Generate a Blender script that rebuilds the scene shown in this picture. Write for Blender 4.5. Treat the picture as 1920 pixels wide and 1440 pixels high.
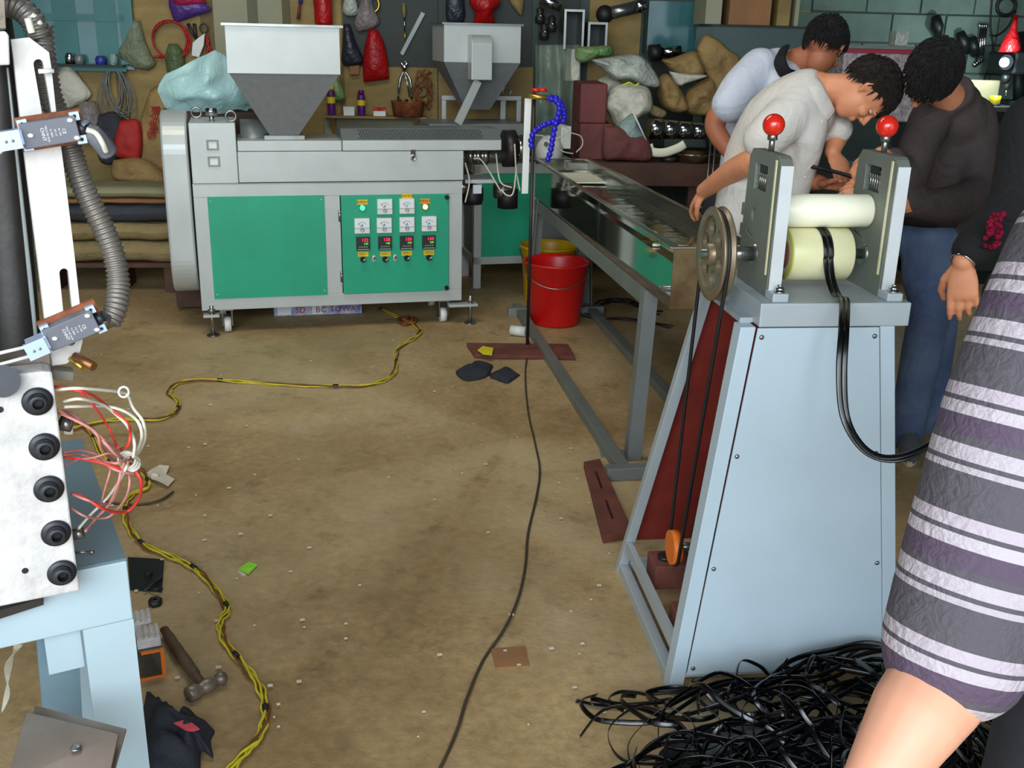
import bpy, bmesh, math, random
from math import sin, cos, pi, radians, sqrt, atan2
from mathutils import Vector, Matrix, noise
from mathutils.geometry import tessellate_polygon
random.seed(7)
for o in list(bpy.data.objects): bpy.data.objects.remove(o)
S = bpy.context.scene
C = S.collection
V = Vector

# ------------------------------------------------------------ camera
FPX, PITCH, ROLL, HC = 1927.4, .328, -.0236, 1.6
_c, _s, _r, _q = cos(PITCH), sin(PITCH), cos(ROLL), sin(ROLL)
_U0 = V((0, _s, _c)); _X0 = V((1, 0, 0))
CR = _X0*_r - _U0*_q; CU = _X0*_q + _U0*_r; CF = V((0, _c, -_s))
CP = V((0, 0, HC))
cam = bpy.data.cameras.new('camera'); cam.sensor_width = 36; cam.lens = FPX*36/1920
cam.clip_start = .05; cam.clip_end = 100
camo = bpy.data.objects.new('camera', cam); C.objects.link(camo)
mw = Matrix.Identity(4)
for i in range(3):
    mw[i][0] = CR[i]; mw[i][1] = CU[i]; mw[i][2] = -CF[i]; mw[i][3] = CP[i]
camo.matrix_world = mw
S.camera = camo
S.view_settings.view_transform = 'Standard'; S.view_settings.look = 'None'
S.view_settings.gamma = 1; S.view_settings.use_curve_mapping = False
S.view_settings.exposure = 0.22

# ------------------------------------------------------------ world and daylight through the open door behind the camera, plus an added fill from above
w = bpy.data.worlds.new('world'); S.world = w; w.use_nodes = True
bg = w.node_tree.nodes['Background']; bg.inputs[0].default_value = (.75, .88, 1, 1); bg.inputs[1].default_value = 1.5
def area(name, loc, tgt, sx, sy, power, col):
    l = bpy.data.lights.new(name, 'AREA'); l.shape = 'RECTANGLE'; l.size = sx; l.size_y = sy; l.energy = power; l.color = col
    o = bpy.data.objects.new(name, l); C.objects.link(o); o.location = loc
    o.rotation_euler = (V(tgt)-V(loc)).to_track_quat('-Z', 'Y').to_euler(); return o
area('door_daylight', (-.6, -2.6, 2.6), (.2, 3.2, .6), 4.5, 2.6, 250, (.86, .95, 1))
area('overhead_fill', (-1.2, 4.0, 3.7), (-1.0, 5.6, 0), 2.4, 1.2, 48, (1, .97, .88))  # added fill from above, stands for no known opening or fixture

# ------------------------------------------------------------ helpers
def ray(px, py): return CF*FPX + CR*(px-960) - CU*(py-720)
def gz(px, py, z=0):
    d = ray(px, py); return CP + d*((z-HC)/d.z)
def gy(px, py, y):
    d = ray(px, py); return CP + d*(y/d.y)
class Frame:
    def __init__(s, o, yaw):
        s.o = V(o); s.X = V((cos(yaw), sin(yaw), 0)); s.Y = V((-sin(yaw), cos(yaw), 0)); s.Z = V((0, 0, 1))
    def P(s, u, v, w): return s.o + s.X*u + s.Y*v + s.Z*w
    def hit(s, px, py, v=0):
        d = ray(px, py); t = s.Y.dot(s.P(0, v, 0)-CP)/s.Y.dot(d); return CP + d*t
    def uw(s, px, py, v=0):
        p = s.hit(px, py, v)-s.o; return p.dot(s.X), p.z
def srgb(c):
    return tuple(((x/255)/12.92 if x/255 <= .04045 else (((x/255)+.055)/1.055)**2.4) for x in c)
MATS = {}
def mat(name, col, rough=.5, metal=0, var=.12, vs=6, bump=0, bs=60, col2=None, emit=None, es=1, alpha=1, trans=0, ior=1.45, coat=0, stretch=None, spec=.5, edge=None):
    m = bpy.data.materials.new(name); m.use_nodes = True; MATS[name] = m
    nt = m.node_tree; N = nt.nodes; L = nt.links; b = N['Principled BSDF']
    c = srgb(col); b.inputs['Roughness'].default_value = rough; b.inputs['Metallic'].default_value = metal
    b.inputs['Specular IOR Level'].default_value = spec
    tc = N.new('ShaderNodeTexCoord'); mp = N.new('ShaderNodeMapping'); L.new(tc.outputs['Object'], mp.inputs[0])
    if stretch: mp.inputs['Scale'].default_value = stretch
    if var > 0:
        nz = N.new('ShaderNodeTexNoise'); nz.inputs['Scale'].default_value = vs; nz.inputs['Detail'].default_value = 5; nz.inputs['Roughness'].default_value = .6
        L.new(mp.outputs[0], nz.inputs['Vector'])
        cr = N.new('ShaderNodeValToRGB'); cr.color_ramp.elements[0].position = .32; cr.color_ramp.elements[1].position = .68
        c2 = srgb(col2) if col2 else tuple(x*(1-var*2) for x in c)
        if not col2: c1 = tuple(min(1, x*(1+var)) for x in c)
        else: c1 = c
        cr.color_ramp.elements[0].color = (*c2, 1); cr.color_ramp.elements[1].color = (*c1, 1)
        L.new(nz.outputs['Fac'], cr.inputs[0]); L.new(cr.outputs[0], b.inputs['Base Color'])
    else: b.inputs['Base Color'].default_value = (*c, 1)
    if bump:
        n2 = N.new('ShaderNodeTexNoise'); n2.inputs['Scale'].default_value = bs; n2.inputs['Detail'].default_value = 4
        L.new(mp.outputs[0], n2.inputs['Vector'])
        bp = N.new('ShaderNodeBump'); bp.inputs['Strength'].default_value = bump; bp.inputs['Distance'].default_value = .01 if bump < .3 else .04
        if bump >= .3: n2.inputs['Distortion'].default_value = 1.2
        L.new(n2.outputs['Fac'], bp.inputs['Height']); L.new(bp.outputs[0], b.inputs['Normal'])
    if emit: b.inputs['Emission Color'].default_value = (*srgb(emit), 1); b.inputs['Emission Strength'].default_value = es
    if alpha < 1: b.inputs['Alpha'].default_value = alpha
    if trans: b.inputs['Transmission Weight'].default_value = trans; b.inputs['IOR'].default_value = ior
    if coat: b.inputs['Coat Weight'].default_value = coat
    return m
def tag(o, label, cat, group=None, kind=None):
    if label: o['label'] = label
    if cat: o['category'] = cat
    if group: o['group'] = group
    if kind: o['kind'] = kind
    return o
def thing(name, label, cat, loc, group=None):
    o = bpy.data.objects.new(name, None); C.objects.link(o); o.location = loc; o.empty_display_size = .1
    o['org'] = list(loc); return tag(o, label, cat, group)
def basis(d, ref=None):
    d = V(d).normalized(); r = V(ref) if ref else (V((0, 0, 1)) if abs(d.z) < .9 else V((1, 0, 0)))
    a = r.cross(d).normalized(); return a, d.cross(a).normalized(), d
class MB:
    def __init__(s): s.v = []; s.f = []; s.sm = []
    def add(s, vs, fs, smooth=False):
        k = len(s.v); s.v += [V(p) for p in vs]; s.f += [tuple(i+k for i in f) for f in fs]; s.sm += [smooth]*len(fs); return s
    def hexa(s, p):
        return s.add(p, [(0, 3, 2, 1), (4, 5, 6, 7), (0, 1, 5, 4), (1, 2, 6, 5), (2, 3, 7, 6), (3, 0, 4, 7)])
    def box(s, fr, u0, u1, v0, v1, w0, w1):
        P = fr.P if fr else (lambda a, b, c: V((a, b, c)))
        return s.hexa([P(u0, v0, w0), P(u1, v0, w0), P(u1, v1, w0), P(u0, v1, w0), P(u0, v0, w1), P(u1, v0, w1), P(u1, v1, w1), P(u0, v1, w1)])
    def obox(s, c, a, b, d):   # centre and three half axes
        c, a, b, d = V(c), V(a), V(b), V(d)
        return s.hexa([c-a-b-d, c+a-b-d, c+a+b-d, c-a+b-d, c-a-b+d, c+a-b+d, c+a+b+d, c-a+b+d])
    def beam(s, p, q, w, h, ref=None):
        p, q = V(p), V(q); a, b, d = basis(q-p, ref); return s.obox((p+q)/2, a*w/2, b*h/2, (q-p)/2)
    def prism(s, poly, vec):
        n = len(poly); poly = [V(p) for p in poly]; vec = V(vec)
        return s.add(poly+[p+vec for p in poly], [tuple(range(n))[::-1], tuple(range(n, 2*n))]+[(i, (i+1) % n, n+(i+1) % n, n+i) for i in range(n)])
    def plate(s, loops, vec):  # polygon with holes, extruded
        loops = [[V(p) for p in l] for l in loops]; vec = V(vec); allp = [p for l in loops for p in l]; n = len(allp)
        tr = tessellate_polygon(loops); F = [tuple(t) for t in tr]+[tuple(i+n for i in t)[::-1] for t in tr]
        k = 0
        for l in loops:
            m = len(l)
            F += [(k+i, k+(i+1) % m, n+k+(i+1) % m, n+k+i) for i in range(m)]; k += m
        return s.add(allp+[p+vec for p in allp], F)
    def tube(s, pts, r, n=8, ref=None, cap=True, smooth=True, flat=1.0):
        pts = [V(p) for p in pts]; m = len(pts); R = list(r) if isinstance(r, (list, tuple)) else [r]*m
        if len(R) != m: R = [R[min(len(R)-1, round(i*(len(R)-1)/(m-1)))] for i in range(m)]
        a = None; vs = []
        for i in range(m):
            d = (pts[min(i+1, m-1)]-pts[max(i-1, 0)]).normalized()
            if a is None: a, b, _ = basis(d, ref)
            else:
                a = (a - d*a.dot(d))
                if a.length < 1e-6: a = basis(d)[0]
                a.normalize(); b = d.cross(a)
            rr = R[i]; ra, rb = rr if isinstance(rr, (list, tuple)) else (rr, rr*flat)
            vs += [pts[i]+a*(ra*cos(2*pi*k/n))+b*(rb*sin(2*pi*k/n)) for k in range(n)]
        F = [(i*n+k, i*n+(k+1) % n, (i+1)*n+(k+1) % n, (i+1)*n+k) for i in range(m-1) for k in range(n)]
        s.add(vs, F, smooth)
        if cap:
            k0 = len(s.v)-len(vs); s.f += [tuple(k0+k for k in range(n))[::-1], tuple(k0+(m-1)*n+k for k in range(n))]; s.sm += [False, False]
        return s
    def cyl(s, p, q, r, r2=None, n=18): return s.tube([p, q], [r, r if r2 is None else r2], n)
    def sphere(s, c, r, n=16, m=10, ax=None):
        c = V(c); r = r if isinstance(r, (list, tuple)) else (r, r, r); A = ax or (V((1, 0, 0)), V((0, 1, 0)), V((0, 0, 1)))
        vs = [c+A[2]*r[2]]
        for j in range(1, m):
            t = pi*j/m
            vs += [c+A[0]*(r[0]*sin(t)*cos(2*pi*k/n))+A[1]*(r[1]*sin(t)*sin(2*pi*k/n))+A[2]*(r[2]*cos(t)) for k in range(n)]
        vs.append(c-A[2]*r[2]); e = len(vs)-1
        F = [(0, 1+k, 1+(k+1) % n) for k in range(n)]
        for j in range(m-2):
            F += [(1+j*n+k, 1+(j+1)*n+k, 1+(j+1)*n+(k+1) % n, 1+j*n+(k+1) % n) for k in range(n)]
        F += [(e, 1+(m-2)*n+(k+1) % n, 1+(m-2)*n+k) for k in range(n)]
        return s.add(vs, F, True)
    def lathe(s, o, ax, prof, n=24, ref=None, smooth=True):  # prof: (radius, height)
        a, b, d = basis(ax, ref); o = V(o); vs = []
        for r, h in prof: vs += [o+d*h+a*(r*cos(2*pi*k/n))+b*(r*sin(2*pi*k/n)) for k in range(n)]
        m = len(prof)
        return s.add(vs, [(i*n+k, i*n+(k+1) % n, (i+1)*n+(k+1) % n, (i+1)*n+k) for i in range(m-1) for k in range(n)], smooth)
    def grid(s, fn, nu, nv, smooth=True):
        vs = [fn(i/nu, j/nv) for i in range(nu+1) for j in range(nv+1)]
        return s.add(vs, [(i*(nv+1)+j, (i+1)*(nv+1)+j, (i+1)*(nv+1)+j+1, i*(nv+1)+j+1) for i in range(nu) for j in range(nv)], smooth)
    def build(s, name, m, parent=None, label=None, bevel=0, remesh=0, smooth_it=0, solid=0, sub=0):
        org = V(parent['org']) if parent else V((0, 0, 0))
        if not parent and s.v:
            c = sum(s.v, V((0, 0, 0)))/len(s.v); org = V((c.x, c.y, min(p.z for p in s.v)))
        me = bpy.data.meshes.new(name); me.from_pydata([p-org for p in s.v], [], s.f)
        me.polygons.foreach_set('use_smooth', s.sm)
        bm = bmesh.new(); bm.from_mesh(me); bmesh.ops.recalc_face_normals(bm, faces=bm.faces); bm.to_mesh(me); bm.free()
        me.materials.append(MATS[m] if isinstance(m, str) else m)
        o = bpy.data.objects.new(name, me); C.objects.link(o)
        if parent: o.parent = parent; o['org'] = list(org)
        else: o.location = org; o['org'] = list(org)
        if label: o['label'] = label
        mods = 0
        if remesh:
            md = o.modifiers.new('r', 'REMESH'); md.mode = 'VOXEL'; md.voxel_size = remesh; md.use_smooth_shade = True; mods = 1
        if smooth_it:
            md = o.modifiers.new('s', 'SMOOTH'); md.iterations = smooth_it; md.factor = .5; mods = 1
        if solid:
            md = o.modifiers.new('so', 'SOLIDIFY'); md.thickness = solid; mods = 1
        if bevel:
            md = o.modifiers.new('b', 'BEVEL'); md.width = bevel; md.segments = 2; md.limit_method = 'ANGLE'; md.angle_limit = .6; mods = 1
        if sub:
            md = o.modifiers.new('u', 'SUBSURF'); md.levels = sub; md.render_levels = sub; mods = 1
        if mods: BAKE.append(o)
        return o
BAKE = []
def bake_all():
    dg = bpy.context.evaluated_depsgraph_get()
    for o in BAKE:
        me = bpy.data.meshes.new_from_object(o.evaluated_get(dg)); old = o.data; nm = old.name
        o.modifiers.clear(); o.data = me; bpy.data.meshes.remove(old); me.name = nm
def text(fr, s_, u, v, w, size, m, parent, name='lettering', align='CENTER', depth=.0006, rot=0, label=None):
    cu = bpy.data.curves.new(name, 'FONT'); cu.body = s_; cu.size = size; cu.align_x = align; cu.align_y = 'CENTER'; cu.extrude = depth; cu.resolution_u = 2
    o = bpy.data.objects.new('tmp', cu); C.objects.link(o)
    bpy.context.view_layer.update()
    me = bpy.data.meshes.new_from_object(o); bpy.data.objects.remove(o)
    me.name = name; me.materials.clear(); me.materials.append(MATS[m])
    org = V(parent['org']); ca, sa = cos(rot), sin(rot)
    for vt in me.vertices:
        x, y, z = vt.co; x, y = x*ca-y*sa, x*sa+y*ca
        vt.co = fr.P(u+x, v-z, w+y)-org
    ob = bpy.data.objects.new(name, me); C.objects.link(ob); ob.parent = parent; ob['org'] = list(org)
    if label: ob['label'] = label
    return ob
def circ(c, a, b, r, n=20, ph=0): return [V(c)+V(a)*(r*cos(ph+2*pi*k/n))+V(b)*(r*sin(ph+2*pi*k/n)) for k in range(n)]
def catmull(P, k=6):
    P = [V(p) for p in P]; Q = [P[0]*2-P[1]]+P+[P[-1]*2-P[-2]]; out = []
    for i in range(1, len(Q)-2):
        a, b, c, d = Q[i-1:i+3]
        for j in range(k):
            t = j/k; out.append(.5*((2*b)+(c-a)*t+(2*a-5*b+4*c-d)*t*t+(3*b-a-3*c+d)*t**3))
    return out+[P[-1]]
def bag(c, rx, ry, rz, top=.35, seed=0, lump=.12, n=28, m=18, knot=True, X=None):   # a filled, lumpy sack; c = base centre
    X = X or V((1, 0, 0)); Y = V((0, 0, 1)).cross(X); b = MB(); c = V(c)
    def f(u, v):
        th = 2*pi*u
        prof = [(0, 0), (.75, .02), (1, .18), (1.02, .42), (.9, .66), (.6, .84), (.22 if knot else .5, .93), (.12 if knot else .3, .96), (top*.8, 1.1), (top, 1.2)]
        t = v*(len(prof)-1); i = min(int(t), len(prof)-2); q = t-i
        r = prof[i][0]*(1-q)+prof[i+1][0]*q; h = prof[i][1]*(1-q)+prof[i+1][1]*q
        nn = noise.noise(V((cos(th)*1.3+seed*3.1, sin(th)*1.3, h*2.2)))
        fold = .05*sin(th*9+seed)*max(0, v-.45)*2
        r = r*(1+lump*2*nn+fold)
        return c+X*(rx*r*cos(th))+Y*(ry*r*sin(th))+V((0, 0, rz*(h+.06*nn)))
    b.grid(f, n, m); return b
# ------------------------------------------------------------ materials
mat('silver', (188, 192, 188), .38, .25, .05, 3, .02, 200)
mat('silver_dark', (128, 132, 130), .42, .3, .08, 3, .03, 150)
mat('hammertone', (120, 122, 122), .5, .2, .05, 30, .15, 400)
mat('green_panel', (26, 158, 120), .45, 0, .06, 2.5, .02, 300)
mat('steel', (150, 150, 146), .28, .9, .1, 8)
mat('chrome', (200, 203, 205), .12, 1, .05, 4)
mat('dark_steel', (62, 58, 56), .45, .6, .15, 10, .05, 80)
mat('black_rubber', (20, 20, 21), .55, 0, .1, 10)
mat('black_plastic', (16, 16, 18), .35, 0, .05, 10)
mat('gloss_strap', (5, 5, 7), .24, 0, 0, spec=.6)
mat('white_plastic', (222, 222, 216), .4, 0, .04, 6)
mat('yellow_label', (232, 196, 20), .5, 0, .04, 30)
mat('orange_label', (240, 150, 20), .5, 0, .04, 30)
mat('label_ink', (120, 70, 10), .6, 0, 0)
mat('ink', (30, 30, 34), .6, 0, 0)
mat('red_ink', (150, 40, 30), .6, 0, 0)
mat('led_red', (255, 40, 70), .5, 0, 0, emit=(255, 40, 70), es=1.3)
mat('led_green', (90, 235, 40), .5, 0, 0, emit=(90, 235, 40), es=.9)
mat('lamp_green', (60, 255, 150), .3, 0, 0, emit=(60, 255, 150), es=1.6)
mat('lamp_red', (255, 110, 80), .3, 0, 0, emit=(255, 150, 110), es=3.0)
mat('display_dark', (44, 48, 46), .3, 0, .05, 20)
mat('puller_blue', (184, 200, 210), .42, .05, .04, 2.0, .03, 500)
mat('puller_grey', (172, 180, 184), .42, .15, .05, 3, .03, 400)
mat('plate_dark', (118, 122, 112), .5, .2, .06, 6, .05, 300)
mat('plate_edge', (205, 208, 208), .5, .1, .05, 6, .1, 200)
mat('red_oxide', (128, 40, 30), .65, 0, .2, 4, .05, 60)
mat('rust_red', (110, 58, 46), .8, 0, .2, 8, .1, 60)
mat('nylon', (248, 244, 218), .4, 0, .03, 4)
mat('poly_roller', (228, 220, 186), .35, 0, .08, 6, col2=(214, 210, 150))
mat('poly_face', (200, 190, 80), .35, 0, .06, 6)
mat('red_ball', (214, 38, 24), .18, 0, .02, 4, coat=.5)
mat('pulley', (138, 122, 98), .38, .5, .15, 6, .03, 100)
mat('stainless', (168, 164, 150), .22, .95, .12, 5)
mat('stainless_stained', (150, 128, 96), .3, .8, .25, 7, col2=(98, 72, 44))
mat('water', (70, 78, 52), .05, 0, .3, 3, .12, 14, col2=(28, 40, 34), spec=.8)
mat('trough_frame', (118, 122, 116), .5, .2, .08, 5)
mat('red_bucket', (205, 18, 18), .35, 0, .05, 4)
mat('yellow_bucket', (214, 168, 12), .35, 0, .06, 4)
mat('hose_blue', (40, 32, 190), .3, 0, .1, 30)
mat('brass', (200, 170, 70), .3, .8, .05, 10)
mat('valve_red', (210, 35, 25), .35, 0, .05, 10)
mat('wire_white', (214, 208, 190), .45, 0, .08, 20)
mat('wire_pink', (196, 128, 120), .5, 0, .15, 20)
mat('wire_red', (222, 60, 48), .45, 0, .1, 20)
mat('wire_yellow', (206, 190, 40), .5, 0, .15, 20)
mat('wire_brown', (120, 66, 30), .6, 0, .15, 20)
mat('cable_dark', (66, 56, 40), .7, 0, .15, 10)
mat('white_block', (212, 207, 204), .6, .05, .10, 22, .25, 60, col2=(184, 178, 174))
mat('rail_white', (210, 204, 198), .5, .1, .08, 5, .08, 90)
mat('bolt_black', (52, 52, 56), .4, .5, .1, 20)
mat('table_blue', (166, 184, 192), .5, .05, .04, 3)
mat('table_top', (112, 136, 148), .5, .05, .06, 4)
mat('conduit', (122, 114, 106), .38, .4, .1, 10)
mat('switch_grey', (104, 104, 112), .5, 0, .06, 10)
mat('switch_blue', (190, 206, 232), .35, .4, .05, 10)
mat('wood_handle', (92, 70, 48), .6, 0, .2, 8, .1, 50, stretch=(1, 1, 6))
mat('iron', (140, 126, 112), .42, .6, .2, 12, .1, 60)
mat('orange_paint', (226, 112, 24), .5, 0, .06, 6)
mat('sheet_metal', (158, 142, 130), .35, .7, .12, 5)
mat('black_cloth', (40, 42, 52), .9, 0, .15, 6, .3, 60)
mat('pink_scrap', (214, 70, 88), .6, 0, .08, 10)
mat('lime_sticker', (150, 226, 50), .5, 0, .08, 30)
mat('paper', (206, 194, 174), .7, 0, .08, 10)
mat('skin', (224, 148, 108), .5, 0, .05, 8, .05, 200)
mat('skin_tan', (176, 106, 74), .55, 0, .06, 8, .05, 200)
mat('skin_pale', (222, 158, 128), .5, 0, .05, 8)
mat('hair', (20, 15, 14), .6, 0, .3, 60, .6, 160)
mat('hair_brown', (38, 25, 18), .6, 0, .4, 50, .6, 160)
mat('shirt_white', (204, 208, 220), .8, 0, .05, 5, .32, 9)
mat('shirt_offwhite', (220, 213, 204), .8, 0, .05, 5, .34, 8)
mat('jacket', (74, 62, 60), .8, 0, .10, 5, .3, 14)
mat('black_sleeve', (16, 15, 19), .85, 0, .2, 6, .3, 30)
mat('jeans', (58, 78, 122), .85, 0, .4, 3.2, .3, 40, col2=(110, 128, 158))
mat('trousers', (38, 38, 46), .85, 0, .1, 5, .2, 30)
mat('sneaker', (96, 100, 104), .7, 0, .1, 10)
mat('sole', (214, 200, 176), .6, 0, .05, 10)
mat('hair_tie', (190, 24, 70), .8, 0, .3, 60, .5, 200)
mat('plywood', (146, 122, 70), .7, 0, .18, 2.4, .05, 40, stretch=(1, 1, 3))
mat('plywood_pale', (150, 148, 122), .7, 0, .06, 2, .03, 40)
mat('board_dark', (34, 42, 38), .6, 0, .15, 4)
mat('block', (96, 116, 106), .85, 0, .12, 5, .25, 50)
mat('mortar', (70, 84, 78), .95, 0, .1, 8, .2, 60)
mat('wall_dark', (70, 78, 70), .9, 0, .15, 2, .1, 30)
mat('ceiling_dark', (70, 74, 74), .9, 0, .1, 2)
mat('teal_glass', (74, 124, 126), .12, 0, .1, 2, col2=(52, 96, 102), spec=.8)
mat('teal_frame', (58, 110, 108), .4, .2, .08, 4)
mat('kraft', (158, 128, 78), .75, 0, .15, 5, .35, 16)
mat('kraft_red', (176, 34, 30), .7, 0, .12, 8, .2, 20)
mat('sack_white', (206, 202, 186), .6, 0, .08, 6, .5, 14)
mat('sack_clear', (184, 190, 180), .3, 0, .12, 8, .6, 18)
mat('plastic_teal', (176, 214, 212), .3, 0, .06, 3, .4, 10)
mat('plastic_pale', (150, 176, 170), .3, 0, .12, 6, .6, 18)
mat('plastic_green', (80, 140, 70), .4, 0, .2, 8, .5, 20, col2=(150, 170, 120))
mat('lime', (190, 214, 70), .5, 0, .05, 6)
mat('olive_bag', (120, 128, 100), .45, 0, .15, 8, .5, 18)
mat('green_bag', (88, 108, 66), .5, 0, .15, 8, .5, 18)
mat('purple_bag', (96, 60, 160), .4, 0, .2, 6, .4, 16, col2=(70, 40, 100))
mat('magenta_bag', (190, 40, 90), .4, 0, .2, 6, .4, 16, col2=(120, 20, 50))
mat('red_bag', (176, 14, 20), .4, 0, .12, 6, .4, 16)
mat('navy_bag', (38, 42, 56), .4, 0, .15, 6, .4, 16)
mat('grey_bag', (132, 122, 118), .35, 0, .15, 8, .5, 18)
mat('maroon', (112, 46, 44), .6, 0, .15, 5, .1, 30)
mat('maroon_cloth', (112, 62, 58), .8, 0, .15, 4, .3, 12)
mat('bench_brown', (82, 52, 38), .7, 0, .2, 4, .1, 30)
mat('cardboard', (146, 104, 66), .8, 0, .12, 4, .05, 30)
mat('cardboard_pale', (142, 136, 104), .8, 0, .12, 4, .05, 30)
mat('felt_tan', (140, 122, 82), .9, 0, .25, 4, .4, 14)
mat('felt_dark', (58, 60, 66), .9, 0, .2, 4, .4, 14)
mat('clear_film', (170, 190, 170), .15, 0, .1, 6, .3, 14, alpha=.30)
mat('hopper_teal', (70, 84, 82), .4, .4, .08, 3)
mat('printed_film', (190, 182, 182), .25, 0, .5, 26, .3, 20, col2=(140, 120, 124))
mat('red_trim', (168, 44, 62), .5, 0, .05, 6)
mat('machine_dark', (28, 34, 36), .45, .4, .1, 8)
mat('lamp_glow', (255, 255, 255), .5, 0, 0, emit=(225, 240, 255), es=40)
mat('spray_purple', (88, 30, 110), .35, 0, .1, 10)
mat('spray_red', (190, 36, 60), .35, 0, .1, 10)
mat('bright_yellow', (226, 206, 30), .4, 0, .05, 10)
mat('rust', (150, 84, 50), .8, .1, .3, 20, .2, 60)
mat('copper', (168, 110, 66), .4, .7, .15, 10)
mat('stone_grey', (150, 146, 132), .8, 0, .15, 10, .2, 40)
mat('blue_tray', (70, 120, 190), .3, 0, .7, 14, col2=(214, 206, 210))
mat('blue_box', (50, 60, 150), .4, 0, .2, 8)

def floor_material():
    m = bpy.data.materials.new('concrete_floor'); m.use_nodes = True; MATS['floor'] = m
    nt = m.node_tree; N = nt.nodes; L = nt.links; b = N['Principled BSDF']; tc = N.new('ShaderNodeTexCoord')
    def nz(sc, det=8, ro=.6):
        n = N.new('ShaderNodeTexNoise'); n.inputs['Scale'].default_value = sc; n.inputs['Detail'].default_value = det; n.inputs['Roughness'].default_value = ro
        L.new(tc.outputs['Object'], n.inputs['Vector']); return n.outputs['Fac']
    def ramp(x, p0, c0, p1, c1):
        r = N.new('ShaderNodeValToRGB'); e = r.color_ramp.elements; e[0].position = p0; e[1].position = p1
        e[0].color = (*srgb(c0), 1); e[1].color = (*srgb(c1), 1); L.new(x, r.inputs[0]); return r.outputs[0]
    def mix(f, a, c, t='MIX'):
        x = N.new('ShaderNodeMix'); x.data_type = 'RGBA'; x.blend_type = t
        if isinstance(f, float): x.inputs[0].default_value = f
        else: L.new(f, x.inputs[0])
        L.new(a, x.inputs[6]); L.new(c, x.inputs[7]); return x.outputs[2]
    base = ramp(nz(1.1), .36, (160, 130, 84), .66, (208, 176, 126))
    fine = ramp(nz(28, 6, .7), .3, (150, 150, 150), .75, (255, 255, 255))
    c = mix(.55, base, fine, 'MULTIPLY')
    grey = ramp(nz(2.6), .35, (166, 142, 98), .68, (200, 182, 146))
    c = mix(ramp(nz(.7, 3), .42, (0, 0, 0), .62, (190, 190, 190)), c, grey)
    stain = ramp(nz(5, 6, .75), .2, (120, 108, 92), .45, (255, 255, 255))
    c = mix(.8, c, stain, 'MULTIPLY')
    speck = ramp(nz(46, 3, .6), .70, (0, 0, 0), .76, (255, 255, 255))
    pale = N.new('ShaderNodeRGB'); pale.outputs[0].default_value = (*srgb((205, 190, 168)), 1)
    sm = N.new('ShaderNodeMath'); sm.operation = 'MULTIPLY'; L.new(speck, sm.inputs[0])
    L.new(ramp(nz(6, 2), .5, (0, 0, 0), .65, (200, 200, 200)), sm.inputs[1])
    c = mix(sm.outputs[0], c, pale.outputs[0])
    L.new(c, b.inputs['Base Color']); b.inputs['Roughness'].default_value = .62
    bp = N.new('ShaderNodeBump'); bp.inputs['Strength'].default_value = .35; bp.inputs['Distance'].default_value = .006
    ad = N.new('ShaderNodeMath'); L.new(nz(9, 8, .65), ad.inputs[0]); L.new(nz(50, 4), ad.inputs[1])
    L.new(ad.outputs[0], bp.inputs['Height']); L.new(bp.outputs[0], b.inputs['Normal'])
floor_material()

# ------------------------------------------------------------ setting
def struct(o): o['kind'] = 'structure'; return o
b = MB()
b.grid(lambda u, v: V((-5+10*u, -1.5+11*v, .006*noise.noise(V((u*40, v*44, 0)))+.003*noise.noise(V((u*150, v*160, 3))))), 200, 220)
fl = struct(b.build('floor', 'floor')); 
struct(MB().box(None, -5, 5, -1.5, 9.5, 3.9, 4.0).build('ceiling', 'ceiling_dark'))
struct(MB().box(None, -5.15, -5, -1.5, 9.5, -.05, 4).build('wall_left', 'wall_dark'))
struct(MB().box(None, 5, 5.15, -1.5, 9.5, -.05, 4).build('wall_right', 'wall_dark'))
WF = Frame((0, 7.55, 0), .10)     # the back wall
wb = struct(MB().box(WF, -5.2, 5.3, .0, .15, -.05, 4.0).build('wall_back', 'mortar'))
# the right part of the back wall is laid in concrete blocks
u0, _ = WF.uw(1310, 50)
k = 0
for r in range(11):
    z0 = .60+r*.2
    off = 0 if r % 2 else .2
    u = u0-.2+off
    while u < 4.3:
        MB().box(WF, u+.006, u+.394, -.018-.006*random.random(), .01, z0+.006, z0+.194).build('block', 'block', wb, bevel=.004)
        u += .4; k += 1
# ------------------------------------------------------------ extruder 1
M = Frame(gz(400, 628), .261)
def seven_meter(fr, parent, u, w, s, letter):
    b = MB(); b.box(fr, u-s/2, u+s/2, -.016, 0, w-s/2, w+s/2); o = b.build('meter', 'white_plastic', parent, bevel=.002)
    MB().box(fr, u-s*.44, u+s*.44, -.0175, -.015, w-s*.12, w+s*.42).build('dial', MATS['paper_white'], o)
    b = MB()
    arc = [fr.P(u+s*.34*cos(a), -.0182, w-s*.16+s*.42*sin(a)) for a in [radians(40+100*i/12) for i in range(13)]]
    b.tube(arc, .0008, 4); b.tube([fr.P(u, -.0185, w-s*.16), fr.P(u-s*.24, -.0185, w+s*.2)], .0008, 4); b.build('scale', 'ink', o)
    text(fr, letter, u, -.019, w+s*.04, s*.24, 'ink', o, 'meter_letter')
    b = MB(); b.box(fr, u-s/2, u+s/2, -.018, -.015, w-s*.155, w-s*.12); b.cyl(fr.P(u, -.012, w-s*.24), fr.P(u, -.021, w-s*.24), s*.14, n=14); b.build('meter_band', 'grey_plastic', o)
    MB().cyl(fr.P(u, -.02, w-s*.29), fr.P(u, -.024, w-s*.29), s*.045, n=10).build('adjusting_screw', 'white_plastic', o)
    return o
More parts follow.
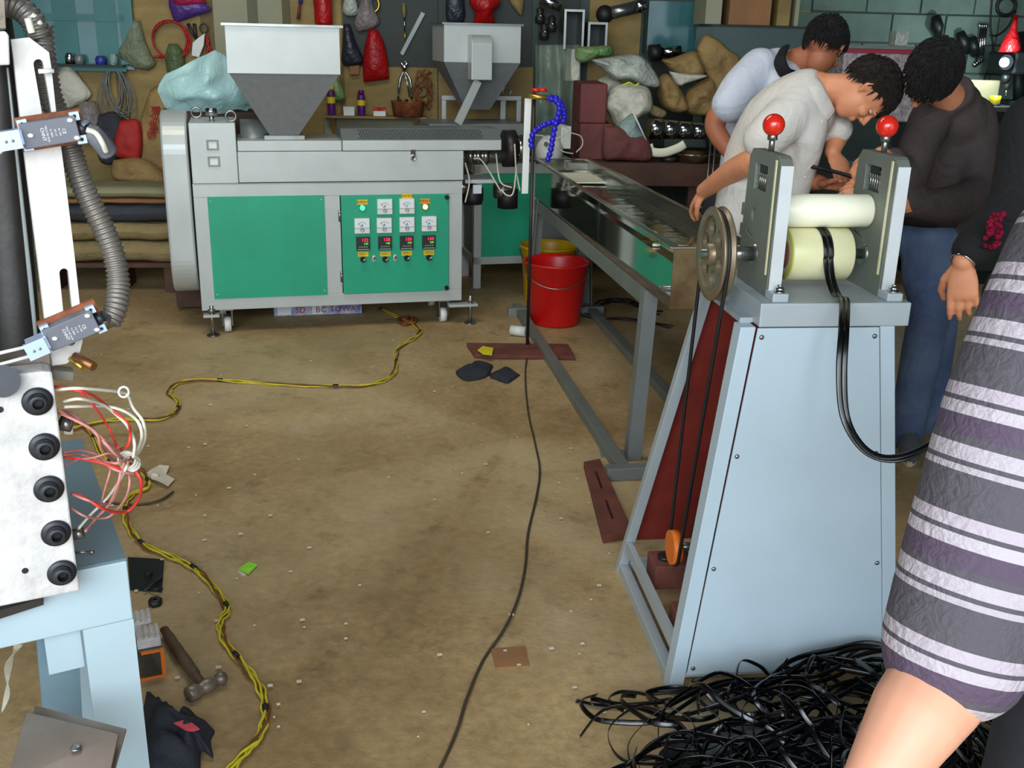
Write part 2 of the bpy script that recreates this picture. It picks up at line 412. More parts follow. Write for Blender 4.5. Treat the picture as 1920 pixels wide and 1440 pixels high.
def controller(fr, parent, u, w, s, red, green):
    o = MB().box(fr, u-s/2, u+s/2, -.014, 0, w-s/2, w+s/2).build('temperature_controller', 'display_dark', parent, bevel=.002)
    text(fr, red, u+s*.13, -.0148, w+s*.27, s*.34, 'led_red', o, 'red_digits')
    text(fr, green, u+s*.20, -.0148, w+s*.0, s*.22, 'led_green', o, 'green_digits')
    b = MB()
    for k in range(4): b.box(fr, u-s*.30+k*s*.17, u-s*.2+k*s*.17, -.0155, -.013, w-s*.27, w-s*.19)
    b.build('key_row', 'grey_plastic', o)
    MB().box(fr, u-s*.42, u+s*.42, -.0152, -.013, w-s*.43, w-s*.405).build('trim_line', 'white_plastic', o)
def sticker(fr, parent, u, w, txt, m='yellow_label', ww=.058, hh=.026):
    o = MB().box(fr, u-ww/2, u+ww/2, -.0035, 0, w-hh/2, w+hh/2).build('label_sticker', m, parent)
    text(fr, txt, u, -.004, w, hh*.62, 'label_ink', o, 'sticker_text')
def knob(fr, parent, u, w, r=.016):
    b = MB(); b.cyl(fr.P(u, 0, w), fr.P(u, -.012, w), r, n=16); b.cyl(fr.P(u, -.012, w), fr.P(u, -.028, w), r*.75, n=16)
    b.obox(fr.P(u, -.03, w), (fr.X+fr.Z).normalized()*r*.8, fr.Y*.008, (fr.X-fr.Z).normalized()*r*.25)
    o = b.build('knob', 'black_plastic', parent)
    MB().obox(fr.P(u+r*.3, -.0385, w+r*.3), (fr.X+fr.Z).normalized()*r*.45, fr.Y*.0008, (fr.X-fr.Z).normalized()*r*.14).build('pointer', 'white_plastic', o)
mat('paper_white', (226, 230, 232), .5, 0, 0); mat('grey_plastic', (150, 152, 150), .4, 0, .05, 20)

ex = thing('extruder', 'silver grey plastic extruder in front with two green panels and tall hopper', 'extruder', M.P(.7, .25, 0))
# main cabinet frame
u0, w0 = M.uw(378, 583); u1, w1 = M.uw(867, 339); u0 = (u0+M.uw(361.6, 347)[0])/2; D = .50
T = .055
b = MB()
pu0, pw1 = M.uw(390, 370.5); pu1, pw0 = M.uw(613, 551); cu0, cw1 = M.uw(637, 366); cu1, cw0 = M.uw(841, 543)
b.box(M, u0, u1, 0, .03, pw1, w1); b.box(M, u0, u1, 0, .03, w0, pw0)
b.box(M, u0, pu0, 0, .03, pw0, pw1); b.box(M, pu1, cu0, 0, .03, pw0, pw1); b.box(M, cu1, u1, 0, .03, pw0, pw1)
b.build('front_frame', 'silver', ex, bevel=.002)
b = MB()
for uu in (u0, u1-T):
    b.box(M, uu, uu+T, .03, T, w0, w1); b.box(M, uu, uu+T, D-T, D, w0, w1)
    b.box(M, uu, uu+T, T, D-T, w0, w0+T); b.box(M, uu, uu+T, T, D-T, w1-T, w1)
b.box(M, u0+T, u1-T, D-T, D, w0, w0+T); b.box(M, u0+T, u1-T, D-T, D, w1-T, w1)
b.build('rear_frame', 'silver', ex, bevel=.002)
MB().box(M, u0+T, u1-T, D-.03, D-.02, w0+T, w1-T).build('rear_panel', 'green_panel', ex)
for uu in (u0+.012, u1-.022): MB().box(M, uu, uu+.01, .03, D-.02, w0+T*.4, w1-T*.4).build('side_panel', 'silver', ex)
MB().box(M, u0, u1, 0, D, w1-.006, w1+.0).build('cabinet_top', 'silver', ex)
pnl = MB().box(M, pu0-.004, pu1+.004, -.006, .01, pw0-.004, pw1+.004).build('blank_panel', 'green_panel', ex)
for uu in (pu0+.012, pu1-.012):
    for ww in (pw0+.02, pw1-.02): MB().sphere(M.P(uu, -.006, ww), (.005, .005, .005), 10, 6).build('rivet', 'silver', pnl)
door = MB().box(M, cu0+.004, cu1-.003, -.018, .008, cw0, cw1).build('control_door', 'green_panel', ex, bevel=.003)
for ww in (cw0+.1, cw1-.11):
    MB().cyl(M.P(cu0-.004, -.012, ww-.03), M.P(cu0-.004, -.012, ww+.03), .008, n=10).build('hinge', 'steel', ex)
MD = Frame(M.P(0, -.018, 0), .261)
q = lambda x, y: MD.uw(x, y, 0)
for x, y in ((837.5, 369.5), (837, 539)):
    u, wv = q(x, y); MB().cyl(MD.P(u, 0, wv), MD.P(u, -.02, wv), .012, n=14).build('door_lock', 'black_plastic', door)
for x, y, l in ((721, 387, 'A'), (762.5, 386, 'V'), (678.5, 423, 'A'), (720, 422, 'A'), (762.5, 420.5, 'A'), (804, 419, 'A')):
    u, wv = q(x, y); seven_meter(MD, ex, u, wv, .083, l)
for x, y, r_, g_ in ((680.5, 456.5, '132', '130'), (721.5, 455.5, '138', '140'), (762, 454.5, '150', '150'), (803.5, 453.5, '160', '160')):
    u, wv = q(x, y); controller(MD, ex, u, wv, .075, r_, g_)
for x, y, t, m_ in ((679.5, 379, '电源指示', 'yellow_label'), (763, 367.5, '主机电压', 'yellow_label'), (797, 377, '加热指示', 'orange_label'), (681, 476.5, '加热一', 'yellow_label'), (722.5, 476, '加热二', 'yellow_label'), (762.5, 474.5, '加热三', 'yellow_label'), (804, 473.5, '加热四', 'yellow_label')):
    u, wv = q(x, y); sticker(MD, ex, u, wv, t, m_)
for x, y in ((680.5, 486), (722, 486), (762.5, 483.5), (804, 482.5)):
    u, wv = q(x, y); knob(MD, ex, u, wv)
for x, y in ((701.5, 485), (741, 483.5)):
    u, wv = q(x, y); b = MB(); b.sphere(MD.P(u, 0, wv), (.013, .006, .021), 14, 8, (MD.X, MD.Y, MD.Z)); o = b.build('toggle_plate', 'silver', ex)
    MB().tube([MD.P(u, -.004, wv), MD.P(u, -.018, wv+.008)], [.005, .006], 8).build('toggle_lever', 'red_oxide', o)
for x, y, m_ in ((679.5, 389.5, 'lamp_green'), (797, 387.5, 'lamp_red')):
    u, wv = q(x, y); o = MB().lathe(MD.P(u, 0, wv), -MD.Y, [(.001, .008), (.019, .008), (.019, 0)], 18).build('lamp_ring', 'steel', ex)
    MB().sphere(MD.P(u, -.008, wv), (.0155, .010, .0155), 16, 8, (MD.X, MD.Y, MD.Z)).build('lamp_lens', m_, o)
# gearbox box at left, barrel covers
g0, gw1 = M.uw(352.5, 230.5); g1 = M.uw(447, 330)[0]
MB().box(M, g0, g1, -.004, D*.8, w1+.001, gw1).build('gearbox_cover', 'silver', ex, bevel=.004)
GB = .0
for x, y in ((398.5, 271.5), (401, 302.5)):
    u, wv = M.uw(x, y); fr_ = MB().plate([[M.P(u+a*.030, -.012, wv+c_*.026) for a, c_ in ((-1, -1), (1, -1), (1, 1), (-1, 1))], [M.P(u+a*.021, -.012, wv+c_*.018) for a, c_ in ((-1, -1), (1, -1), (1, 1), (-1, 1))]], M.Y*.008).build('window_bezel', 'silver_dark', ex)
    MB().box(M, u-.021, u+.021, -.006, -.004, wv-.018, wv+.018).build('sight_glass', 'white_plastic', fr_)
# lugs and breather on the gearbox
for x, y, v in ((368, 214, .30), (433, 222, .06)):
    u, _ = M.uw(x, y, v); c = M.P(u, v, gw1+.03)
    MB().tube([c+M.X*(.026*sin(a))+M.Z*(.026*cos(a)) for a in [2*pi*i/20 for i in range(21)]], .006, 8, cap=False).build('lifting_eye', 'steel', ex)
u, _ = M.uw(397, 225, .12); o = MB().cyl(M.P(u, .12, gw1), M.P(u, .12, gw1+.03), .014, n=12).build('breather', 'chrome', ex); MB().lathe(M.P(u, .12, gw1+.028), M.Z, [(.0, 0), (.03, 0), (.03, .035), (.024, .04), (0, .04)], 14).build('breather_cap', 'chrome', o)
# lower barrel cover (two stacked bands) and upper covers
c0 = g1+.002; e1 = M.uw(869, 300)[0]; mid = M.uw(641, 275)[0]; rr = M.uw(940, 270)[0]
z0_ = w1+.001; z1_ = M.uw(600, 284)[1]; z2_ = M.uw(700, 263)[1]
MB().box(M, c0, e1, -.002, D*.85, z0_+.003, z1_).build('barrel_cover', 'silver', ex, bevel=.003)
MB().box(M, c0+.002, mid, .005, D*.8, z1_+.002, z2_-.002).build('feed_cover', 'silver', ex, bevel=.003)
# perforated top cover: front face, sloping perforated top
b = MB(); vb = .30; zt = M.uw(700, 241, .10)[1]
b.hexa([M.P(mid+.003, -.006, z1_+.002), M.P(rr, -.006, z1_+.002), M.P(rr, vb+.1, z1_+.002), M.P(mid+.003, vb+.1, z1_+.002), M.P(mid+.003, -.006, z2_), M.P(rr, -.006, z2_), M.P(rr, vb+.1, z2_), M.P(mid+.003, vb+.1, z2_)])
b.build('heater_cover', 'silver', ex, bevel=.004)
b = MB(); b.hexa([M.P(mid+.003, 0, z2_), M.P(rr, 0, z2_), M.P(rr, vb+.1, z2_), M.P(mid+.003, vb+.1, z2_), M.P(mid+.003, .10, zt), M.P(rr, .10, zt), M.P(rr, vb, zt), M.P(mid+.003, vb, zt)])
sl = b.build('cover_lid', 'silver_dark', ex)
b = MB(); nrm = (V((0, 0, 1))*.10 - M.Y*(zt-z2_)).normalized(); sx = M.X; sy = nrm.cross(sx)
ua, ub = mid+.10, rr-.10
nc = int((ub-ua)/.0155)
for r in range(5):
    for k in range(nc+1):
        t = .16+.68*r/4; uu = ua+(k+.5*(r % 2))*.0155
        c = M.P(uu, .10*t, z2_+(zt-z2_)*t)+nrm*.0016
        n0 = len(b.v); b.v += circ(c, sx, sy, .0052, 8); b.f.append(tuple(range(n0, n0+8))); b.sm.append(False)
b.build('perforation', 'ink', sl)
u, wv = M.uw(774.5, 291, -.01); b = MB(); b.box(M, u-.013, u+.013, -.014, -.006, wv-.02, wv+.03); b.tube([M.P(u+.012*sin(a), -.022, wv-.012+.014*cos(a)) for a in [2*pi*i/14 for i in range(15)]], .0035, 6, cap=False); b.build('latch', 'chrome', ex)
# belt guard on the left end
x0 = g0-.012
def arcprof(u, zlo, zhi, va, vb_, n=26):
    r = (vb_-va)/2; c = (va+vb_)/2
    pts = [M.P(u, c+r*cos(a), zhi-r+r*sin(a)) for a in [pi*i/n for i in range(n+1)]]
    return pts+[M.P(u, c+r*cos(a), zlo+r+r*sin(a)) for a in [pi+pi*i/n for i in range(n+1)]]
gz1 = M.uw(330, 207, .2)[1]; gzb = .20
b = MB(); b.prism(arcprof(x0, gzb, gz1, .04, .46), -M.X*.135); b.build('belt_guard', 'silver', ex, bevel=.012)
# hopper
hu0, hz1 = M.uw(421, 45); hu1 = M.uw(634.5, 47)[0]; hz0 = M.uw(500, 137.5)[1]; hd = .46; hv = -.03
zc = z2_+.022; um = (hu0+hu1)/2; bu = .095
hb0 = M.uw(505, 252, .10)[0]; hb1 = M.uw(560, 252, .10)[0]
b = MB(); b.box(M, hu0, hu1, hv, hv+hd, hz0, hz1)
b.f.pop(1); b.sm.pop()
b.build('hopper_box', 'silver', ex)
b = MB()
b.box(M, hu0-.018, hu1+.018, hv-.018, hv+.004, hz1-.006, hz1+.006); b.box(M, hu0-.018, hu1+.018, hv+hd-.004, hv+hd+.018, hz1-.006, hz1+.006)
b.box(M, hu0-.018, hu0+.004, hv+.004, hv+hd-.004, hz1-.006, hz1+.006); b.box(M, hu1-.004, hu1+.018, hv+.004, hv+hd-.004, hz1-.006, hz1+.006)
b.build('hopper_rim', 'steel', ex)
vm = .10+.05
b = MB(); b.hexa([M.P(hb0, vm-.08, zc), M.P(hb1, vm-.08, zc), M.P(hb1, vm+.08, zc), M.P(hb0, vm+.08, zc), M.P(hu0+.006, hv+.004, hz0), M.P(hu1-.004, hv+.004, hz0), M.P(hu1-.004, hv+hd-.004, hz0), M.P(hu0+.006, hv+hd-.004, hz0)])
b.build('hopper_cone', 'hammertone', ex)
MB().box(M, hb0-.03, hb1+.03, vm-.11, vm+.11, z2_-.002, zc).build('feed_throat', 'steel', ex, bevel=.003)
# gear motor hump behind the feed cover
b = MB(); um0 = M.uw(450, 240, .3)[0]; um1 = M.uw(500, 240, .3)[0]
b.tube([M.P(um0, .24, z2_-.01), M.P(um1, .24, z2_-.01)], .10, 20); b.build('thrust_housing', 'silver_dark', ex)
# barrel end, heater bands and die
bz = M.uw(900, 292, .2)[1]; ds = M.uw(955, 285, .2)[0]
b = MB(); b.cyl(M.P(e1-.02, .2, bz), M.P(ds+.06, .2, bz), .042, n=20); b.build('barrel', 'steel', ex)
for k in range(4):
    uu = e1+.015+k*.045; MB().cyl(M.P(uu, .2, bz), M.P(uu+.032, .2, bz), .052, n=20).build('heater_band', 'stainless', ex)
o = MB().cyl(M.P(ds-.035, .2, bz+.04), M.P(ds+.03, .2, bz+.04), .105, n=28).build('die_flange', 'dark_steel', ex)
MB().cyl(M.P(ds+.03, .2, bz+.04), M.P(ds+.085, .2, bz+.04), .078, n=24).build('die_body', 'stainless', ex)
MB().cyl(M.P(ds+.085, .2, bz+.04), M.P(ds+.13, .2, bz+.03), .04, n=20).build('die_nozzle', 'chrome', ex)
for k in range(6):
    a = k*pi/3+.3; MB().cyl(M.P(ds+.028, .2+.088*cos(a), bz+.04+.088*sin(a)), M.P(ds+.042, .2+.088*cos(a), bz+.04+.088*sin(a)), .009, n=6).build('flange_bolt', 'chrome', o)
for k, (a, c_, e) in enumerate((((858+30, 297), (905, 303), (940, 360)), ((930, 288), (938, 340), (960, 352)), ((965, 270), (968, 320), (975, 358)), ((872, 305), (880, 340), (872, 380)))):
    pts = [M.hit(*p, .06) for p in (a, c_, e)]
    MB().tube(catmull([pts[0], pts[1], pts[2]+M.Z*0], 8), .005, 6).build('lead_wire', 'wire_white', ex)
MB().tube(catmull([M.hit(940, 355, .06), M.hit(950, 366, .05), M.hit(962, 362, .05), M.hit(968, 320, .05)], 8), .005, 6).build('lead_wire', 'wire_white', ex)
# cooling fan hanging under the barrel
fu, fz = M.uw(890, 352, .15); 
MB().box(M, fu-.07, fu+.10, .08, .30, fz+.035, fz+.055).build('fan_bracket', 'silver', ex)
o = MB().lathe(M.P(fu, .2, fz-.01-.09), M.Z, [(0, 0), (.055, 0), (.062, .03), (.062, .09), (.04, .11)], 20).build('fan_motor', 'black_rubber', ex)
MB().box(M, fu-.015, fu+.035, .125, .136, fz-.03, fz+.02).build('fan_label', 'paper_white', o)
MB().cyl(M.P(fu-.10, .2, fz+.0), M.P(fu-.03, .2, fz), .05, n=20).build('fan_housing', 'stainless', ex)
f2, fz2 = M.uw(950, 360, .2)
MB().cyl(M.P(f2-.06, .25, fz2), M.P(f2+.05, .25, fz2), .045, n=20).build('fan_housing', 'steel', ex)
MB().cyl(M.P(f2+.02, .25, fz2-.10), M.P(f2+.02, .25, fz2+.01), .06, n=20).build('fan_motor', 'black_rubber', ex)
# casters and jack feet
def caster(u, v, outer):
    b = MB(); b.box(M, u-.035, u+.035, v-.035, v+.035, w0-.012, w0)
    b.box(M, u-.028, u-.022, v-.03, v+.03, .04, w0-.01); b.box(M, u+.022, u+.028, v-.03, v+.03, .04, w0-.01)
    o = b.build('caster_fork', 'steel', ex)
    MB().cyl(M.P(u-.018, v, .042), M.P(u+.018, v, .042), .042, n=24).build('caster_wheel', 'white_plastic', o)
    MB().cyl(M.P(u-.03, v, .042), M.P(u+.03, v, .042), .012, n=12).build('axle', 'dark_steel', o)
for u, v in ((u0+.13, .06), (u1-.10, .06), (u0+.1, D-.06), (u1-.1, D-.06)): caster(u, v, 0)
for u in (u0+.05, u1+.05):
    b = MB(); b.box(M, u-(.045 if u < .5 else .13), u+.04, -.035, .03, w0-.032, w0-.018); b.build('jack_lug', 'silver', ex, bevel=.002)
    b = MB(); b.cyl(M.P(u, -.01, .004), M.P(u, -.01, w0+.03), .011, n=12); b.cyl(M.P(u, -.01, w0-.005), M.P(u, -.01, w0+.012), .02, n=6); b.cyl(M.P(u, -.01, 0), M.P(u, -.01, .005), .035, n=16); b.build('jack_screw', 'steel', ex)

# ------------------------------------------------------------ extruder 2, behind
M2 = Frame(gz(893, 541), .261)
def simple_legbox(fr, root, u0, u1, w0, w1, D, T=.05, floor_legs=True):
    for uu in (u0, u1-T):
        for vv in (0, D-T): MB().box(fr, uu, uu+T, vv, vv+T, 0, w1).build('leg', 'silver', root, bevel=.002)
    b = MB()
    for ww in (w0, w1-T):
        b = MB(); b.plate([[fr.P(u0, 0, ww), fr.P(u1, 0, ww), fr.P(u1, D, ww), fr.P(u0, D, ww)], [fr.P(u0+T, T, ww), fr.P(u1-T, T, ww), fr.P(u1-T, D-T, ww), fr.P(u0+T, D-T, ww)]], fr.Z*T); b.build('cabinet_frame', 'silver', root, bevel=.002)
    MB().box(fr, u0+.01, u0+.02, T, D-T, w0+T, w1-T).build('side_panel', 'silver_dark', root)
    MB().box(fr, u1-.02, u1-.01, T, D-T, w0+T, w1-T).build('side_panel', 'silver_dark', root)
e2 = thing('extruder', 'second grey extruder standing right behind the front one, its hopper feeder bent forward', 'extruder', M2.P(.4, .25, 0))
simple_legbox(M2, e2, -.02, .72, .16, .80, .42)
MB().box(M2, .03, .36, .004, .014, .21, .75).build('blank_panel', 'green_panel', e2)
MB().box(M2, .36, .41, 0, .04, .21, .75).build('mullion', 'silver', e2)
MB().box(M2, .41, .67, .004, .014, .10, .75).build('grey_panel', 'silver_dark', e2)
MB().box(M2, -.02, .72, 0, .5, .80, .81).build('cabinet_top', 'silver', e2)
# hopper two: its box is seen over the front machine's cover
a_ = M2.hit(832.5, 116, .10); V2 = .10
ha, hb = M2.uw(832.5, 116, V2); hc, hz = M2.uw(977, 47.5, V2); hw = .40
b = MB(); b.box(M2, ha, hc, V2, V2+hw, hb, hz); b.f.pop(1); b.sm.pop(); b.build('hopper_box', 'silver', e2)
b = MB(); b.box(M2, ha-.014, hc+.014, V2-.014, V2+.003, hz-.004, hz+.006); b.box(M2, ha-.014, hc+.014, V2+hw, V2+hw+.014, hz-.004, hz+.006); b.box(M2, ha-.014, ha+.003, V2, V2+hw, hz-.004, hz+.006); b.box(M2, hc-.003, hc+.014, V2, V2+hw, hz-.004, hz+.006); b.build('hopper_rim', 'steel', e2)
la, lz = M2.uw(872, 205, V2+.14); lb = M2.uw(918, 205, V2+.14)[0]
b = MB(); b.hexa([M2.P(la, V2+.13, lz), M2.P(lb, V2+.13, lz), M2.P(lb, V2+.27, lz), M2.P(la, V2+.27, lz), M2.P(ha, V2, hb), M2.P(hc, V2, hb), M2.P(hc, V2+hw, hb), M2.P(ha, V2+hw, hb)]); b.build('hopper_cone', 'hammertone', e2)
# feeder cover clipped to the front of hopper two
f0, fz0 = M2.uw(884, 150, V2-.12); f1, fz1 = M2.uw(919, 66, V2-.05)
n = 8; prof = [M2.P(f0, V2-.002, fz0), M2.P(f0, V2-.12, fz0)]+[M2.P(f0, V2-.06-.06*cos(a), fz1-.06+.06*sin(a)) for a in [pi/2*i/n for i in range(n+1)]]+[M2.P(f0, V2-.002, fz1)]
b = MB(); b.prism(prof, M2.X*(f1-f0)); b.build('feeder_cover', 'silver', e2, bevel=.004)
b = MB(); b.beam(M2.hit(896, 152, V2-.09), M2.hit(858, 232, V2-.2), .05, .012, M2.Y); b.build('chute_strip', 'silver', e2)
# window frame piece and barrel cover 2
za = M2.uw(900, 225, .3)[1]
MB().box(M2, M2.uw(800, 225, .15)[0], M2.uw(975, 232, .15)[0], .05, .42, .82, M2.uw(930, 232, .05)[1]).build('barrel_cover', 'silver_dark', e2, bevel=.006)
x0_, zz0 = M2.uw(828, 228, .55); x1_, zz1 = M2.uw(977, 180, .55)
b = MB(); t = .03
b.box(M2, x0_, x1_, .54, .58, zz1-t, zz1); b.box(M2, x0_, x0_+t, .54, .58, zz0, zz1-t); b.box(M2, x1_-t, x1_, .54, .58, zz0, zz1-t)
xm = M2.uw(943, 200, .55)[0]; b.box(M2, xm-t*.6, xm+t*.6, .54, .58, zz0, zz1-t); b.build('gearbox_housing', 'silver', e2, bevel=.003)
c = M2.P(M2.uw(954, 168, .5)[0], .55, zz1+.03); MB().tube([c+M2.X*(.028*sin(a))+M2.Z*(.028*cos(a)) for a in [2*pi*i/20 for i in range(21)]], .006, 8, cap=False).build('lifting_eye', 'steel', e2)
MB().box(M2, M2.uw(975, 300, .2)[0], M2.uw(1030, 300, .2)[0], .12, .30, .82, M2.uw(1000, 250, .2)[1]).build('barrel_end', 'silver_dark', e2, bevel=.01)

M3 = M2; e3 = e2
# its die head, white covers and cylinder above the cabinet
cx, cz = M3.uw(1045, 335, -.05)
hd_ = M3.hit(1035, 262, .05)
b = MB(); uu, wz = M3.uw(1010, 290, .05); u2, wz2 = M3.uw(1062, 248, .05)
b.sphere(M3.hit(1030, 285, -.35), (.085, .10, .10), 20, 12); b.cyl(M3.hit(1030, 285, -.35), M3.hit(1022, 300, .1), .05); b.build('die_cover', 'white_plastic', e3)
b = MB(); ux, wx = M3.uw(1048, 278, -.30); uy, wy = M3.uw(1068, 236, -.30); b.box(M3, ux, uy, -.34, -.16, wx, wy); b.build('terminal_box', 'white_plastic', e3, bevel=.004)
MB().sphere(M3.hit(1037, 270, -.46), (.008, .008, .008), 10, 6).build('pilot_lamp', 'lamp_green', e3)
MB().cyl(M3.hit(1024, 270, -.43), M3.hit(1024, 270, -.46), .014, n=12).build('die_bolt', 'dark_steel', e3)
for P_ in (((1040, 262), (1062, 250), (1064, 240), (1050, 236)), ((1060, 247), (1088, 255), (1092, 272), (1080, 286)), ((1040, 272), (1052, 282), (1062, 286), (1075, 288)), ((1003, 253), (1020, 256), (1034, 268), (1036, 290))):
    MB().tube(catmull([M3.hit(x, y, -.47) for x, y in P_], 8), .004, 6).build('lead_wire', 'wire_white', e3)
# ------------------------------------------------------------ water trough on its stand
o_ = gz(1262, 466, .907); T = Frame((o_.x, o_.y, 0), .168)
TW, TL, TZ, TB = .317, 2.62, .907, .69
tr = thing('water_trough', 'long stainless steel water cooling trough on a grey angle iron stand', 'trough', T.P(TW/2, TL/2, 0))
b = MB(); th = .004
b.hexa([T.P(.034, .003, TB), T.P(.038, .003, TB), T.P(.002, TL, TB), T.P(-.002, TL, TB), T.P(.034, .003, TZ), T.P(.038, .003, TZ), T.P(.002, TL, TZ), T.P(-.002, TL, TZ)]); b.build('side_wall', 'mirror_steel' if 'mirror_steel' in MATS else mat('mirror_steel', (190, 190, 180), .07, 1, .06, 3, .004, 8), tr)
MB().box(T, TW-th, TW, 0, TL, TB, TZ).build('side_wall', 'stainless', tr)
MB().box(T, th, TW-th, 0, th, TB, TZ).build('end_wall', 'stainless_stained', tr)
MB().box(T, th, TW-th, TL-th, TL, TB, TZ).build('end_wall', 'stainless', tr)
MB().box(T, th, TW-th, th, TL-th, TB, TB+th).build('trough_floor', 'stainless_stained', tr)
b = MB()
b.plate([[T.P(-.012, -.012, TZ), T.P(TW+.012, -.012, TZ), T.P(TW+.012, TL+.012, TZ), T.P(-.012, TL+.012, TZ)], [T.P(.012, .012, TZ), T.P(TW-.012, .012, TZ), T.P(TW-.012, TL-.012, TZ), T.P(.012, TL-.012, TZ)]], T.Z*.008)
b.build('rim', 'stainless', tr, bevel=.002)
wt = MB().grid(lambda u, v: T.P(.005+(TW-.01)*u, .006+(TL-.012)*v, .855+.0015*noise.noise(V((u*5, v*40, 0)))), 10, 90).build('water', 'water', tr)
MB().cyl(T.P(.004, .10, .74), T.P(TW-.004, .10, .74), .012, n=12).build('guide_roller', 'steel', tr)
p = T.P(.05, .28, .865)
MB().beam(T.P(.02, .30, .862), T.P(.15, .24, .862), .022, .008).build('guide_block', 'nylon', tr)
MB().box(T, .02, .26, 1.95, 2.35, .862, .868).build('splash_plate', 'nylon', tr)
MB().box(T, .14, .26, 2.38, 2.50, .875, .92).build('steel_guide', 'steel', tr, bevel=.003)
# stand: L shaped bars; bent top rail, splayed legs, floor rails
def angle(p, q, a, b_, t=.005):  # angle iron: two flanges
    p, q, a, b_ = V(p), V(q), V(a), V(b_); m = MB(); d = q-p
    an, bn = a.normalized()*t, b_.normalized()*t
    m.prism([p, p+a, p+a+bn, p+an+bn, p+an+b_, p+b_], d); return m
fw = .05
angle(T.P(-.006, .30, .69), T.P(-.006, TL-.02, .68), T.Z*-.062, T.X*fw).build('top_rail', 'trough_frame', tr)
angle(T.P(TW+.006, .30, .69), T.P(TW+.006, TL-.02, .68), T.Z*-.062, -T.X*fw).build('top_rail', 'trough_frame', tr)
for uu, sx_, nm in ((-.006, 1, 0), (TW+.006, -1, 0)):
    for vv, sy_ in ((.28, 1), (TL-.06, -1)):
        lo = T.P(uu-.035*sx_, vv-.03*sy_, 0); hi = T.P(uu, vv, .69)
        angle(lo, hi, T.Y*(.055*sy_), T.X*(.055*sx_)).build('leg', 'silver_dark' if sy_ > 0 else 'trough_frame', tr)
for uu, sx_ in ((-.12, 1), (TW+.0, 1)):
    b = MB(); b.box(T, uu, uu+.05, .12, TL, .0, .045); b.build('floor_rail', 'trough_frame', tr, bevel=.003)
for vv in (.12, TL-.10): MB().box(T, -.17, TW+.10, vv-.05, vv, .0, .05).build('cross_bar', 'silver_dark', tr, bevel=.003)
# vertical guide plate and valve post at the far end
MB().prism([gy(984, 185, 5.35), gy(996.5, 185, 5.35), gy(990, 363, 5.35), gy(978, 363, 5.35)], V((.0, .05, 0))).build('guide_plate', 'white_plastic', tr)
pv = gy(1002, 175, 5.3)
MB().tube([(pv.x, pv.y, 0.0), (pv.x, pv.y, pv.z)], .009, 10).build('valve_post', 'dark_steel', tr)
b = MB(); b.cyl(gy(992, 180, 5.28), gy(1028, 184, 5.28), .013, n=12); b.build('brass_valve', 'brass', tr)
for x in (1005, 1018): 
    MB().lathe(gy(x, 172, 5.28), (0, 0, 1), [(.0, 0), (.02, .0), (.024, .008), (.02, .016), (0, .018)], 10).build('valve_handle', 'valve_red', tr)
def seg_hose(px, y, name, root):
    pts = catmull([gy(a, b_, yy) for a, b_, yy in px], 10); b = MB(); d = 0; last = pts[0]
    b.tube(pts, .0095, 8)
    for i in range(1, len(pts)):
        d += (pts[i]-last).length; last = pts[i]
        if d > .022: b.sphere(pts[i], .0155, 10, 6); d = 0
    b.build(name, 'hose_blue', root)
seg_hose([(1026, 183, 5.28), (1046, 186, 5.26), (1056, 205, 5.25), (1057, 225, 5.2), (1045, 228, 5.2), (1025, 232, 5.2), (1003, 246, 5.2), (996, 262, 5.2), (997, 276, 5.2)], 0, 'coolant_hose', tr)
seg_hose([(1026, 184, 5.22), (1044, 190, 5.2), (1049, 206, 5.18), (1044, 225, 5.18), (1038, 250, 5.18), (1033, 280, 5.16), (1026, 303, 5.14)], 0, 'coolant_hose', tr)
# near-end details: drain pipe in front
MB().beam(T.P(-.06, .33, .0), T.P(-.06, .33, .004), .08, .14).build('foot_pad', 'silver_dark', tr)

# ------------------------------------------------------------ puller (haul-off) machine in front
Pf = Frame(gz(1252, 1300), .121)
pm = thing('puller_machine', 'blue grey haul-off machine with two nip rollers, red ball handles and a spoked pulley', 'machine', Pf.P(.3, .3, 0))
ZT = .978; DB = .66
TLx, TRx, BLx, BRx = .100, .470, 0.0, .62
def sidex(w, l=True): t = w/ZT; return BLx+(TLx-BLx)*t if l else BRx+(TRx-BRx)*t
def vback(w): return DB+(.34-DB)*w/ZT
def post(ul0, ul1, uh0, uh1, vl0, vl1, vh0, vh1, nm='post', m='puller_blue'):
    b = MB(); b.hexa([Pf.P(ul0, vl0, 0), Pf.P(ul1, vl0, 0), Pf.P(ul1, vl1, 0), Pf.P(ul0, vl1, 0), Pf.P(uh0, vh0, ZT), Pf.P(uh1, vh0, ZT), Pf.P(uh1, vh1, ZT), Pf.P(uh0, vh1, ZT)])
    return b.build(nm, m, pm, bevel=.002)
post(BLx, BLx+.038, TLx, TLx+.036, 0, .05, 0, .05)
post(BRx-.038, BRx, TRx-.036, TRx, 0, .05, 0, .05)
post(BLx, BLx+.03, TLx, TLx+.03, DB-.03, DB, .34-.03, .34, m='puller_grey')
post(BRx-.03, BRx, TRx-.03, TRx, DB-.03, DB, .34-.03, .34, m='puller_grey')
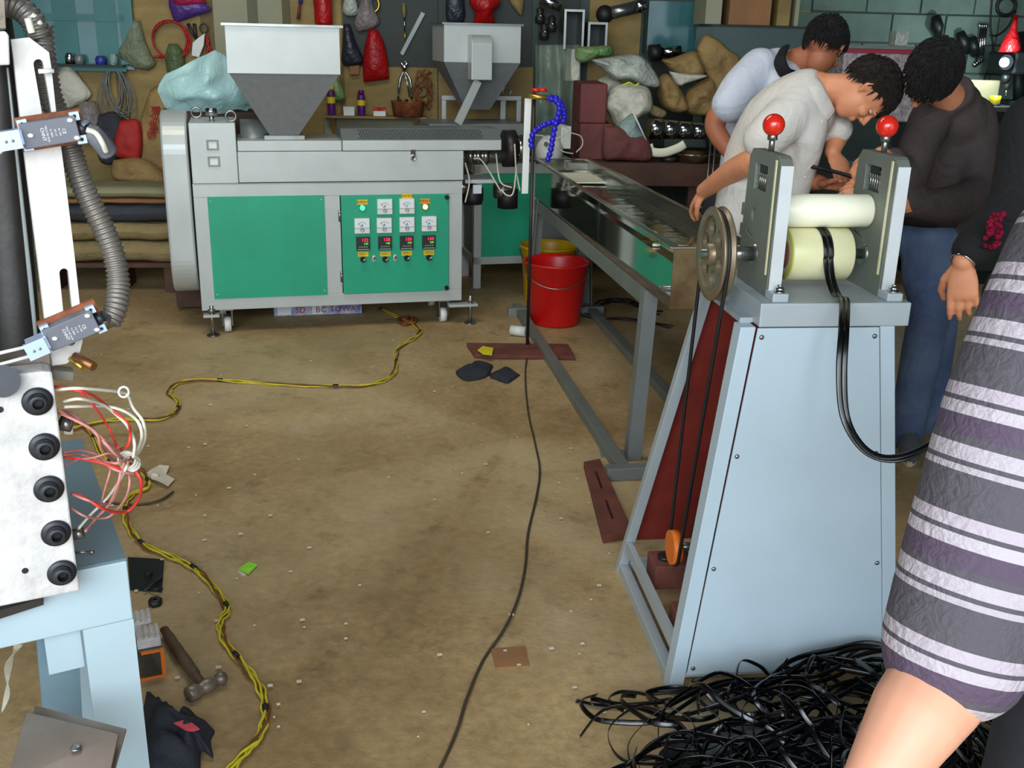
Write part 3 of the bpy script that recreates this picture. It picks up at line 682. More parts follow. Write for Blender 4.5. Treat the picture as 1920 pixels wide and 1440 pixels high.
# front sheet panel with screws
def fp(u, w, v=-.004): return Pf.P(u, v, w)
def ux(t, w): return (sidex(w)+.040)*(1-t)+(sidex(w, False)-.040)*t
wb0, wb1 = .055, ZT-.002
b = MB(); b.prism([fp(ux(0, wb0), wb0), fp(ux(1, wb0), wb0), fp(ux(1, wb1), wb1), fp(ux(0, wb1), wb1)], Pf.Y*.006); front = b.build('front_panel', 'puller_blue', pm, bevel=.001)
for t in (0, 1):
    for w_ in (.075, .36, .66, .955):
        u = ux(t, w_)+(.012 if t == 0 else -.012)
        o = MB().sphere(Pf.P(u, -.005, w_), (.006, .004, .006), 12, 6, (Pf.X, Pf.Y, Pf.Z)).build('screw', 'steel', front)
b = MB(); b.prism([fp(BLx+.040, .045, .002), fp(BRx-.040, .045, .002), fp(ux(1, .06), .06, .002), fp(ux(0, .06), .06, .002)], Pf.Y*.03); b.build('bottom_bar', 'puller_grey', pm)
# right closed side, back closed sheet in red oxide seen through the open left side
b = MB(); b.prism([Pf.P(BRx-.01, .05, .03), Pf.P(BRx-.01, DB-.03, .03), Pf.P(TRx-.01, .31, ZT), Pf.P(TRx-.01, .05, ZT)], Pf.X*-.004); b.build('side_panel', 'red_oxide', pm)
b = MB(); b.prism([Pf.P(BLx+.03, DB-.008, .10), Pf.P(BRx-.03, DB-.008, .10), Pf.P(TRx-.03, .332, ZT), Pf.P(TLx+.03, .332, ZT)], Pf.Y*.004); b.build('back_panel', 'red_oxide', pm)
# base rails
MB().box(Pf, .004, .034, .05, DB-.03, .0, .035).build('base_rail', 'puller_grey', pm, bevel=.002)
MB().box(Pf, .586, .616, .05, DB-.03, .0, .035).build('base_rail', 'puller_grey', pm, bevel=.002)
MB().box(Pf, .03, .59, DB-.03, DB, .0, .035).build('base_rail', 'puller_grey', pm, bevel=.002)
b = MB(); b.hexa([Pf.P(.012, .05, .10), Pf.P(.03, .05, .10), Pf.P(.03, DB-.04, .10), Pf.P(.012, DB-.04, .10), Pf.P(.014, .05, .13), Pf.P(.032, .05, .13), Pf.P(.032, DB-.05, .13), Pf.P(.014, DB-.05, .13)]); b.build('motor_rail', 'puller_grey', pm)
# motor mount blocks and motor with its pulley
for v_, w_ in ((.42, .085), (.16, .07)):
    o = MB().box(Pf, .05, .17, v_-.05, v_+.05, w_, w_+.075).build('motor_mount', 'rust_red', pm, bevel=.004)
    MB().cyl(Pf.P(.09, v_, w_+.075), Pf.P(.09, v_, w_+.085), .022, n=18).build('mount_bolt', 'dark_steel', o)
mc = Pf.P(.22, .30, .26)
MB().cyl(mc-Pf.X*.07, mc+Pf.X*.20, .085, n=28).build('motor', 'machine_dark', pm)
small = Pf.P(.078, .30, .26)
MB().cyl(small-Pf.X*.013, small+Pf.X*.013, .048, n=28).build('motor_pulley', 'orange_paint', pm)
MB().cyl(small, mc-Pf.X*.06, .012, n=12).build('motor_shaft', 'steel', pm)
# slab
MB().box(Pf, .141, .501, -.004, .36, ZT, 1.034).build('top_slab', 'puller_grey', pm, bevel=.003)
MB().box(Pf, .11, .141, .04, .34, ZT, .99).build('slab_lip', 'puller_grey', pm)
# roller side plates
SV0, SV1, SZ0, SZ1 = .045, .265, 1.034, 1.356
RS = (.16, 1.115); RU = (.16, 1.219)
def sp(u, v, w): return Pf.P(u, v, w)
for k, (ua, ub) in enumerate(((.172, .202), (.446, .476))):
    outer = [sp(ua, v, w) for v, w in ((SV0+.012, SZ0), (SV1, SZ0), (SV1, SZ0+.1), (SV1-.012, SZ1-.02), (SV1-.03, SZ1), (SV0+.025, SZ1), (SV0+.012, SZ1-.006), (SV0, SZ1-.02))]
    win = [sp(ua, v, w) for v, w in ((.125, 1.265), (.205, 1.265), (.205, 1.325), (.125, 1.325))]
    hole = [sp(ua, .19+.013*cos(a), 1.205+.016*sin(a)) for a in [2*pi*i/16 for i in range(16)]]
    slot = [sp(ua, v, w) for v, w in ((.175, 1.146), (.181, 1.151), (.226, 1.163), (.228, 1.158))]
    b = MB(); b.plate([outer, win, hole, slot], Pf.X*(ub-ua)); o = b.build('side_plate', 'plate_dark', pm, bevel=.0015)
    MB().box(Pf, ua+.0005, ub-.0005, SV0-.003, SV0+.001, SZ0+.02, SZ1-.02).build('plate_front_edge', 'plate_edge', o)
    MB().box(Pf, ua-.002, ua, SV0+.022, SV0+.030, SZ0+.05, SZ1-.01).build('guide_rib', 'poly_roller', o)
    b = MB()
    for j in range(5): b.cyl(sp(ua+.006, .135+.012*j, 1.268), sp(ua+.006, .135+.012*j, 1.285+.012*(4-j)*.0+.02), .0035, n=8)
    for j in range(4): b.tube([sp(ua+.012, .13, 1.275+.012*j), sp(ua+.012, .20, 1.275+.012*j)], .003, 6)
    b.build('spring', 'steel', o)
    MB().box(Pf, ua+.008, ub-.004, .15, .195, 1.285, 1.322).build('bearing_block', 'dark_steel', o)
    # ball handle
    hv_ = .155
    b = MB(); b.cyl(sp((ua+ub)/2, hv_, SZ1), sp((ua+ub)/2, hv_, SZ1+.035), .007, n=12); b.cyl(sp((ua+ub)/2, hv_, SZ1+.026), sp((ua+ub)/2, hv_, SZ1+.040), .012, n=6)
    o2 = b.build('handle_screw', 'steel', pm)
    MB().sphere(sp((ua+ub)/2, hv_, SZ1+.060), .0255, 28, 18).build('red_ball', 'red_ball', o2)
    # foot block with nut
    o3 = MB().box(Pf, ua-.002, ub+.006, .004, SV0+.012, SZ0, SZ0+.020).build('foot_block', 'puller_grey', pm, bevel=.003)
    b = MB(); c = sp((ua+ub)/2+.004, .022, SZ0+.02); b.cyl(c, c+Pf.Z*.003, .013, n=16); b.cyl(c+Pf.Z*.003, c+Pf.Z*.012, .0105, n=6); b.cyl(c+Pf.Z*.012, c+Pf.Z*.018, .006, n=12); b.build('hex_nut', 'chrome', o3)
    MB().cyl(sp(ua-.006, RS[0], RS[1]), sp(ub+.006, RS[0], RS[1]), .026, n=24).build('bearing', 'steel', o)
MB().box(Pf, .172, .202, SV1, SV1+.012, 1.19, 1.22).build('stop_block', 'plate_dark', pm); MB().box(Pf, .172, .202, SV1, SV1+.012, 1.14, 1.17).build('stop_block', 'plate_dark', pm)
# rollers
MB().lathe(Pf.P(.208, RU[0], RU[1]), Pf.X, [(0, 0), (.037, 0), (.039, .003), (.039, .232), (.035, .238), (0, .238)], 40).build('upper_roller', 'nylon', pm)
MB().cyl(Pf.P(.18, *RU), Pf.P(.455, *RU), .010, n=14).build('roller_shaft', 'steel', pm)
lr = MB().lathe(Pf.P(.246, RS[0], RS[1]), Pf.X, [(.034, 0), (.060, 0), (.0635, .006), (.0635, .150), (.060, .154), (.012, .154)], 44).build('lower_roller', 'poly_roller', pm)
MB().lathe(Pf.P(.2455, RS[0], RS[1]), Pf.X, [(.034, .001), (.0605, .0), (.061, .004)], 44).build('roller_face', 'poly_face', lr)
MB().lathe(Pf.P(.240, RS[0], RS[1]), Pf.X, [(.012, 0), (.034, .002), (.034, .01), (.012, .012)], 30).build('roller_hub', 'rust_red', lr)
MB().cyl(Pf.P(.04, *RS), Pf.P(.46, *RS), .0125, n=18).build('drive_shaft', 'steel', pm)
MB().cyl(Pf.P(.105, *RS), Pf.P(.170, *RS), .0175, n=18).build('shaft_collar', 'steel', pm)
# spoked pulley
pc = Pf.P(.078, RS[0], RS[1]); R_ = .112; axx = Pf.X
loops = [circ(pc-axx*.008, Pf.Y, Pf.Z, R_-.012, 44)]
for k in range(6):
    a = k*pi/3+.3; loops.append(circ(pc-axx*.008+Pf.Y*(.061*cos(a))+Pf.Z*(.061*sin(a)), Pf.Y, Pf.Z, .023, 16))
b = MB(); b.plate(loops, axx*.010); pw = b.build('pulley_web', 'pulley', pm)
MB().lathe(pc, axx, [(R_-.022, -.014), (R_-.003, -.016), (R_, -.013), (R_, -.0095), (R_-.014, -.002), (R_-.014, .002), (R_, .0095), (R_, .013), (R_-.003, .016), (R_-.022, .014), (R_-.022, -.014)], 56).build('pulley_rim', 'pulley', pm)
MB().cyl(pc-axx*.024, pc+axx*.02, .026, n=24).build('pulley_hub', 'pulley', pm)
# V belts down to the motor pulley
for off in (0.0,):
    a = V((0, .0, 1)); p1 = pc+axx*off; p2 = small+axx*off
    d = (p1-p2).normalized(); n_ = axx.cross(d).normalized()
    pts = []
    a1 = atan2(n_.dot(Pf.Z), n_.dot(Pf.Y))
    for i in range(17): t = a1+pi*i/16*(-1 if True else 1); pts.append(p1+Pf.Y*(R_-.010)*cos(t)+Pf.Z*(R_-.010)*sin(t))
    dd = [p for p in pts]
    if (dd[8]-p1).dot(d) < 0: pts = [p1+Pf.Y*(R_-.010)*cos(a1+pi*i/16)+Pf.Z*(R_-.010)*sin(a1+pi*i/16) for i in range(17)]; sg = 1
    else: sg = -1
    pts += [p2+Pf.Y*.05*cos(a1+sg*pi+sg*pi*i/12)+Pf.Z*.05*sin(a1+sg*pi+sg*pi*i/12) for i in range(13)]
    pts.append(pts[0]); MB().tube(pts, .0048, 6, ref=axx, cap=False).build('drive_belt', 'black_rubber', pm)

# ------------------------------------------------------------ black strap through the rollers, hanging in front
def ribbon(pts, wdir, w, t=.0012):
    pts = [V(p) for p in pts]; b = MB(); vs = []; n = len(pts); wd = V(wdir).normalized()
    for i in range(n):
        d = (pts[min(i+1, n-1)]-pts[max(i-1, 0)]).normalized(); wd = (wd-d*wd.dot(d)).normalized(); nn = d.cross(wd)
        for a, c in ((-1, 0), (-.6, -1), (.0, -.7), (.6, -1), (1, 0), (.6, 1), (.0, .7), (-.6, 1)): vs.append(pts[i]+wd*(a*w/2)+nn*(c*t/2))
    F = [(i*8+k, i*8+(k+1) % 8, i*8+8+(k+1) % 8, i*8+8+k) for i in range(n-1) for k in range(8)]
    b.add(vs, F, True); b.f += [tuple(range(8)), tuple(8*n-1-k for k in range(8))]; b.sm += [False, False]; return b
def nip(us):
    r = .0655; pts = [Pf.P(us, .60, 1.20), Pf.P(us, .40, 1.19), Pf.P(us, RS[0]+.02, RS[1]+r)]
    pts += [Pf.P(us+.003*i/8, RS[0]-r*sin(a), RS[1]+r*cos(a)) for i, a in enumerate([pi/2*1.05*i/8 for i in range(9)])]
    pts += [Pf.P(us+.004, .072, 1.072), Pf.P(us+.005, .030, 1.043)]
    return pts
st = thing('plastic_strap', 'glossy black plastic strap squeezed between the rollers and hanging down in a loop', 'strap', Pf.P(.34, -.1, .3))
for k, us in enumerate((.322, .335)):
    base = nip(us)
    dx = .012*k
    tail = [gy(1578+10*k, 562, 2.262), gy(1577+10*k, 620, 2.14), gy(1573+10*k, 700, 2.09), gy(1580+8*k, 780, 2.06), gy(1610+3*k, 835-4*k, 2.02), gy(1650, 860-4*k, 1.99), gy(1700, 858-6*k, 1.97), gy(1760, 820, 1.94), gy(1840, 740, 1.9), gy(1960, 700, 1.9)]
    pts = catmull(base+tail, 5)
    ribbon(pts, Pf.X, .0125, .0022).build('strap_strand', 'gloss_strap', st)
# ------------------------------------------------------------ press stand at the left edge
o_ = gz(238, 1052, .81); Lf = Frame((o_.x, o_.y, 0), .5)
pr_ = thing('press_machine', 'pale blue steel stand at left carrying a white bolted plate, slotted rails and limit switches', 'machine', Lf.P(-.3, .3, 0))
H_ = lambda x, y, v=0: Lf.hit(x, y, v)
b = MB(); b.box(Lf, -1.1, 0, -.0, .006, .707, .81); b.build('apron', 'table_blue', pr_, bevel=.002)
MB().box(Lf, -1.1, 0, .006, .56, .80, .812).build('table_top', 'table_top', pr_)
MB().box(Lf, -.075, 0, .0, .006, 0, .707).build('leg_face', 'table_blue', pr_)
MB().box(Lf, -.006, 0, .006, .07, 0, .80).build('leg_flange', 'table_blue', pr_)
MB().box(Lf, -.070, -.064, .006, .05, 0, .70).build('leg_inner_flange', 'table_top', pr_)
b = MB(); b.box(Lf, -.07, 0, .50, .56, 0, .80); b.build('leg', 'table_blue', pr_)
b = MB(); b.box(Lf, -.52, -.44, 0, .06, 0, .707); b.build('leg', 'table_blue', pr_)
MB().box(Lf, -.13, -.078, .02, .026, .63, .707).build('bracket_plate', 'table_blue', pr_)
b = MB(); b.hexa([Lf.P(-.16, .3, .0), Lf.P(-.10, .3, 0), Lf.P(-.10, .33, 0), Lf.P(-.16, .33, 0), Lf.P(-.14, .03, .70), Lf.P(-.08, .03, .70), Lf.P(-.08, .06, .70), Lf.P(-.14, .06, .70)]); b.build('brace', 'table_top', pr_)
MB().box(Lf, -1.1, -.006, .03, .06, .10, .14).build('stretcher', 'table_top', pr_)
# white bolted plate
PV = -.045
bp = MB(); bp.prism([H_(-260, 735, PV), H_(-260, 1190, PV), H_(150, 1108, PV), H_(147, 1085, PV), H_(98, 697, PV), H_(80, 696, PV)], Lf.Y*.043)
plate_ = bp.build('bolted_plate', 'white_block', pr_, bevel=.003)
MB().prism([H_(-200, 1205, -.02), H_(82, 1120, -.02), H_(82, 1134, -.02), H_(-200, 1225, -.02)], Lf.Y*.018).build('shim_plate', 'dark_steel', pr_)
for x, y in ((70, 752), (83, 837), (91.5, 916), (105, 999), (116, 1073)):
    c = H_(x, y, PV); n_ = -Lf.Y
    o = MB().lathe(c, n_, [(0, 0), (.0195, 0), (.0205, .002), (.0195, .004), (.013, .005)], 28).build('bolt', 'bolt_black', pr_)
    MB().lathe(c, n_, [(.0135, .004), (.0125, .015), (.0105, .0165), (.0075, .0165)], 28).build('bolt_head', 'bolt_black', o)
    b = MB(); b.lathe(c, n_, [(.0075, .0165), (.007, .006), (0, .006)], 6, smooth=False); b.build('hex_socket', 'black_rubber', o)
for x, y in ((0, 768), (47, 1070)): MB().cyl(H_(x, y, PV)-Lf.Y*.0008, H_(x, y, PV)+Lf.Y*.001, .0045, n=14).build('drilled_hole', 'black_rubber', plate_)
# slotted rail (upper arm and lower tongue) leaning upward
RV = .01
def poly(pts, v, th, name, m, holes=(), bev=.002, parent=None):
    b = MB(); b.plate([[H_(x, y, v) for x, y in pts]]+[[H_(x, y, v) for x, y in h] for h in holes], Lf.Y*th); return b.build(name, m, parent or pr_, bevel=bev)
def slot(x0, y0, x1, y1, r):
    a = atan2(y1-y0, x1-x0)
    return [(x0+r*cos(a+pi/2+pi*i/8), y0+r*sin(a+pi/2+pi*i/8)) for i in range(9)]+[(x1+r*cos(a-pi/2+pi*i/8), y1+r*sin(a-pi/2+pi*i/8)) for i in range(9)]
poly([(20, 74), (55, 70), (92, 98), (97, 130), (105, 205), (118, 300), (128, 380), (140, 480), (152, 590), (155, 640), (150, 660), (125, 682), (98, 686), (84, 600), (70, 480), (52, 340), (38, 220), (28, 130)], RV, .022, 'slotted_rail', 'rail_white',
     holes=[slot(72, 120, 88, 212, 9), slot(120, 512, 133, 640, 8.5)])
# guide post, dark column and thin edge bar behind the rail
poly([(12, 126), (17, 126), (62, 530), (72, 640), (66, 650), (56, 560)], RV+.03, .01, 'edge_bar', 'silver_dark')
a, b_ = H_(-12, 110, .10), H_(40, 700, .10)
MB().tube([a+V((-.01, 0, .25)), a, b_, b_+V((.0, 0, -.1))], .031, 28).build('tie_column', 'dark_steel', pr_)
poly([(-30, 60), (10, 58), (17, 66), (19, 122), (-30, 124)], -.01, .05, 'clamp_block', 'rail_white')
poly([(-30, -40), (8, -40), (12, 56), (-30, 58)], 0, .03, 'guard_plate', 'iron')
poly([(-40, 690), (95, 660), (96, 696), (-40, 712)], .0, .06, 'base_bar', 'iron')
MB().cyl(H_(5, 715, -.03), H_(5, 715, -.06), .022, n=24).build('round_boss', 'bolt_black', pr_)
# limit switches
def limit_switch(c, ang, arm1, arm2):
    U = (Lf.X*cos(ang)+Lf.Z*sin(ang)); W = (-Lf.X*sin(ang)+Lf.Z*cos(ang)); N_ = -Lf.Y
    F_ = lambda a, b, d: c+U*a+W*b+N_*d
    def bx(a0, a1, b0, b1, d0, d1): return MB().hexa([F_(a0, b0, d0), F_(a1, b0, d0), F_(a1, b1, d0), F_(a0, b1, d0), F_(a0, b0, d1), F_(a1, b0, d1), F_(a1, b1, d1), F_(a0, b1, d1)])
    bx(-.038, .044, -.022, .022, -.012, .0).build('mounting_plate', 'rust', pr_)
    ls = bx(-.036, .034, -.0165, .0165, 0, .026).build('limit_switch', 'switch_grey', pr_, bevel=.0015, label='grey limit switch with printed cover')
    for a_, b2 in ((.027, .0115), (.030, -.012), (-.025, .000)):
        MB().sphere(F_(a_, b2, .026), (.0042, .0042, .003), 12, 8).build('cover_screw', 'white_plastic', ls)
    for a_, b2 in ((.034, .015), (.036, -.016), (-.031, .015), (-.031, -.014)):
        bb = MB(); lo = [F_(a_+x*.006, b2+y*.0055, .008) for x, y in ((-1, -1), (1, -1), (1, 1), (-1, 1))]; ho = [F_(a_+.0025*cos(t), b2+.0025*sin(t), .008) for t in [2*pi*i/10 for i in range(10)]]
        bb.plate([lo, ho], N_*.010); bb.build('mounting_ear', 'switch_blue', ls)
    fr = Frame((0, 0, 0), 0); fr.o = c+N_*.0262; fr.X = -W; fr.Y = -N_; fr.Z = U   # lettering runs across the body
    for i, (t_, s_) in enumerate((('CHNT', .0062), ('YBLX-ME 8104', .0034), ('Ui 380V', .0034), ('AC-15', .0034), ('Ith 10A', .0034), ('CE', .0060))):
        text(fr, t_, .001, 0, -.010+i*.0052, s_, 'white_plastic', ls, 'lettering', depth=.0002)
    MB().tube([F_(.034, -.003, .012), F_(.046, -.003, .012)], .009, 14).build('cable_gland', 'bolt_black', ls)
    # lever head and rod
    hd = bx(-.062, -.034, -.010, .010, .004, .030).build('lever_head', 'switch_blue', ls, bevel=.0015)
    b = MB(); e1 = F_(-.052, 0, .034); b.obox(F_(-.052, -.001, .034), U*.014, W*.012, N_*.003); b.build('lever_clamp', 'switch_blue', ls)
    for q_ in (-.004, .004): MB().sphere(F_(-.052+q_, -.002, .037), .002, 8, 6).build('clamp_screw', 'steel', ls)
    for a1 in (arm1, arm2):
        s0 = F_(-.056, (.006 if a1 is arm1 else -.008), .034); MB().tube([s0, H_(a1[0], a1[1], -.03)], .0026, 8).build('lever_rod', 'white_plastic', ls)
    return F_(.046, -.003, .012)
e1_ = limit_switch(H_(92, 245, -.0), radians(8), (-60, 292), (-60, 330))
e2_ = limit_switch(H_(132, 612, -.0), radians(19), (-60, 676), (-60, 700))
# corrugated conduits
def conduit(pts, r, name='corrugated_conduit', pitch=.0072):
    P_ = catmull(pts, 14); out = []; acc = 0; L_ = [0]
    for i in range(1, len(P_)): L_.append(L_[-1]+(P_[i]-P_[i-1]).length)
    n = int(L_[-1]/(pitch/4)); j = 0; Q = []; R = []
    for k in range(n+1):
        s_ = L_[-1]*k/n
        while j < len(L_)-2 and L_[j+1] < s_: j += 1
        t = (s_-L_[j])/max(1e-9, L_[j+1]-L_[j]); Q.append(P_[j].lerp(P_[j+1], t)); R.append(r*(1.0, 1.10, 1.0, .88)[k % 4])
    return MB().tube(Q, R, 14).build(name, 'conduit', pr_)
conduit([H_(-40, 10, .06), H_(0, 8, .06), H_(35, 14, .05), H_(60, 38, .04), H_(74, 70, .04)], .0155)
conduit([H_(76, 46, .05), H_(80, 95, .05), H_(86, 140, .06), H_(98, 190, .06), H_(122, 250, .05), H_(145, 320, .05), H_(165, 370, .05), H_(195, 430, .045), H_(214, 480, .04), H_(222, 530, .03), H_(218, 575, .01), H_(205, 606, -.0)], .0155)
MB().tube(catmull([e2_, H_(195, 606, -.005), H_(212, 598, -.0)], 8), .010, 12).build('elbow_fitting', 'steel', pr_)
MB().tube(catmull([e1_, H_(160, 238, -.01), H_(185, 262, -.01), H_(203, 285, .0)], 8), [.010]*8+[.013]*8+[.0135], 12).build('rubber_sleeve', 'switch_grey', pr_)
MB().tube(catmull([H_(162, 243, -.03), H_(180, 250, -.03), H_(192, 268, -.03), H_(199, 284, -.02)], 8), .0038, 8).build('white_cable', 'wire_white', pr_)
MB().tube(catmull([H_(52, 34, .02), H_(56, 48, .02), H_(60, 62, .02)], 6), .005, 8).build('white_cable', 'wire_white', pr_)
MB().tube(catmull([H_(58, 28, .03), H_(68, 36, .03), H_(75, 47, .03)], 6), .005, 8).build('white_cable', 'wire_white', pr_)
MB().tube([H_(72, 134, -.002), H_(101, 133, -.002)], .003, 8).build('cable_tie', 'white_plastic', pr_)
# heater rods and copper stubs below the rail
MB().cyl(H_(140, 668, .0), H_(176, 688, -.03), .0065, n=14).build('copper_stub', 'copper', pr_)
MB().cyl(H_(132, 672, .01), H_(155, 690, -.01), .004, n=12).build('copper_stub', 'brass', pr_)
poly([(97, 694), (140, 698), (138, 716), (100, 712)], .03, .03, 'side_lug', 'stone_grey')
MB().cyl(H_(136, 1003, .0), H_(158, 998, .0), .0085, n=18).build('heater_cartridge', 'steel', pr_)
MB().cyl(H_(112, 792, .0), H_(134, 798, .0), .011, n=16).build('heater_cartridge', 'steel', pr_)
MB().cyl(H_(118, 808, .0), H_(136, 808, .0), .006, n=12).build('heater_cap', 'wire_white', pr_)
MB().box(Lf, -.03, .0, .05, .12, .80, .812)
MB().cyl(H_(140, 1036, .02), H_(172, 1035, .02), .002, n=8).build('long_screw', 'steel', pr_)
MB().sphere(H_(172, 1035, .02), (.004, .004, .004), 10, 6).build('screw_head', 'steel', pr_)
# wire bundle: knotted in the middle
K = (232, 862)
wires = [
 ('wire_white', .0034, [(100, 732), (140, 728), (180, 730), (225, 735), (240, 742), (250, 765), (268, 790), (272, 820), (262, 845), (250, 858)]),
 ('wire_white', .0034, [(118, 753), (150, 748), (190, 758), (215, 775), (240, 800), (252, 830), (250, 858)]),
 ('wire_white', .0034, [(120, 763), (150, 762), (200, 762), (235, 772), (258, 790), (266, 815), (260, 840), (252, 856)]),
 ('wire_pink', .0030, [(106, 770), (130, 774), (160, 795), (190, 825), (215, 850), K]),
 ('wire_pink', .0030, [(108, 772), (140, 785), (175, 808), (205, 838), (228, 858)]),
 ('wire_pink', .0028, [(108, 768), (145, 790), (180, 812), (190, 840), (210, 862), (235, 868)]),
 ('wire_pink', .0028, [(110, 774), (165, 800), (200, 828), (224, 842), (234, 858)]),
 ('wire_red', .0030, [(100, 725), (150, 733), (180, 745), (205, 765), (238, 792), (244, 815), (240, 835), (228, 842)]),
 ('wire_red', .0024, [(150, 735), (175, 760), (200, 795), (212, 820), (222, 840)]),
 ('wire_pink', .0030, [(118, 848), (150, 844), (180, 852), (200, 866), (222, 868), (240, 862)]),
 ('wire_pink', .0030, [(118, 853), (155, 853), (190, 866), (220, 882), (255, 888), (262, 880), (256, 865), (240, 858)]),
 ('wire_red', .0026, [(120, 858), (150, 860), (190, 868), (230, 880), (255, 885)]),
 ('wire_red', .0034, [(136, 925), (160, 934), (190, 952), (215, 960), (240, 958), (260, 935), (265, 905), (256, 885), (245, 870)]),
 ('wire_pink', .0030, [(134, 926), (165, 938), (190, 945), (208, 942), (220, 920), (228, 890), (232, 868)]),
 ('wire_pink', .0026, [(132, 952), (160, 968), (190, 972), (210, 965), (235, 935), (243, 905), (240, 880)]),
 ('wire_white', .0030, [(148, 990), (170, 965), (200, 935), (222, 905), (235, 880), (240, 866)]),
 ('wire_pink', .0030, [(160, 996), (180, 972), (205, 945), (222, 905), (228, 872)]),
 ('wire_pink', .0022, [(122, 872), (145, 862), (175, 858), (205, 850), (230, 858)]),
 ('wire_pink', .0022, [(190, 945), (196, 920), (205, 890), (210, 870), (222, 860)]),
]
for k, (m_, r, P_) in enumerate(wires):
    MB().tube(catmull([H_(x, y, -.02-.03*sin(i*1.3+k)*(0 if i == 0 else 1)) for i, (x, y) in enumerate(P_)], 8), r*.72, 7).build('lead_wire', m_, pr_)
for k in range(3):
    c = H_(238+k*4, 862+k*3, -.03); MB().tube([c+Lf.X*(.012*cos(a))+Lf.Z*(.008*sin(a))+Lf.Y*(.012*sin(a)) for a in [2*pi*i/16 for i in range(17)]], .0022, 6).build('cable_tie', 'wire_white', pr_)
c = H_(232, 735, -.02); MB().tube([c+Lf.X*(.007*cos(a))+Lf.Z*(.008*sin(a)) for a in [2*pi*i/14 for i in range(15)]], .0018, 6).build('cable_tie', 'white_plastic', pr_)
# ------------------------------------------------------------ back wall boards, window, shelf
def W(x, y, v=-.03): return WF.hit(x, y, v)
def wrect(x0, y0, x1, y1, v0, v1, name, m, parent=None, bevel=0, label=None):
    ua, wa = WF.uw(x0, y1, v0); ub, wb_ = WF.uw(x1, y0, v0); return MB().box(WF, ua, ub, v0, v1, wa, wb_).build(name, m, parent, bevel=bevel, label=label)
for x0, y0, x1, y1, m_ in ((96, 126, 236, 352, 'plywood'), (237, -60, 394, 352, 'plywood'), (396, -60, 479, 330, 'plywood_pale'), (481, -60, 541, 330, 'plywood_pale'), (543, -60, 640, 330, 'plywood'), (642, -60, 820, 124, 'board_dark'), (822, -60, 1000, 124, 'board_dark'),
    (642, 126, 820, 330, 'plywood'), (822, 126, 1000, 330, 'plywood'), (1002, -60, 1090, 330, 'board_dark'), (1092, -60, 1208, 330, 'plywood'), (1318, -60, 1420, 60, 'plywood'), (1422, -60, 1528, 60, 'plywood'), (1210, 60, 1528, 330, 'board_dark')):
    wrect(x0, y0, x1, y1, -.016, 0, 'wall_board', m_, wb)
win = struct(wrect(-200, -80, 233, 122, -.06, -.05, 'window_1', 'teal_glass'))
for x0, y0, x1, y1 in ((-200, 120, 236, 126), (232, -80, 238, 120), (-200, 28, 232, 31)): wrect(x0, y0, x1, y1, -.075, -.045, 'window_frame', 'teal_frame', win)
for x0, x1 in ((20, 26), (108, 130), (186, 206)): wrect(x0, -80, x1, 119, -.066, -.058, 'window_bar', 'teal_frame', win)
win2 = struct(wrect(1212, 4, 1312, 96, -.05, -.04, 'window_2', 'teal_glass')); wrect(1206, -60, 1216, 100, -.07, -.03, 'window_frame', 'board_dark', win2); wrect(1310, -60, 1320, 100, -.07, -.03, 'window_frame', 'board_dark', win2)

def T1(o, label, cat, group=None, kind=None): return tag(o, label, cat, group, kind)
lu0 = WF.uw(100, 122, -.10)[0]; lu1, lz_ = WF.uw(234, 122, -.10)
T1(MB().box(WF, lu0, lu1, -.15, -.076, lz_-.012, lz_).build('window_ledge_shelf', 'board_dark'), 'narrow dark ledge along the foot of the teal window', 'shelf')
for x, r_, h_, m_, nm, lab in ((132, .028, .07, 'chrome', 'metal_cup', 'shiny metal cup on the window ledge'), (150, .03, .06, 'silver_dark', 'grey_jar', 'grey jar on the window ledge beside the metal cup'), (190, .034, .055, 'blue_box', 'blue_tin', 'blue tin on the window ledge'), (214, .026, .07, 'plastic_pale', 'glass_jar', 'pale glass jar at the right end of the window ledge')):
    p = WF.P(WF.uw(x, 122, -.11)[0], -.11, lz_); T1(MB().lathe(p, (0, 0, 1), [(0, 0), (r_, 0), (r_*1.05, h_*.7), (r_*.8, h_*.85), (r_*.8, h_), (0, h_)], 18).build(nm, m_), lab, nm.split('_')[1])
# shelf under the spray cans, at the wall behind the front extruder
sv = -.16
ua, wa = WF.uw(606, 217, sv); ub, _ = WF.uw(800, 217, sv)
sh = thing('wall_shelf', 'narrow plywood shelf on the wall right of the tall hopper', 'shelf', WF.P((ua+ub)/2, sv, wa))
MB().box(WF, ua, ub, sv, -.016, wa-.014, wa).build('shelf_board', 'plywood', sh)
MB().box(WF, ua, ub, -.04, -.016, wa-.16, wa-.015).build('shelf_cleat', 'plywood_pale', sh)
for uu in (ua+.05, ub-.09): MB().prism([WF.P(uu, -.04, wa-.014), WF.P(uu, sv+.02, wa-.014), WF.P(uu, -.04, wa-.15)], WF.X*.03).build('shelf_bracket', 'plywood', sh)
def on_shelf(x, v=-.09): u, _ = WF.uw(x, 217, v); return WF.P(u, v, wa)
def spray(x, h, m1, m2, lab):
    c = on_shelf(x); t = thing('spray_can', lab, 'spray can', c)
    MB().lathe(c, (0, 0, 1), [(0, 0), (.026, 0), (.028, .006), (.028, h*.78), (.022, h*.84), (0, h*.84)], 20).build('can_body', m1, t)
    MB().lathe(c+V((0, 0, h*.84)), (0, 0, 1), [(0, 0), (.021, 0), (.021, h*.12), (.016, h*.16), (0, h*.16)], 16).build('cap', m2, t)
    MB().lathe(c, (0, 0, 1), [(.0283, h*.40), (.0285, h*.41), (.0285, h*.60), (.0283, h*.61)], 20).build('label_band', 'bright_yellow', t)
spray(622, .20, 'spray_purple', 'bright_yellow', 'tall purple and yellow spray can beside the grey hopper cone')
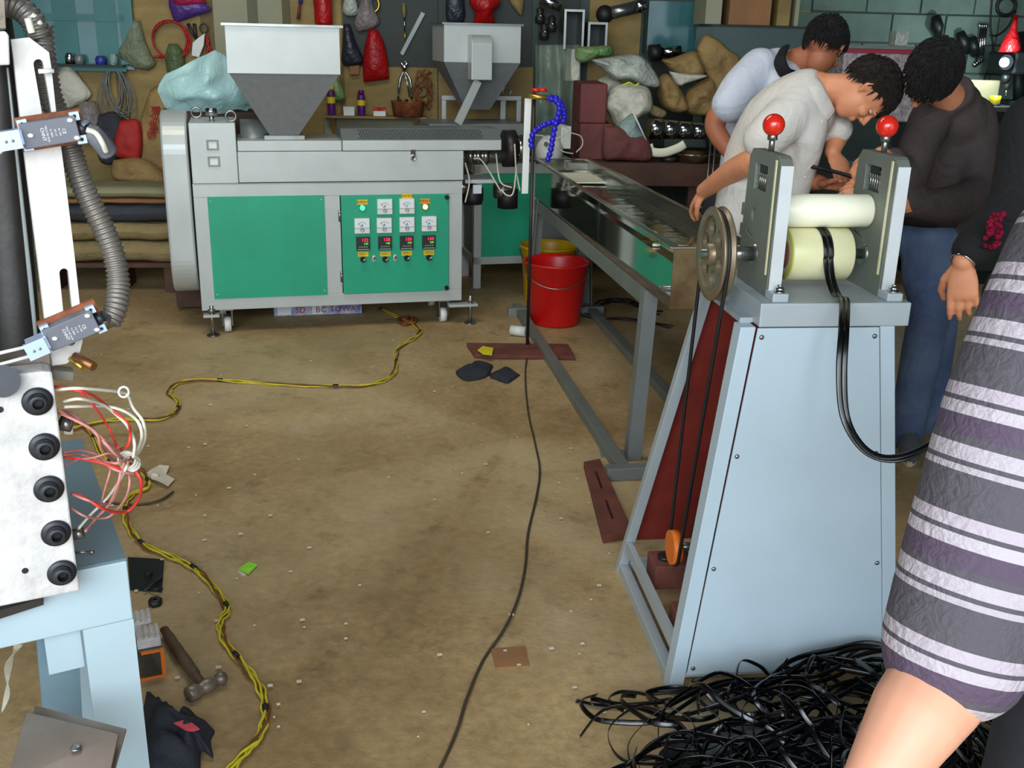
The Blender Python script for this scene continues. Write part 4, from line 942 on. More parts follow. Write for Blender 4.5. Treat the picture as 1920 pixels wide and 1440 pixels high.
spray(678, .17, 'spray_purple', 'spray_purple', 'dark purple spray can standing below the red bag')
def carton(x, w_, h_, d_, m1, m2, lab, name='small_box'):
    c = on_shelf(x); u = (c-WF.o).dot(WF.X); t = thing(name, lab, 'box', c)
    MB().box(WF, u-w_/2, u+w_/2, -.09-d_/2, -.09+d_/2, wa, wa+h_).build('carton', m1, t, bevel=.002)
    MB().box(WF, u-w_/2-.001, u+w_/2+.001, -.09-d_/2-.001, -.09+d_/2+.001, wa+h_*.62, wa+h_+.001).build('lid', m2, t)
carton(655, .075, .058, .06, 'paper_white', 'white_plastic', 'small white box on the shelf between the two spray cans')
carton(712, .085, .055, .06, 'paper_white', 'red_bag', 'small white carton with red lid on the wall shelf')
c = on_shelf(765, -.12); t = MB().lathe(c, (0, 0, 1), [(0, 0), (.10, 0), (.115, .10), (.12, .105), (.11, .105), (.10, .01)], 26).build('brown_tub', 'rust'); T1(t, 'wide rusty brown tub at the right end of the wall shelf', 'tub')
# wires mess on the tub
b = MB()
for k in range(9):
    P_ = [W(775+random.uniform(0, 35), 135+j*17+random.uniform(-6, 6), -.06-random.random()*.05) for j in range(5)]; b.tube(catmull(P_, 6), .005, 5)
T1(b.build('wire_tangle', 'wire_brown'), 'tangle of brown wire hanging on plywood left of the far hopper', 'wire')

# hanging tools
def hang(name, lab, cat, x, y, group=None): return thing(name, lab, cat, W(x, y, -.04), group)
def nail(t, x, y): MB().cyl(W(x, y, -.016), W(x, y, -.06), .003, n=8).build('nail', 'steel', t)
t = hang('pliers', 'chrome long nosed pliers hanging below the dark board', 'pliers', 762, 190); nail(t, 760, 116)
for s_, x0, x1 in ((0, 752, 744), (1, 764, 770)):
    MB().tube(catmull([W(x0, 117, -.05), W(758, 130, -.05), W((x0+x1)/2+2, 150, -.05), W(x1+2, 186, -.05)], 6), [.010, .013, .009, .010, .007], 8).build('handle', 'chrome', t)
MB().tube([W(758, 132, -.052), W(764, 160, -.05), W(768, 182, -.05)], .004, 8).build('spring_arm', 'chrome', t)
MB().sphere(W(758, 126, -.055), (.02, .012, .022), 12, 8).build('pivot', 'chrome', t)
for x in (749, 762): MB().sphere(W(x, 189, -.05), (.012, .01, .014), 10, 6).build('grip_tip', 'black_rubber', t)
t = hang('screwdriver', 'screwdriver with pale yellow handle hanging on the dark board', 'screwdriver', 758, 76)
MB().tube([W(757, 6, -.045), W(757.5, 20, -.045), W(758, 33, -.045)], [.010, .014, .009], 10).build('handle', 'plywood', t)
MB().tube([W(758, 33, -.045), W(759, 60, -.045)], .004, 8).build('shaft', 'chrome', t); MB().tube([W(759, 60, -.045), W(759.5, 77, -.045)], [.007, .005], 8).build('collar', 'brass', t)
t = hang('hand_saw_blade', 'thin grey blade leaning diagonally across the dark board', 'blade', 770, 90)
MB().prism([W(790, 22, -.04), W(797, 26, -.04), W(756, 104, -.04), W(750, 100, -.04)], WF.Y*.004).build('blade', 'silver_dark', t)
t = hang('chisel', 'blue and red handled chisel hanging above the hopper rim', 'chisel', 560, 38)
MB().tube([W(564, -10, -.05), W(563, 6, -.05)], .014, 10).build('handle', 'blue_box', t); MB().tube([W(562, 6, -.05), W(559, 36, -.05)], [.007, .012], 8).build('shaft', 'maroon', t)
t = hang('fire_extinguisher', 'red cylinder hanging on the plywood behind the tall hopper', 'cylinder', 607, 44)
MB().lathe(W(607, 48, -.10), (0, 0, 1), [(0, 0), (.055, .005), (.06, .02), (.06, .36), (.03, .40), (0, .40)], 20).build('cylinder_body', 'red_bag', t)
MB().lathe(W(607, 48, -.10), (0, 0, 1), [(.0605, .165), (.0615, .17), (.0615, .18), (.0605, .185)], 20).build('band', 'board_dark', t)
MB().tube([W(590, -5, -.06), W(594, 35, -.06)], .012, 8).build('hose', 'black_rubber', t)
t = hang('red_hose_coil', 'loose coil of red rubber hose hanging on plywood', 'hose', 318, 108)
for k in range(3):
    c = W(318+2*k, 73+k, -.05-.01*k); MB().tube([c+WF.X*((.112+.006*k)*cos(a))+WF.Z*((.118)*sin(a)) for a in [2*pi*i/36 for i in range(37)]], .006, 6, cap=False).build('hose_loop', 'red_bag', t)
MB().tube(catmull([W(288, 107, -.06), W(300, 106, -.06), W(315, 106, -.07)], 5), .008, 8).build('hose_end', 'red_bag', t)
t = hang('scissors', 'dark iron shears with white handle cover hanging by pink bag', 'shears', 372, 115)
MB().prism([W(362, 80, -.05), W(371, 72, -.05), W(385, 62, -.05), W(383, 85, -.05), W(374, 108, -.05), W(360, 104, -.05)], WF.Y*-.02).build('white_sleeve', 'white_plastic', t, bevel=.004)
for P_ in (((352, 44), (360, 60), (370, 78)), ((364, 44), (366, 60), (370, 76))): MB().tube([W(*p, -.05) for p in P_], [.012, .010, .007], 8).build('blade', 'dark_steel', t)
c = W(382, 53, -.05); MB().tube([c+WF.X*(.026*cos(a))+WF.Z*(.03*sin(a)) for a in [2*pi*i/20 for i in range(21)]], .005, 6, cap=False).build('ring_handle', 'dark_steel', t)
MB().tube([W(370, 108, -.05), W(369, 122, -.05)], .003, 6).build('tie_string', 'wire_white', t)
t = hang('red_pliers', 'small red handled pliers hanging at the plywood seam', 'pliers', 392, 112)
MB().tube(catmull([W(386, 66, -.04), W(391, 78, -.04), W(389, 95, -.04), W(392, 110, -.04)], 5), [.006, .009, .009, .010], 8).build('handle', 'red_bag', t)
MB().tube(catmull([W(390, 66, -.045), W(388, 78, -.045), W(394, 95, -.045), W(396, 106, -.045)], 5), [.006, .009, .009, .010], 8).build('handle', 'red_bag', t)
t = hang('wire_coil', 'grey steel wire coil of many loops hanging below the window', 'wire', 213, 222); nail(t, 213, 128)
for k in range(13):
    a0 = random.uniform(-.25, .25); ww = random.uniform(.05, .085); hh = random.uniform(.15, .20); top = W(213, 128, -.055)
    MB().tube([top+WF.X*(ww*sin(a)+(1-cos(a))*hh*sin(a0))-WF.Z*((1-cos(a))*hh*.95)+WF.Y*(-.015*random.random()) for a in [2*pi*i/28 for i in range(29)]], .0028, 5, cap=False).build('wire_loop', 'silver_dark', t)
# hanging bags
def hbag(pts, depth, name, lab, m_, cat='bag', v=-.05, seed=0, group=None, handle=None):
    """a filled hanging bag: outline points down both sides (left list, right list)"""
    L_, R_2 = pts; n = len(L_); b = MB(); k = 16; rows = []
    Lw = catmull([W(*p, v) for p in L_], 4); Rw = catmull([W(*p, v) for p in R_2], 4); vs = []
    for i, (a, c_) in enumerate(zip(Lw, Rw)):
        t_ = i/(len(Lw)-1); bul = depth*(sin(pi*min(1, t_*.9+.08))**.6); ctr = (a+c_)/2; h = (c_-a)/2
        for j in range(k):
            th = 2*pi*j/k; nn = 1+.22*noise.noise(ctr*7+V((cos(th)*1.6, sin(th)*1.6, seed)))+.05*sin(5*th+seed)
            p = ctr+h*cos(th)*(1+.05*sin(7*th+seed))-WF.Y*(bul*sin(th)*nn); 
            d = (p-WF.o).dot(WF.Y)
            if d > -.019: p = p-WF.Y*(d+.019)
            vs.append(p)
    m2 = len(Lw); F = [(i*k+j, i*k+(j+1) % k, (i+1)*k+(j+1) % k, (i+1)*k+j) for i in range(m2-1) for j in range(k)]
    b.add(vs, F, True); b.f += [tuple(range(k))[::-1], tuple((m2-1)*k+j for j in range(k))]; b.sm += [True, True]
    return T1(b.build(name, m_), lab, cat, group)
hbag((((318, -40), (316, 5), (322, 28), (328, 43)), ((380, -40), (384, 5), (392, 12), (397, 20))), .05, 'plastic_bag', 'magenta and violet plastic bag hanging top left of the hopper', 'purple_bag')
hbag((((322, -40), (320, -20), (324, 4), (332, 20)), ((376, -40), (378, -25), (384, 0), (390, 5))), .07, 'red_wrapper', 'crumpled magenta wrapper inside the violet plastic bag', 'magenta_bag', 'wrapper', v=-.06)
hbag((((245, 38), (232, 75), (222, 100), (240, 122), (262, 130)), ((262, 38), (272, 75), (285, 105), (292, 120), (278, 132))), .05, 'clear_bag', 'grey green translucent bag hanging at the window edge', 'olive_bag')
hbag((((316, 82), (310, 105), (314, 135), (326, 156)), ((332, 82), (344, 100), (345, 135), (334, 158))), .05, 'green_net_bag', 'long green net bag hanging inside the red hose coil', 'green_bag')
hbag((((118, 122), (106, 150), (108, 185), (128, 204)), ((134, 122), (150, 145), (172, 175), (160, 190))), .06, 'white_cloth_bag', 'pale sage bag with dark blue patch hanging under the window', 'sack_white')
hbag((((150, 190), (138, 225), (150, 255), (175, 268)), ((178, 190), (190, 215), (200, 250), (192, 265))), .07, 'grey_plastic_bag', 'grey translucent bag hanging below the pale sage bag', 'grey_bag')
hbag((((652, -30), (645, 0), (643, 20), (650, 30)), ((664, -30), (668, 0), (672, 18), (666, 30))), .05, 'clear_bag', 'small clear plastic bag at the top beside the red cylinder', 'sack_clear')
hbag((((684, -20), (672, 15), (664, 45), (672, 60)), ((694, -20), (700, 12), (712, 40), (700, 54))), .05, 'pink_bag', 'pinkish translucent bag hanging above the red bag', 'grey_bag')
hbag((((644, 45), (642, 80), (640, 115), (650, 124)), ((656, 45), (668, 80), (682, 112), (676, 122))), .05, 'black_bag', 'black plastic bag hanging at the right edge of the tall hopper', 'navy_bag')
hbag((((692, 56), (684, 85), (680, 130), (682, 154)), ((708, 56), (720, 80), (728, 120), (730, 148))), .07, 'red_bag', 'bright red plastic bag hanging right of the tall hopper', 'red_bag')
hbag((((885, -30), (880, 5), (890, 22), (888, 46)), ((930, -30), (938, 5), (926, 22), (928, 46))), .10, 'red_plastic_bag', 'crimson bag tied in the middle above the far hopper', 'red_bag', v=-.10)
hbag((((838, -30), (836, 0), (836, 30), (840, 46)), ((868, -30), (870, 0), (872, 30), (866, 46))), .04, 'blue_cloth', 'dull blue cloth hanging above the left of the far hopper', 'navy_bag', 'cloth')
hbag((((950, -30), (955, 0), (966, 18), (974, 28)), ((980, -30), (982, 0), (980, 18), (978, 30))), .03, 'yellow_cloth', 'tapering yellowish rag hanging above the far hopper corner', 'plywood', 'rag')
T1(MB().prism([W(656, 124, -.03), W(674, 122, -.03), W(674, 139, -.03), W(656, 140, -.03)], WF.Y*-.04).build('wood_block', 'cardboard', bevel=.003), 'small wooden block on the wall under the black bag', 'block')
hbag((((622, 148), (620, 165), (626, 185), (632, 190)), ((632, 148), (640, 160), (648, 180), (640, 190))), .04, 'green_cloth', 'green rag hanging behind the purple and yellow spray can', 'plastic_green', 'rag')
b = MB(); c = W(698, 8, -.05); b.tube([c+WF.X*(.045*cos(a))+WF.Z*(.05*sin(a)) for a in [2*pi*i/24 for i in range(25)]], .008, 8, cap=False); T1(b.build('tape_ring', 'brass'), 'yellowish ring hanging at the top above the pinkish bag', 'ring')

# kraft sacks leaning at left, below the window
def sack(P_, v, name, lab, m_, seed=0, th=.09, cat='sack', fr=None):   # P_ outline in pixels, a flat filled sack standing against the wall
    fr = fr or WF; pts = [fr.hit(x, y, v) for x, y in P_]; c = sum(pts, V((0, 0, 0)))/len(pts); b = MB(); n = 12; vs = []; bd = catmull(pts+[pts[0]], 5)[:-1]; m_n = len(bd)
    for s_ in (-1, 1):
        for i in range(n+1):
            t_ = i/n
            for p in bd:
                q_ = c+(p-c)*t_; hgt = th*.5*sqrt(max(0, 1-t_**3)); nn = noise.noise(q_*6+V((seed, 0, s_)))*.35+noise.noise(q_*17+V((seed, 0, s_)))*.22
                vs.append(q_+fr.Y*(s_*hgt*(1+nn)))
    N_ = (n+1)*m_n; F = []
    for s_ in (0, 1):
        for i in range(n): F += [(s_*N_+i*m_n+j, s_*N_+i*m_n+(j+1) % m_n, s_*N_+(i+1)*m_n+(j+1) % m_n, s_*N_+(i+1)*m_n+j) for j in range(m_n)]
    b.add(vs, F, True); o = b.build(name, m_)
    bm = bmesh.new(); bm.from_mesh(o.data); bmesh.ops.remove_doubles(bm, verts=bm.verts, dist=.0005); bmesh.ops.recalc_face_normals(bm, faces=bm.faces); bm.to_mesh(o.data); bm.free()
    return T1(o, lab, cat)
sack([(282, 168), (300, 160), (330, 172), (322, 215), (318, 350), (270, 346), (256, 300), (262, 230)], -.20, 'kraft_sack', 'tall brown kraft paper sack with faded red characters leaning by the machine', 'kraft', 3, .16)
sack([(225, 226), (262, 228), (264, 296), (235, 298), (215, 290), (216, 255)], -.30, 'red_printed_sack', 'brown sack end printed red, leaning left of the tall kraft sack', 'kraft_red', 5, .10)
sack([(212, 300), (262, 296), (300, 318), (312, 348), (230, 342), (208, 326)], -.36, 'kraft_sack', 'crumpled kraft sack lying below the red printed sack', 'kraft', 8, .16)
sack([(185, 215), (215, 210), (232, 240), (222, 300), (190, 305), (178, 260)], -.16, 'dark_sack', 'dark crumpled sheet behind the hanging wire coil', 'felt_dark', 9, .12)
ks = Frame(WF.P(0, -.285, 0), .10)
t = thing('sack_print', 'faded red characters printed down the tall kraft sack', 'print', WF.hit(285, 250, -.29))
for i, (x, y, ch) in enumerate(((291, 207, '聚'), (288, 222, '丙'), (286, 237, '烯'), (283, 252, '包'))):
    u, w_ = WF.uw(x, y, -.292); text(Frame(WF.P(0, -.292, 0), .10), ch, u, 0, w_, .062, 'kraft_red', t, 'printed_character', depth=.006, rot=-pi/2+.1)
# low pile of boards, sheets and felt under the sacks
pl0 = gz(150, 560); PF = Frame((pl0.x, pl0.y+.02, 0), .12)
y_lay = [(352, 372, 'cardboard_pale'), (374, 384, 'cardboard'), (386, 418, 'felt_dark'), (420, 452, 'felt_tan'), (454, 492, 'felt_tan')]
u0_ = PF.uw(60, 450, .1)[0]; u1_ = PF.uw(332, 450, .1)[0]
k = 0
labs = ['grey white sheet of board, topmost of the pile by the belt guard', 'thin brown board second from the top of the pile', 'dark blue grey felt slab in the middle of the pile', 'stained tan felt slab above the lowest slab of the pile', 'thick stained tan felt slab lowest in the pile']
for (ya, yb_, m_), lab in zip(y_lay, labs):
    wa2 = PF.uw(230, yb_, .1)[1]; wb2 = PF.uw(230, ya, .1)[1]
    def fn(u, v, wa2=wa2, wb2=wb2, k=k):
        a = 2*pi*v; hw = (wb2-wa2)/2; 
        return PF.P(u0_+(u1_-u0_)*u, .10+.35*(.5-.5*cos(a))+.03*noise.noise(V((u*5, k, 0))), (wa2+wb2)/2+hw*max(-1, min(1, 1.6*sin(a)))*.97+.012*noise.noise(V((u*4, k*3.3, 1)))*(1 if k > 1 else .3))
    b = MB(); b.grid(fn, 30, 20, True); n0 = len(b.v); b.f += [tuple(range(20)), tuple(30*21+j for j in range(20))]; b.sm += [False, False]
    T1(b.build('felt_slab' if k > 1 else 'board_sheet', m_), lab, 'slab' if k > 1 else 'board', 'slabs and boards stacked at the left wall'); k += 1
wlow = PF.uw(230, 493, .1)[1]
MB0 = thing('pallet_bench', 'low dark plank bench carrying the pile of felt slabs', 'bench', PF.P((u0_+u1_)/2, .3, 0))
for j in range(3): MB().box(PF, u0_, u1_, .10+j*.13, .22+j*.13, wlow-.03, wlow-.002).build('plank', 'bench_brown', MB0)
for uu in (u0_+.02, (u0_+u1_)/2, u1_-.10): MB().box(PF, uu, uu+.08, .12, .44, 0, wlow-.03).build('leg', 'bench_brown', MB0)
# crumpled pale teal plastic sack lying on the gearbox side
def gsack(c, rx, ry, rz, m_, name, lab, seed=0, cat='sack', **k): return T1(bag(c, rx, ry, rz, seed=seed, **k).build(name, m_), lab, cat)
pz = V((0, 0, 0))
c = M.hit(392, 208, .62)
t = MB()
t.grid(lambda u, v: c+M.X*((-.27+.55*u)*(.75+.25*sin(pi*v)))+M.Z*(v*(.33-.10*abs(u-.62)*2)+.03*noise.noise(V((u*4, v*4, 2))))-M.Y*(.14*sin(pi*u)*sin(pi*(.15+.8*v))*(1+.5*noise.noise(V((u*5, v*3, 5))))), 24, 16)
t.grid(lambda u, v: c+M.X*((-.27+.55*u)*(.75+.25*sin(pi*v)))+M.Z*(v*(.33-.10*abs(u-.62)*2)+.03*noise.noise(V((u*4, v*4, 2))))+M.Y*(.12*sin(pi*u)*sin(pi*(.15+.8*v))+.005), 24, 16)
o = t.build('plastic_sack', 'plastic_teal'); T1(o, 'pale turquoise plastic sack with a lime stripe slumped behind the gearbox', 'sack')
# stand it on something: a low cabinet behind the extruder
bu0, bu1 = M.uw(325, 400, .62)[0], M.uw(470, 400, .62)[0]
cb = thing('machine_crate', 'dark wooden crate standing behind the front extruder', 'crate', M.P((bu0+bu1)/2, .62, 0)); zc_ = (c-M.o).z
for j in range(5): MB().box(M, bu0-.02, bu1+.1, .56, .58, .02+j*(zc_-.02)/5, (j+1)*(zc_-.02)/5).build('plank', 'bench_brown', cb)
MB().box(M, bu0-.02, bu1+.1, .58, .86, .02, zc_-.004).build('crate_body', 'bench_brown', cb)

# ------------------------------------------------------------ right half: bench, sacks, tubes
BF = Frame(WF.P(0, -1.15, 0), .06)
bx0, _ = BF.uw(1092, 300, 0); bx1, _ = BF.uw(1500, 300, 0); bz = BF.uw(1250, 306, 0)[1]
be = thing('workbench', 'brown wooden workbench along the back wall behind the men', 'bench', BF.P((bx0+bx1)/2, .5, 0))
for j in range(4): MB().box(BF, bx0, bx1, .02+j*.245, .255+j*.245, bz-.04, bz).build('plank', 'bench_brown', be)
MB().box(BF, bx0, bx1, .0, .02, bz-.14, bz-.002).build('front_rail', 'bench_brown', be)
for uu in (bx0+.03, (bx0+bx1)/2, bx1-.1):
    for vv in (.03, .9): MB().box(BF, uu, uu+.07, vv, vv+.07, 0, bz-.04).build('leg', 'bench_brown', be)
MB().box(BF, bx0+.05, bx1-.05, .85, .87, .05, bz-.15).build('back_board', 'board_dark', be)
def B(x, y, v=.3): return BF.hit(x, y, v)
def onb(x, v=.3): u, _ = BF.uw(x, 280, v); return BF.P(u, v, bz)
# maroon wrapped cartons
def mbox(x0, y0, x1, y1, v0, v1, name, m_, lab, cat='box', fr=None, z0=None, bev=.01):
    fr = fr or BF; ua, wa = fr.uw(x0, y1, v0); ub, wb_ = fr.uw(x1, y0, v0)
    if z0 is not None: wa = z0
    o = MB().box(fr, ua, ub, v0, v1, wa, wb_).build(name, m_, bevel=bev); return T1(o, lab, cat)
mbox(1086, 233, 1150, 292, .10, .60, 'maroon_box', 'maroon_cloth', 'large dull maroon box on the bench, lower of two', z0=bz+.001)
lowz = BF.uw(1100, 233, .1)[1]
mbox(1086, 157, 1140, 230, .12, .55, 'maroon_box', 'maroon', 'large dull maroon box resting on the other maroon box', z0=lowz+.002)
sack([(1132, 235), (1170, 240), (1215, 262), (1220, 300), (1160, 300), (1130, 296)], .02, 'maroon_cloth', 'dark red brown cloth heaped on the bench end', 'maroon_cloth', 4, .12, 'cloth', BF)
# sacks
T1(sack([(1122, 148), (1150, 140), (1170, 165), (1165, 205), (1128, 206), (1112, 175)], .52, 'white_sack', 'round white sack behind the white sack tied with yellow string', 'sack_white', 11, .28, 'sack', BF), 'round white sack behind the white sack tied with yellow string', 'sack')
ts = sack([(1138, 176), (1160, 158), (1195, 158), (1218, 168), (1222, 202), (1190, 226), (1176, 262), (1160, 250), (1142, 215), (1132, 196)], .22, 'white_sack', 'bulging white sack tied on top with yellow string', 'sack_white', 13, .34, 'sack', BF)
MB().tube(catmull([B(1168, 160, .05), B(1180, 155, .04), B(1190, 161, .05), B(1198, 156, .05)], 6), .006, 6).build('yellow_string', 'lime', ts)
sack([(1108, 112), (1150, 106), (1195, 102), (1222, 125), (1238, 160), (1215, 164), (1180, 150), (1150, 148), (1128, 130)], .30, 'clear_sack', 'crumpled translucent sack lying on top of the white sacks', 'sack_clear', 15, .26, 'sack', BF)
sack([(1160, 232), (1186, 212), (1196, 235), (1212, 268), (1216, 296), (1184, 300), (1176, 285), (1158, 270)], .04, 'plastic_bag', 'pale sea green plastic bag hanging over the bench edge', 'plastic_pale', 17, .12, 'bag', BF)
T1(MB().tube([B(1186, 208, .0), B(1212, 264, .0)], .006, 6).build('white_rod', 'white_plastic'), 'thin white rod leaning beside the pale sea green bag', 'rod')
# kraft paper heap
sack([(1228, 152), (1250, 138), (1276, 170), (1290, 205), (1262, 212), (1238, 196)], .42, 'kraft_sack', 'folded kraft sack bulging right of the white sacks', 'kraft', 21, .26, 'sack', BF)
sack([(1290, 168), (1332, 145), (1345, 175), (1335, 214), (1290, 214), (1280, 195)], .46, 'kraft_sack', 'olive kraft sack standing behind the chrome pipe', 'kraft', 23, .24, 'sack', BF)
sack([(1306, 90), (1322, 66), (1345, 74), (1366, 92), (1388, 112), (1380, 160), (1345, 200), (1330, 150), (1312, 110)], .46, 'kraft_sack', 'open kraft sack leaning against the grey tank', 'kraft', 25, .12, 'sack', BF)
sack([(1240, 112), (1262, 108), (1306, 96), (1328, 132), (1300, 148), (1262, 136)], .60, 'kraft_sheet', 'crumpled dark kraft paper sheet under the chrome elbow', 'kraft', 27, .16, 'paper', BF)
sack([(1254, 134), (1290, 138), (1328, 142), (1290, 155), (1270, 160)], .40, 'white_sheet', 'white folded sheet lying between the kraft sacks', 'sack_white', 29, .10, 'sheet', BF)
sack([(1206, 190), (1222, 195), (1250, 210), (1240, 222), (1216, 212)], .20, 'grey_rag', 'small grey rag behind the chrome pipe', 'felt_tan', 31, .08, 'rag', BF)
# chrome pipe
t = thing('chrome_pipe', 'thick chrome pipe of several joined sections lying on the bench', 'pipe', onb(1270, .18))
for k in range(4):
    a, b_ = 1216+k*27, 1216+k*27+25; MB().cyl(B(a, 241+k*1.5, .12), B(b_, 242+k*1.5, .12), .062-.004*k, n=28).build('pipe_section', 'chrome', t)
    if k < 3: MB().cyl(B(b_-.5, 242+k*1.5, .12), B(b_+2.5, 242+k*1.5, .12), .052, n=24).build('pipe_joint', 'dark_steel', t)
T1(MB().tube(catmull([B(1216, 272, .02), B(1222, 284, .02), B(1245, 286, .02), B(1270, 278, .02), B(1284, 270, .02)], 6), [(.012, .028)]*21, 10).build('white_strip', 'nylon'), 'curved cream plastic strip lying in front of the chrome pipe', 'strip')
c = onb(1300, .10); T1(MB().lathe(c, (0, 0, 1), [(0, 0), (.10, .0), (.135, .05), (.14, .055), (.13, .055), (.09, .012), (0, .01)], 30).build('steel_bowl', 'chrome'), 'shallow steel bowl on the bench near the two thin rods', 'bowl')
c = onb(1255, .08); T1(MB().lathe(c, (0, 0, 1), [(0, 0), (.05, 0), (.055, .03), (.03, .035), (0, .035)], 20).build('steel_ring', 'dark_steel'), 'dark steel ring on the bench left of the steel bowl', 'ring')
for x, l_ in ((1333, 'left'), (1342, 'right')): T1(MB().cyl(V((B(x, 262, -.05).x, B(x, 262, -.05).y, 0)), B(x, 262, -.05), .007, n=8).build('thin_rod', 'steel'), 'thin upright steel rod beside the bench, %s one of the pair' % l_, 'rod', 'pair of upright rods')
# clear film bag hanging in front of the far hopper's right
fb = MB()
f0_ = lambda u, v: W(1004+84*u, 84+190*v, -.24+.05*sin(u*9)+.04*noise.noise(V((u*6, v*3, 0))))
fb.grid(f0_, 30, 24); T1(fb.build('clear_film_bag', 'clear_film', solid=.003), 'long clear green plastic film hanging behind the red valve handles', 'plastic film')
# things on the wall above the bench
mbox(1060, 92, 1090, 152, -.20, -.05, 'white_carton', 'sack_white', 'small greyish white carton behind the hanging plastic film', fr=WF)
def framebox(x0, y0, x1, y1, v, lab):
    t = thing('open_box', lab, 'frame', W((x0+x1)/2, y1, v)); ua, wa = WF.uw(x0, y1, v); ub, wb_ = WF.uw(x1, y0, v); s_ = .015
    MB().box(WF, ua, ub, v, v+.25, wb_-s_, wb_).build('top_plate', 'steel', t); MB().box(WF, ua, ua+s_, v, v+.25, wa, wb_-s_).build('side_plate', 'steel', t); MB().box(WF, ub-s_, ub, v, v+.25, wa, wb_-s_).build('side_plate', 'steel', t); MB().box(WF, ua+s_, ub-s_, v+.23, v+.25, wa, wb_-s_).build('back_plate', 'machine_dark', t)
framebox(1056, 18, 1097, 92, -.30, 'larger open steel box frame hanging above the hanging film')
framebox(1101, 42, 1140, 92, -.34, 'smaller open steel box frame right of the larger one')
T1(MB().cyl(W(1014, -2, -.25), W(1052, 12, -.25), .036, n=24).build('chrome_tube', 'chrome'), 'short shiny chrome tube at the top edge left of the frames', 'tube')
t = thing('chrome_elbow', 'chrome tube with black end slanting over the steel frames', 'tube', W(1170, 25, -.3))
MB().cyl(W(1140, 26, -.3), W(1190, 14, -.3), .042, n=24).build('tube_body', 'steel', t); MB().cyl(W(1190, 14, -.3), W(1209, 8, -.3), .047, n=24).build('tube_end', 'chrome', t); MB().sphere(W(1134, 27, -.3), (.06, .06, .06), 16, 10).build('black_end', 'black_rubber', t)
t = thing('chrome_elbow', 'black and chrome fitting in front of the small teal window', 'tube', W(1240, 100, -.35))
MB().tube([W(1218, 100, -.35), W(1238, 98, -.35)], .055, 18).build('black_body', 'black_rubber', t); MB().cyl(W(1238, 99, -.35), W(1276, 96, -.35), .038, n=24).build('tube_body', 'chrome', t)
sack([(1078, 88), (1112, 86), (1145, 86), (1148, 104), (1120, 108), (1098, 118), (1080, 112)], .85, 'green_bag', 'heap of green and white plastic bags below the steel frames', 'plastic_green', 33, .18, 'bag', BF)
# bracket-like dark tools on the dark board
for k, (x, y) in enumerate(((1012, 30), (1020, 60), (1034, 45))):
    t = thing('dark_fitting', ['upper dark iron fitting hanging left of the steel frames', 'lower dark iron fitting hanging left of the steel frames', 'dark iron fitting nearest the larger steel frame'][k], 'fitting', W(x, y+14, -.08), 'dark fittings on the dark board')
    MB().lathe(W(x, y+14, -.08), (0, 0, 1), [(0, 0), (.03, .0), (.035, .04), (.02, .06), (.028, .09), (0, .11)], 12).build('fitting_body', 'dark_steel', t); MB().sphere(W(x+2, y, -.12), (.012, .012, .012), 10, 6).build('shiny_nut', 'chrome', t)
# grey tank with boxes on top
tu0, tw1 = BF.uw(1338, 46, .55); tu1, tw0 = BF.uw(1540, 125, .55)
tk = thing('steel_tank', 'wide dark teal grey tank standing on the bench behind the first man', 'tank', BF.P((tu0+tu1)/2, .75, bz))
b = MB(); b.hexa([BF.P(tu0+.12, .62, bz), BF.P(tu1-.12, .62, bz), BF.P(tu1-.12, .98, bz), BF.P(tu0+.12, .98, bz), BF.P(tu0, .55, tw0), BF.P(tu1, .55, tw0), BF.P(tu1, 1.04, tw0), BF.P(tu0, 1.04, tw0)]); b.build('tank_cone', 'hopper_teal', tk)
MB().box(BF, tu0, tu1, .55, 1.04, tw0, tw1-.01).build('tank_body', 'hopper_teal', tk); MB().box(BF, tu0-.02, tu1+.02, .53, 1.06, tw1-.01, tw1).build('tank_rim', 'board_dark', tk)
for k, (x, y) in enumerate(((1372, 36), (1448, 40))): pass
for x0, y0, x1, y1, m_, lab in ((1322, -30, 1358, 40, 'plywood_pale', 'yellow green folded carton on the tank, leftmost'), (1366, -40, 1452, 42, 'cardboard', 'wide brown cardboard box on top of the tank'), (1456, -10, 1486, 42, 'plywood', 'small yellowish carton on the tank right of the wide box'), (1489, -6, 1502, 42, 'plywood_pale', 'narrow yellow board upright at the tank end')):
    mbox(x0, y0, x1, y1, .60, .95, 'cardboard_box', m_, lab, z0=tw1+.002, bev=.004)
mbox(1470, -40, 1506, -8, .62, .9, 'cloth_bundle', 'sack_white', 'pale bundle on top of the small yellowish carton', 'bundle', z0=BF.uw(1470, -9, .6)[1], bev=.03)
# tools on the block wall
def hang2(x0, y0, x1, y1, r, m_, t, nm, v=-.05): MB().tube([WF.hit(x0, y0, v), WF.hit(x1, y1, v)], r, 8).build(nm, m_, t)
for k in range(4):
    t = thing('spanner', ['leftmost', 'second', 'third', 'rightmost'][k]+' of the four thin chrome spanners hanging by the lamp', 'spanner', W(1832+k*4, 122, -.05), 'spanners by the lamp')
    x0 = 1838+k*4; hang2(x0, 50, x0-8, 118-k*3, .008, 'chrome', t, 'shank'); MB().sphere(W(x0-9, 121-k*3, -.05), (.02, .01, .02), 10, 6).build('open_end', 'chrome', t); MB().sphere(W(x0, 48, -.05), (.016, .01, .016), 10, 6).build('ring_end', 'chrome', t)
for k, P_ in enumerate([[(1860, -5), (1857, 50), (1862, 90), (1853, 125), (1845, 150)], [(1905, 20), (1890, 50), (1870, 66), (1856, 66)]]):
    T1(MB().tube(catmull([W(*p, -.03) for p in P_], 8), .007, 6).build('wall_cable', 'black_rubber'), ['black cable running down the block wall by the spanners', 'black cable sagging across the block wall above the lamp'][k], 'cable')
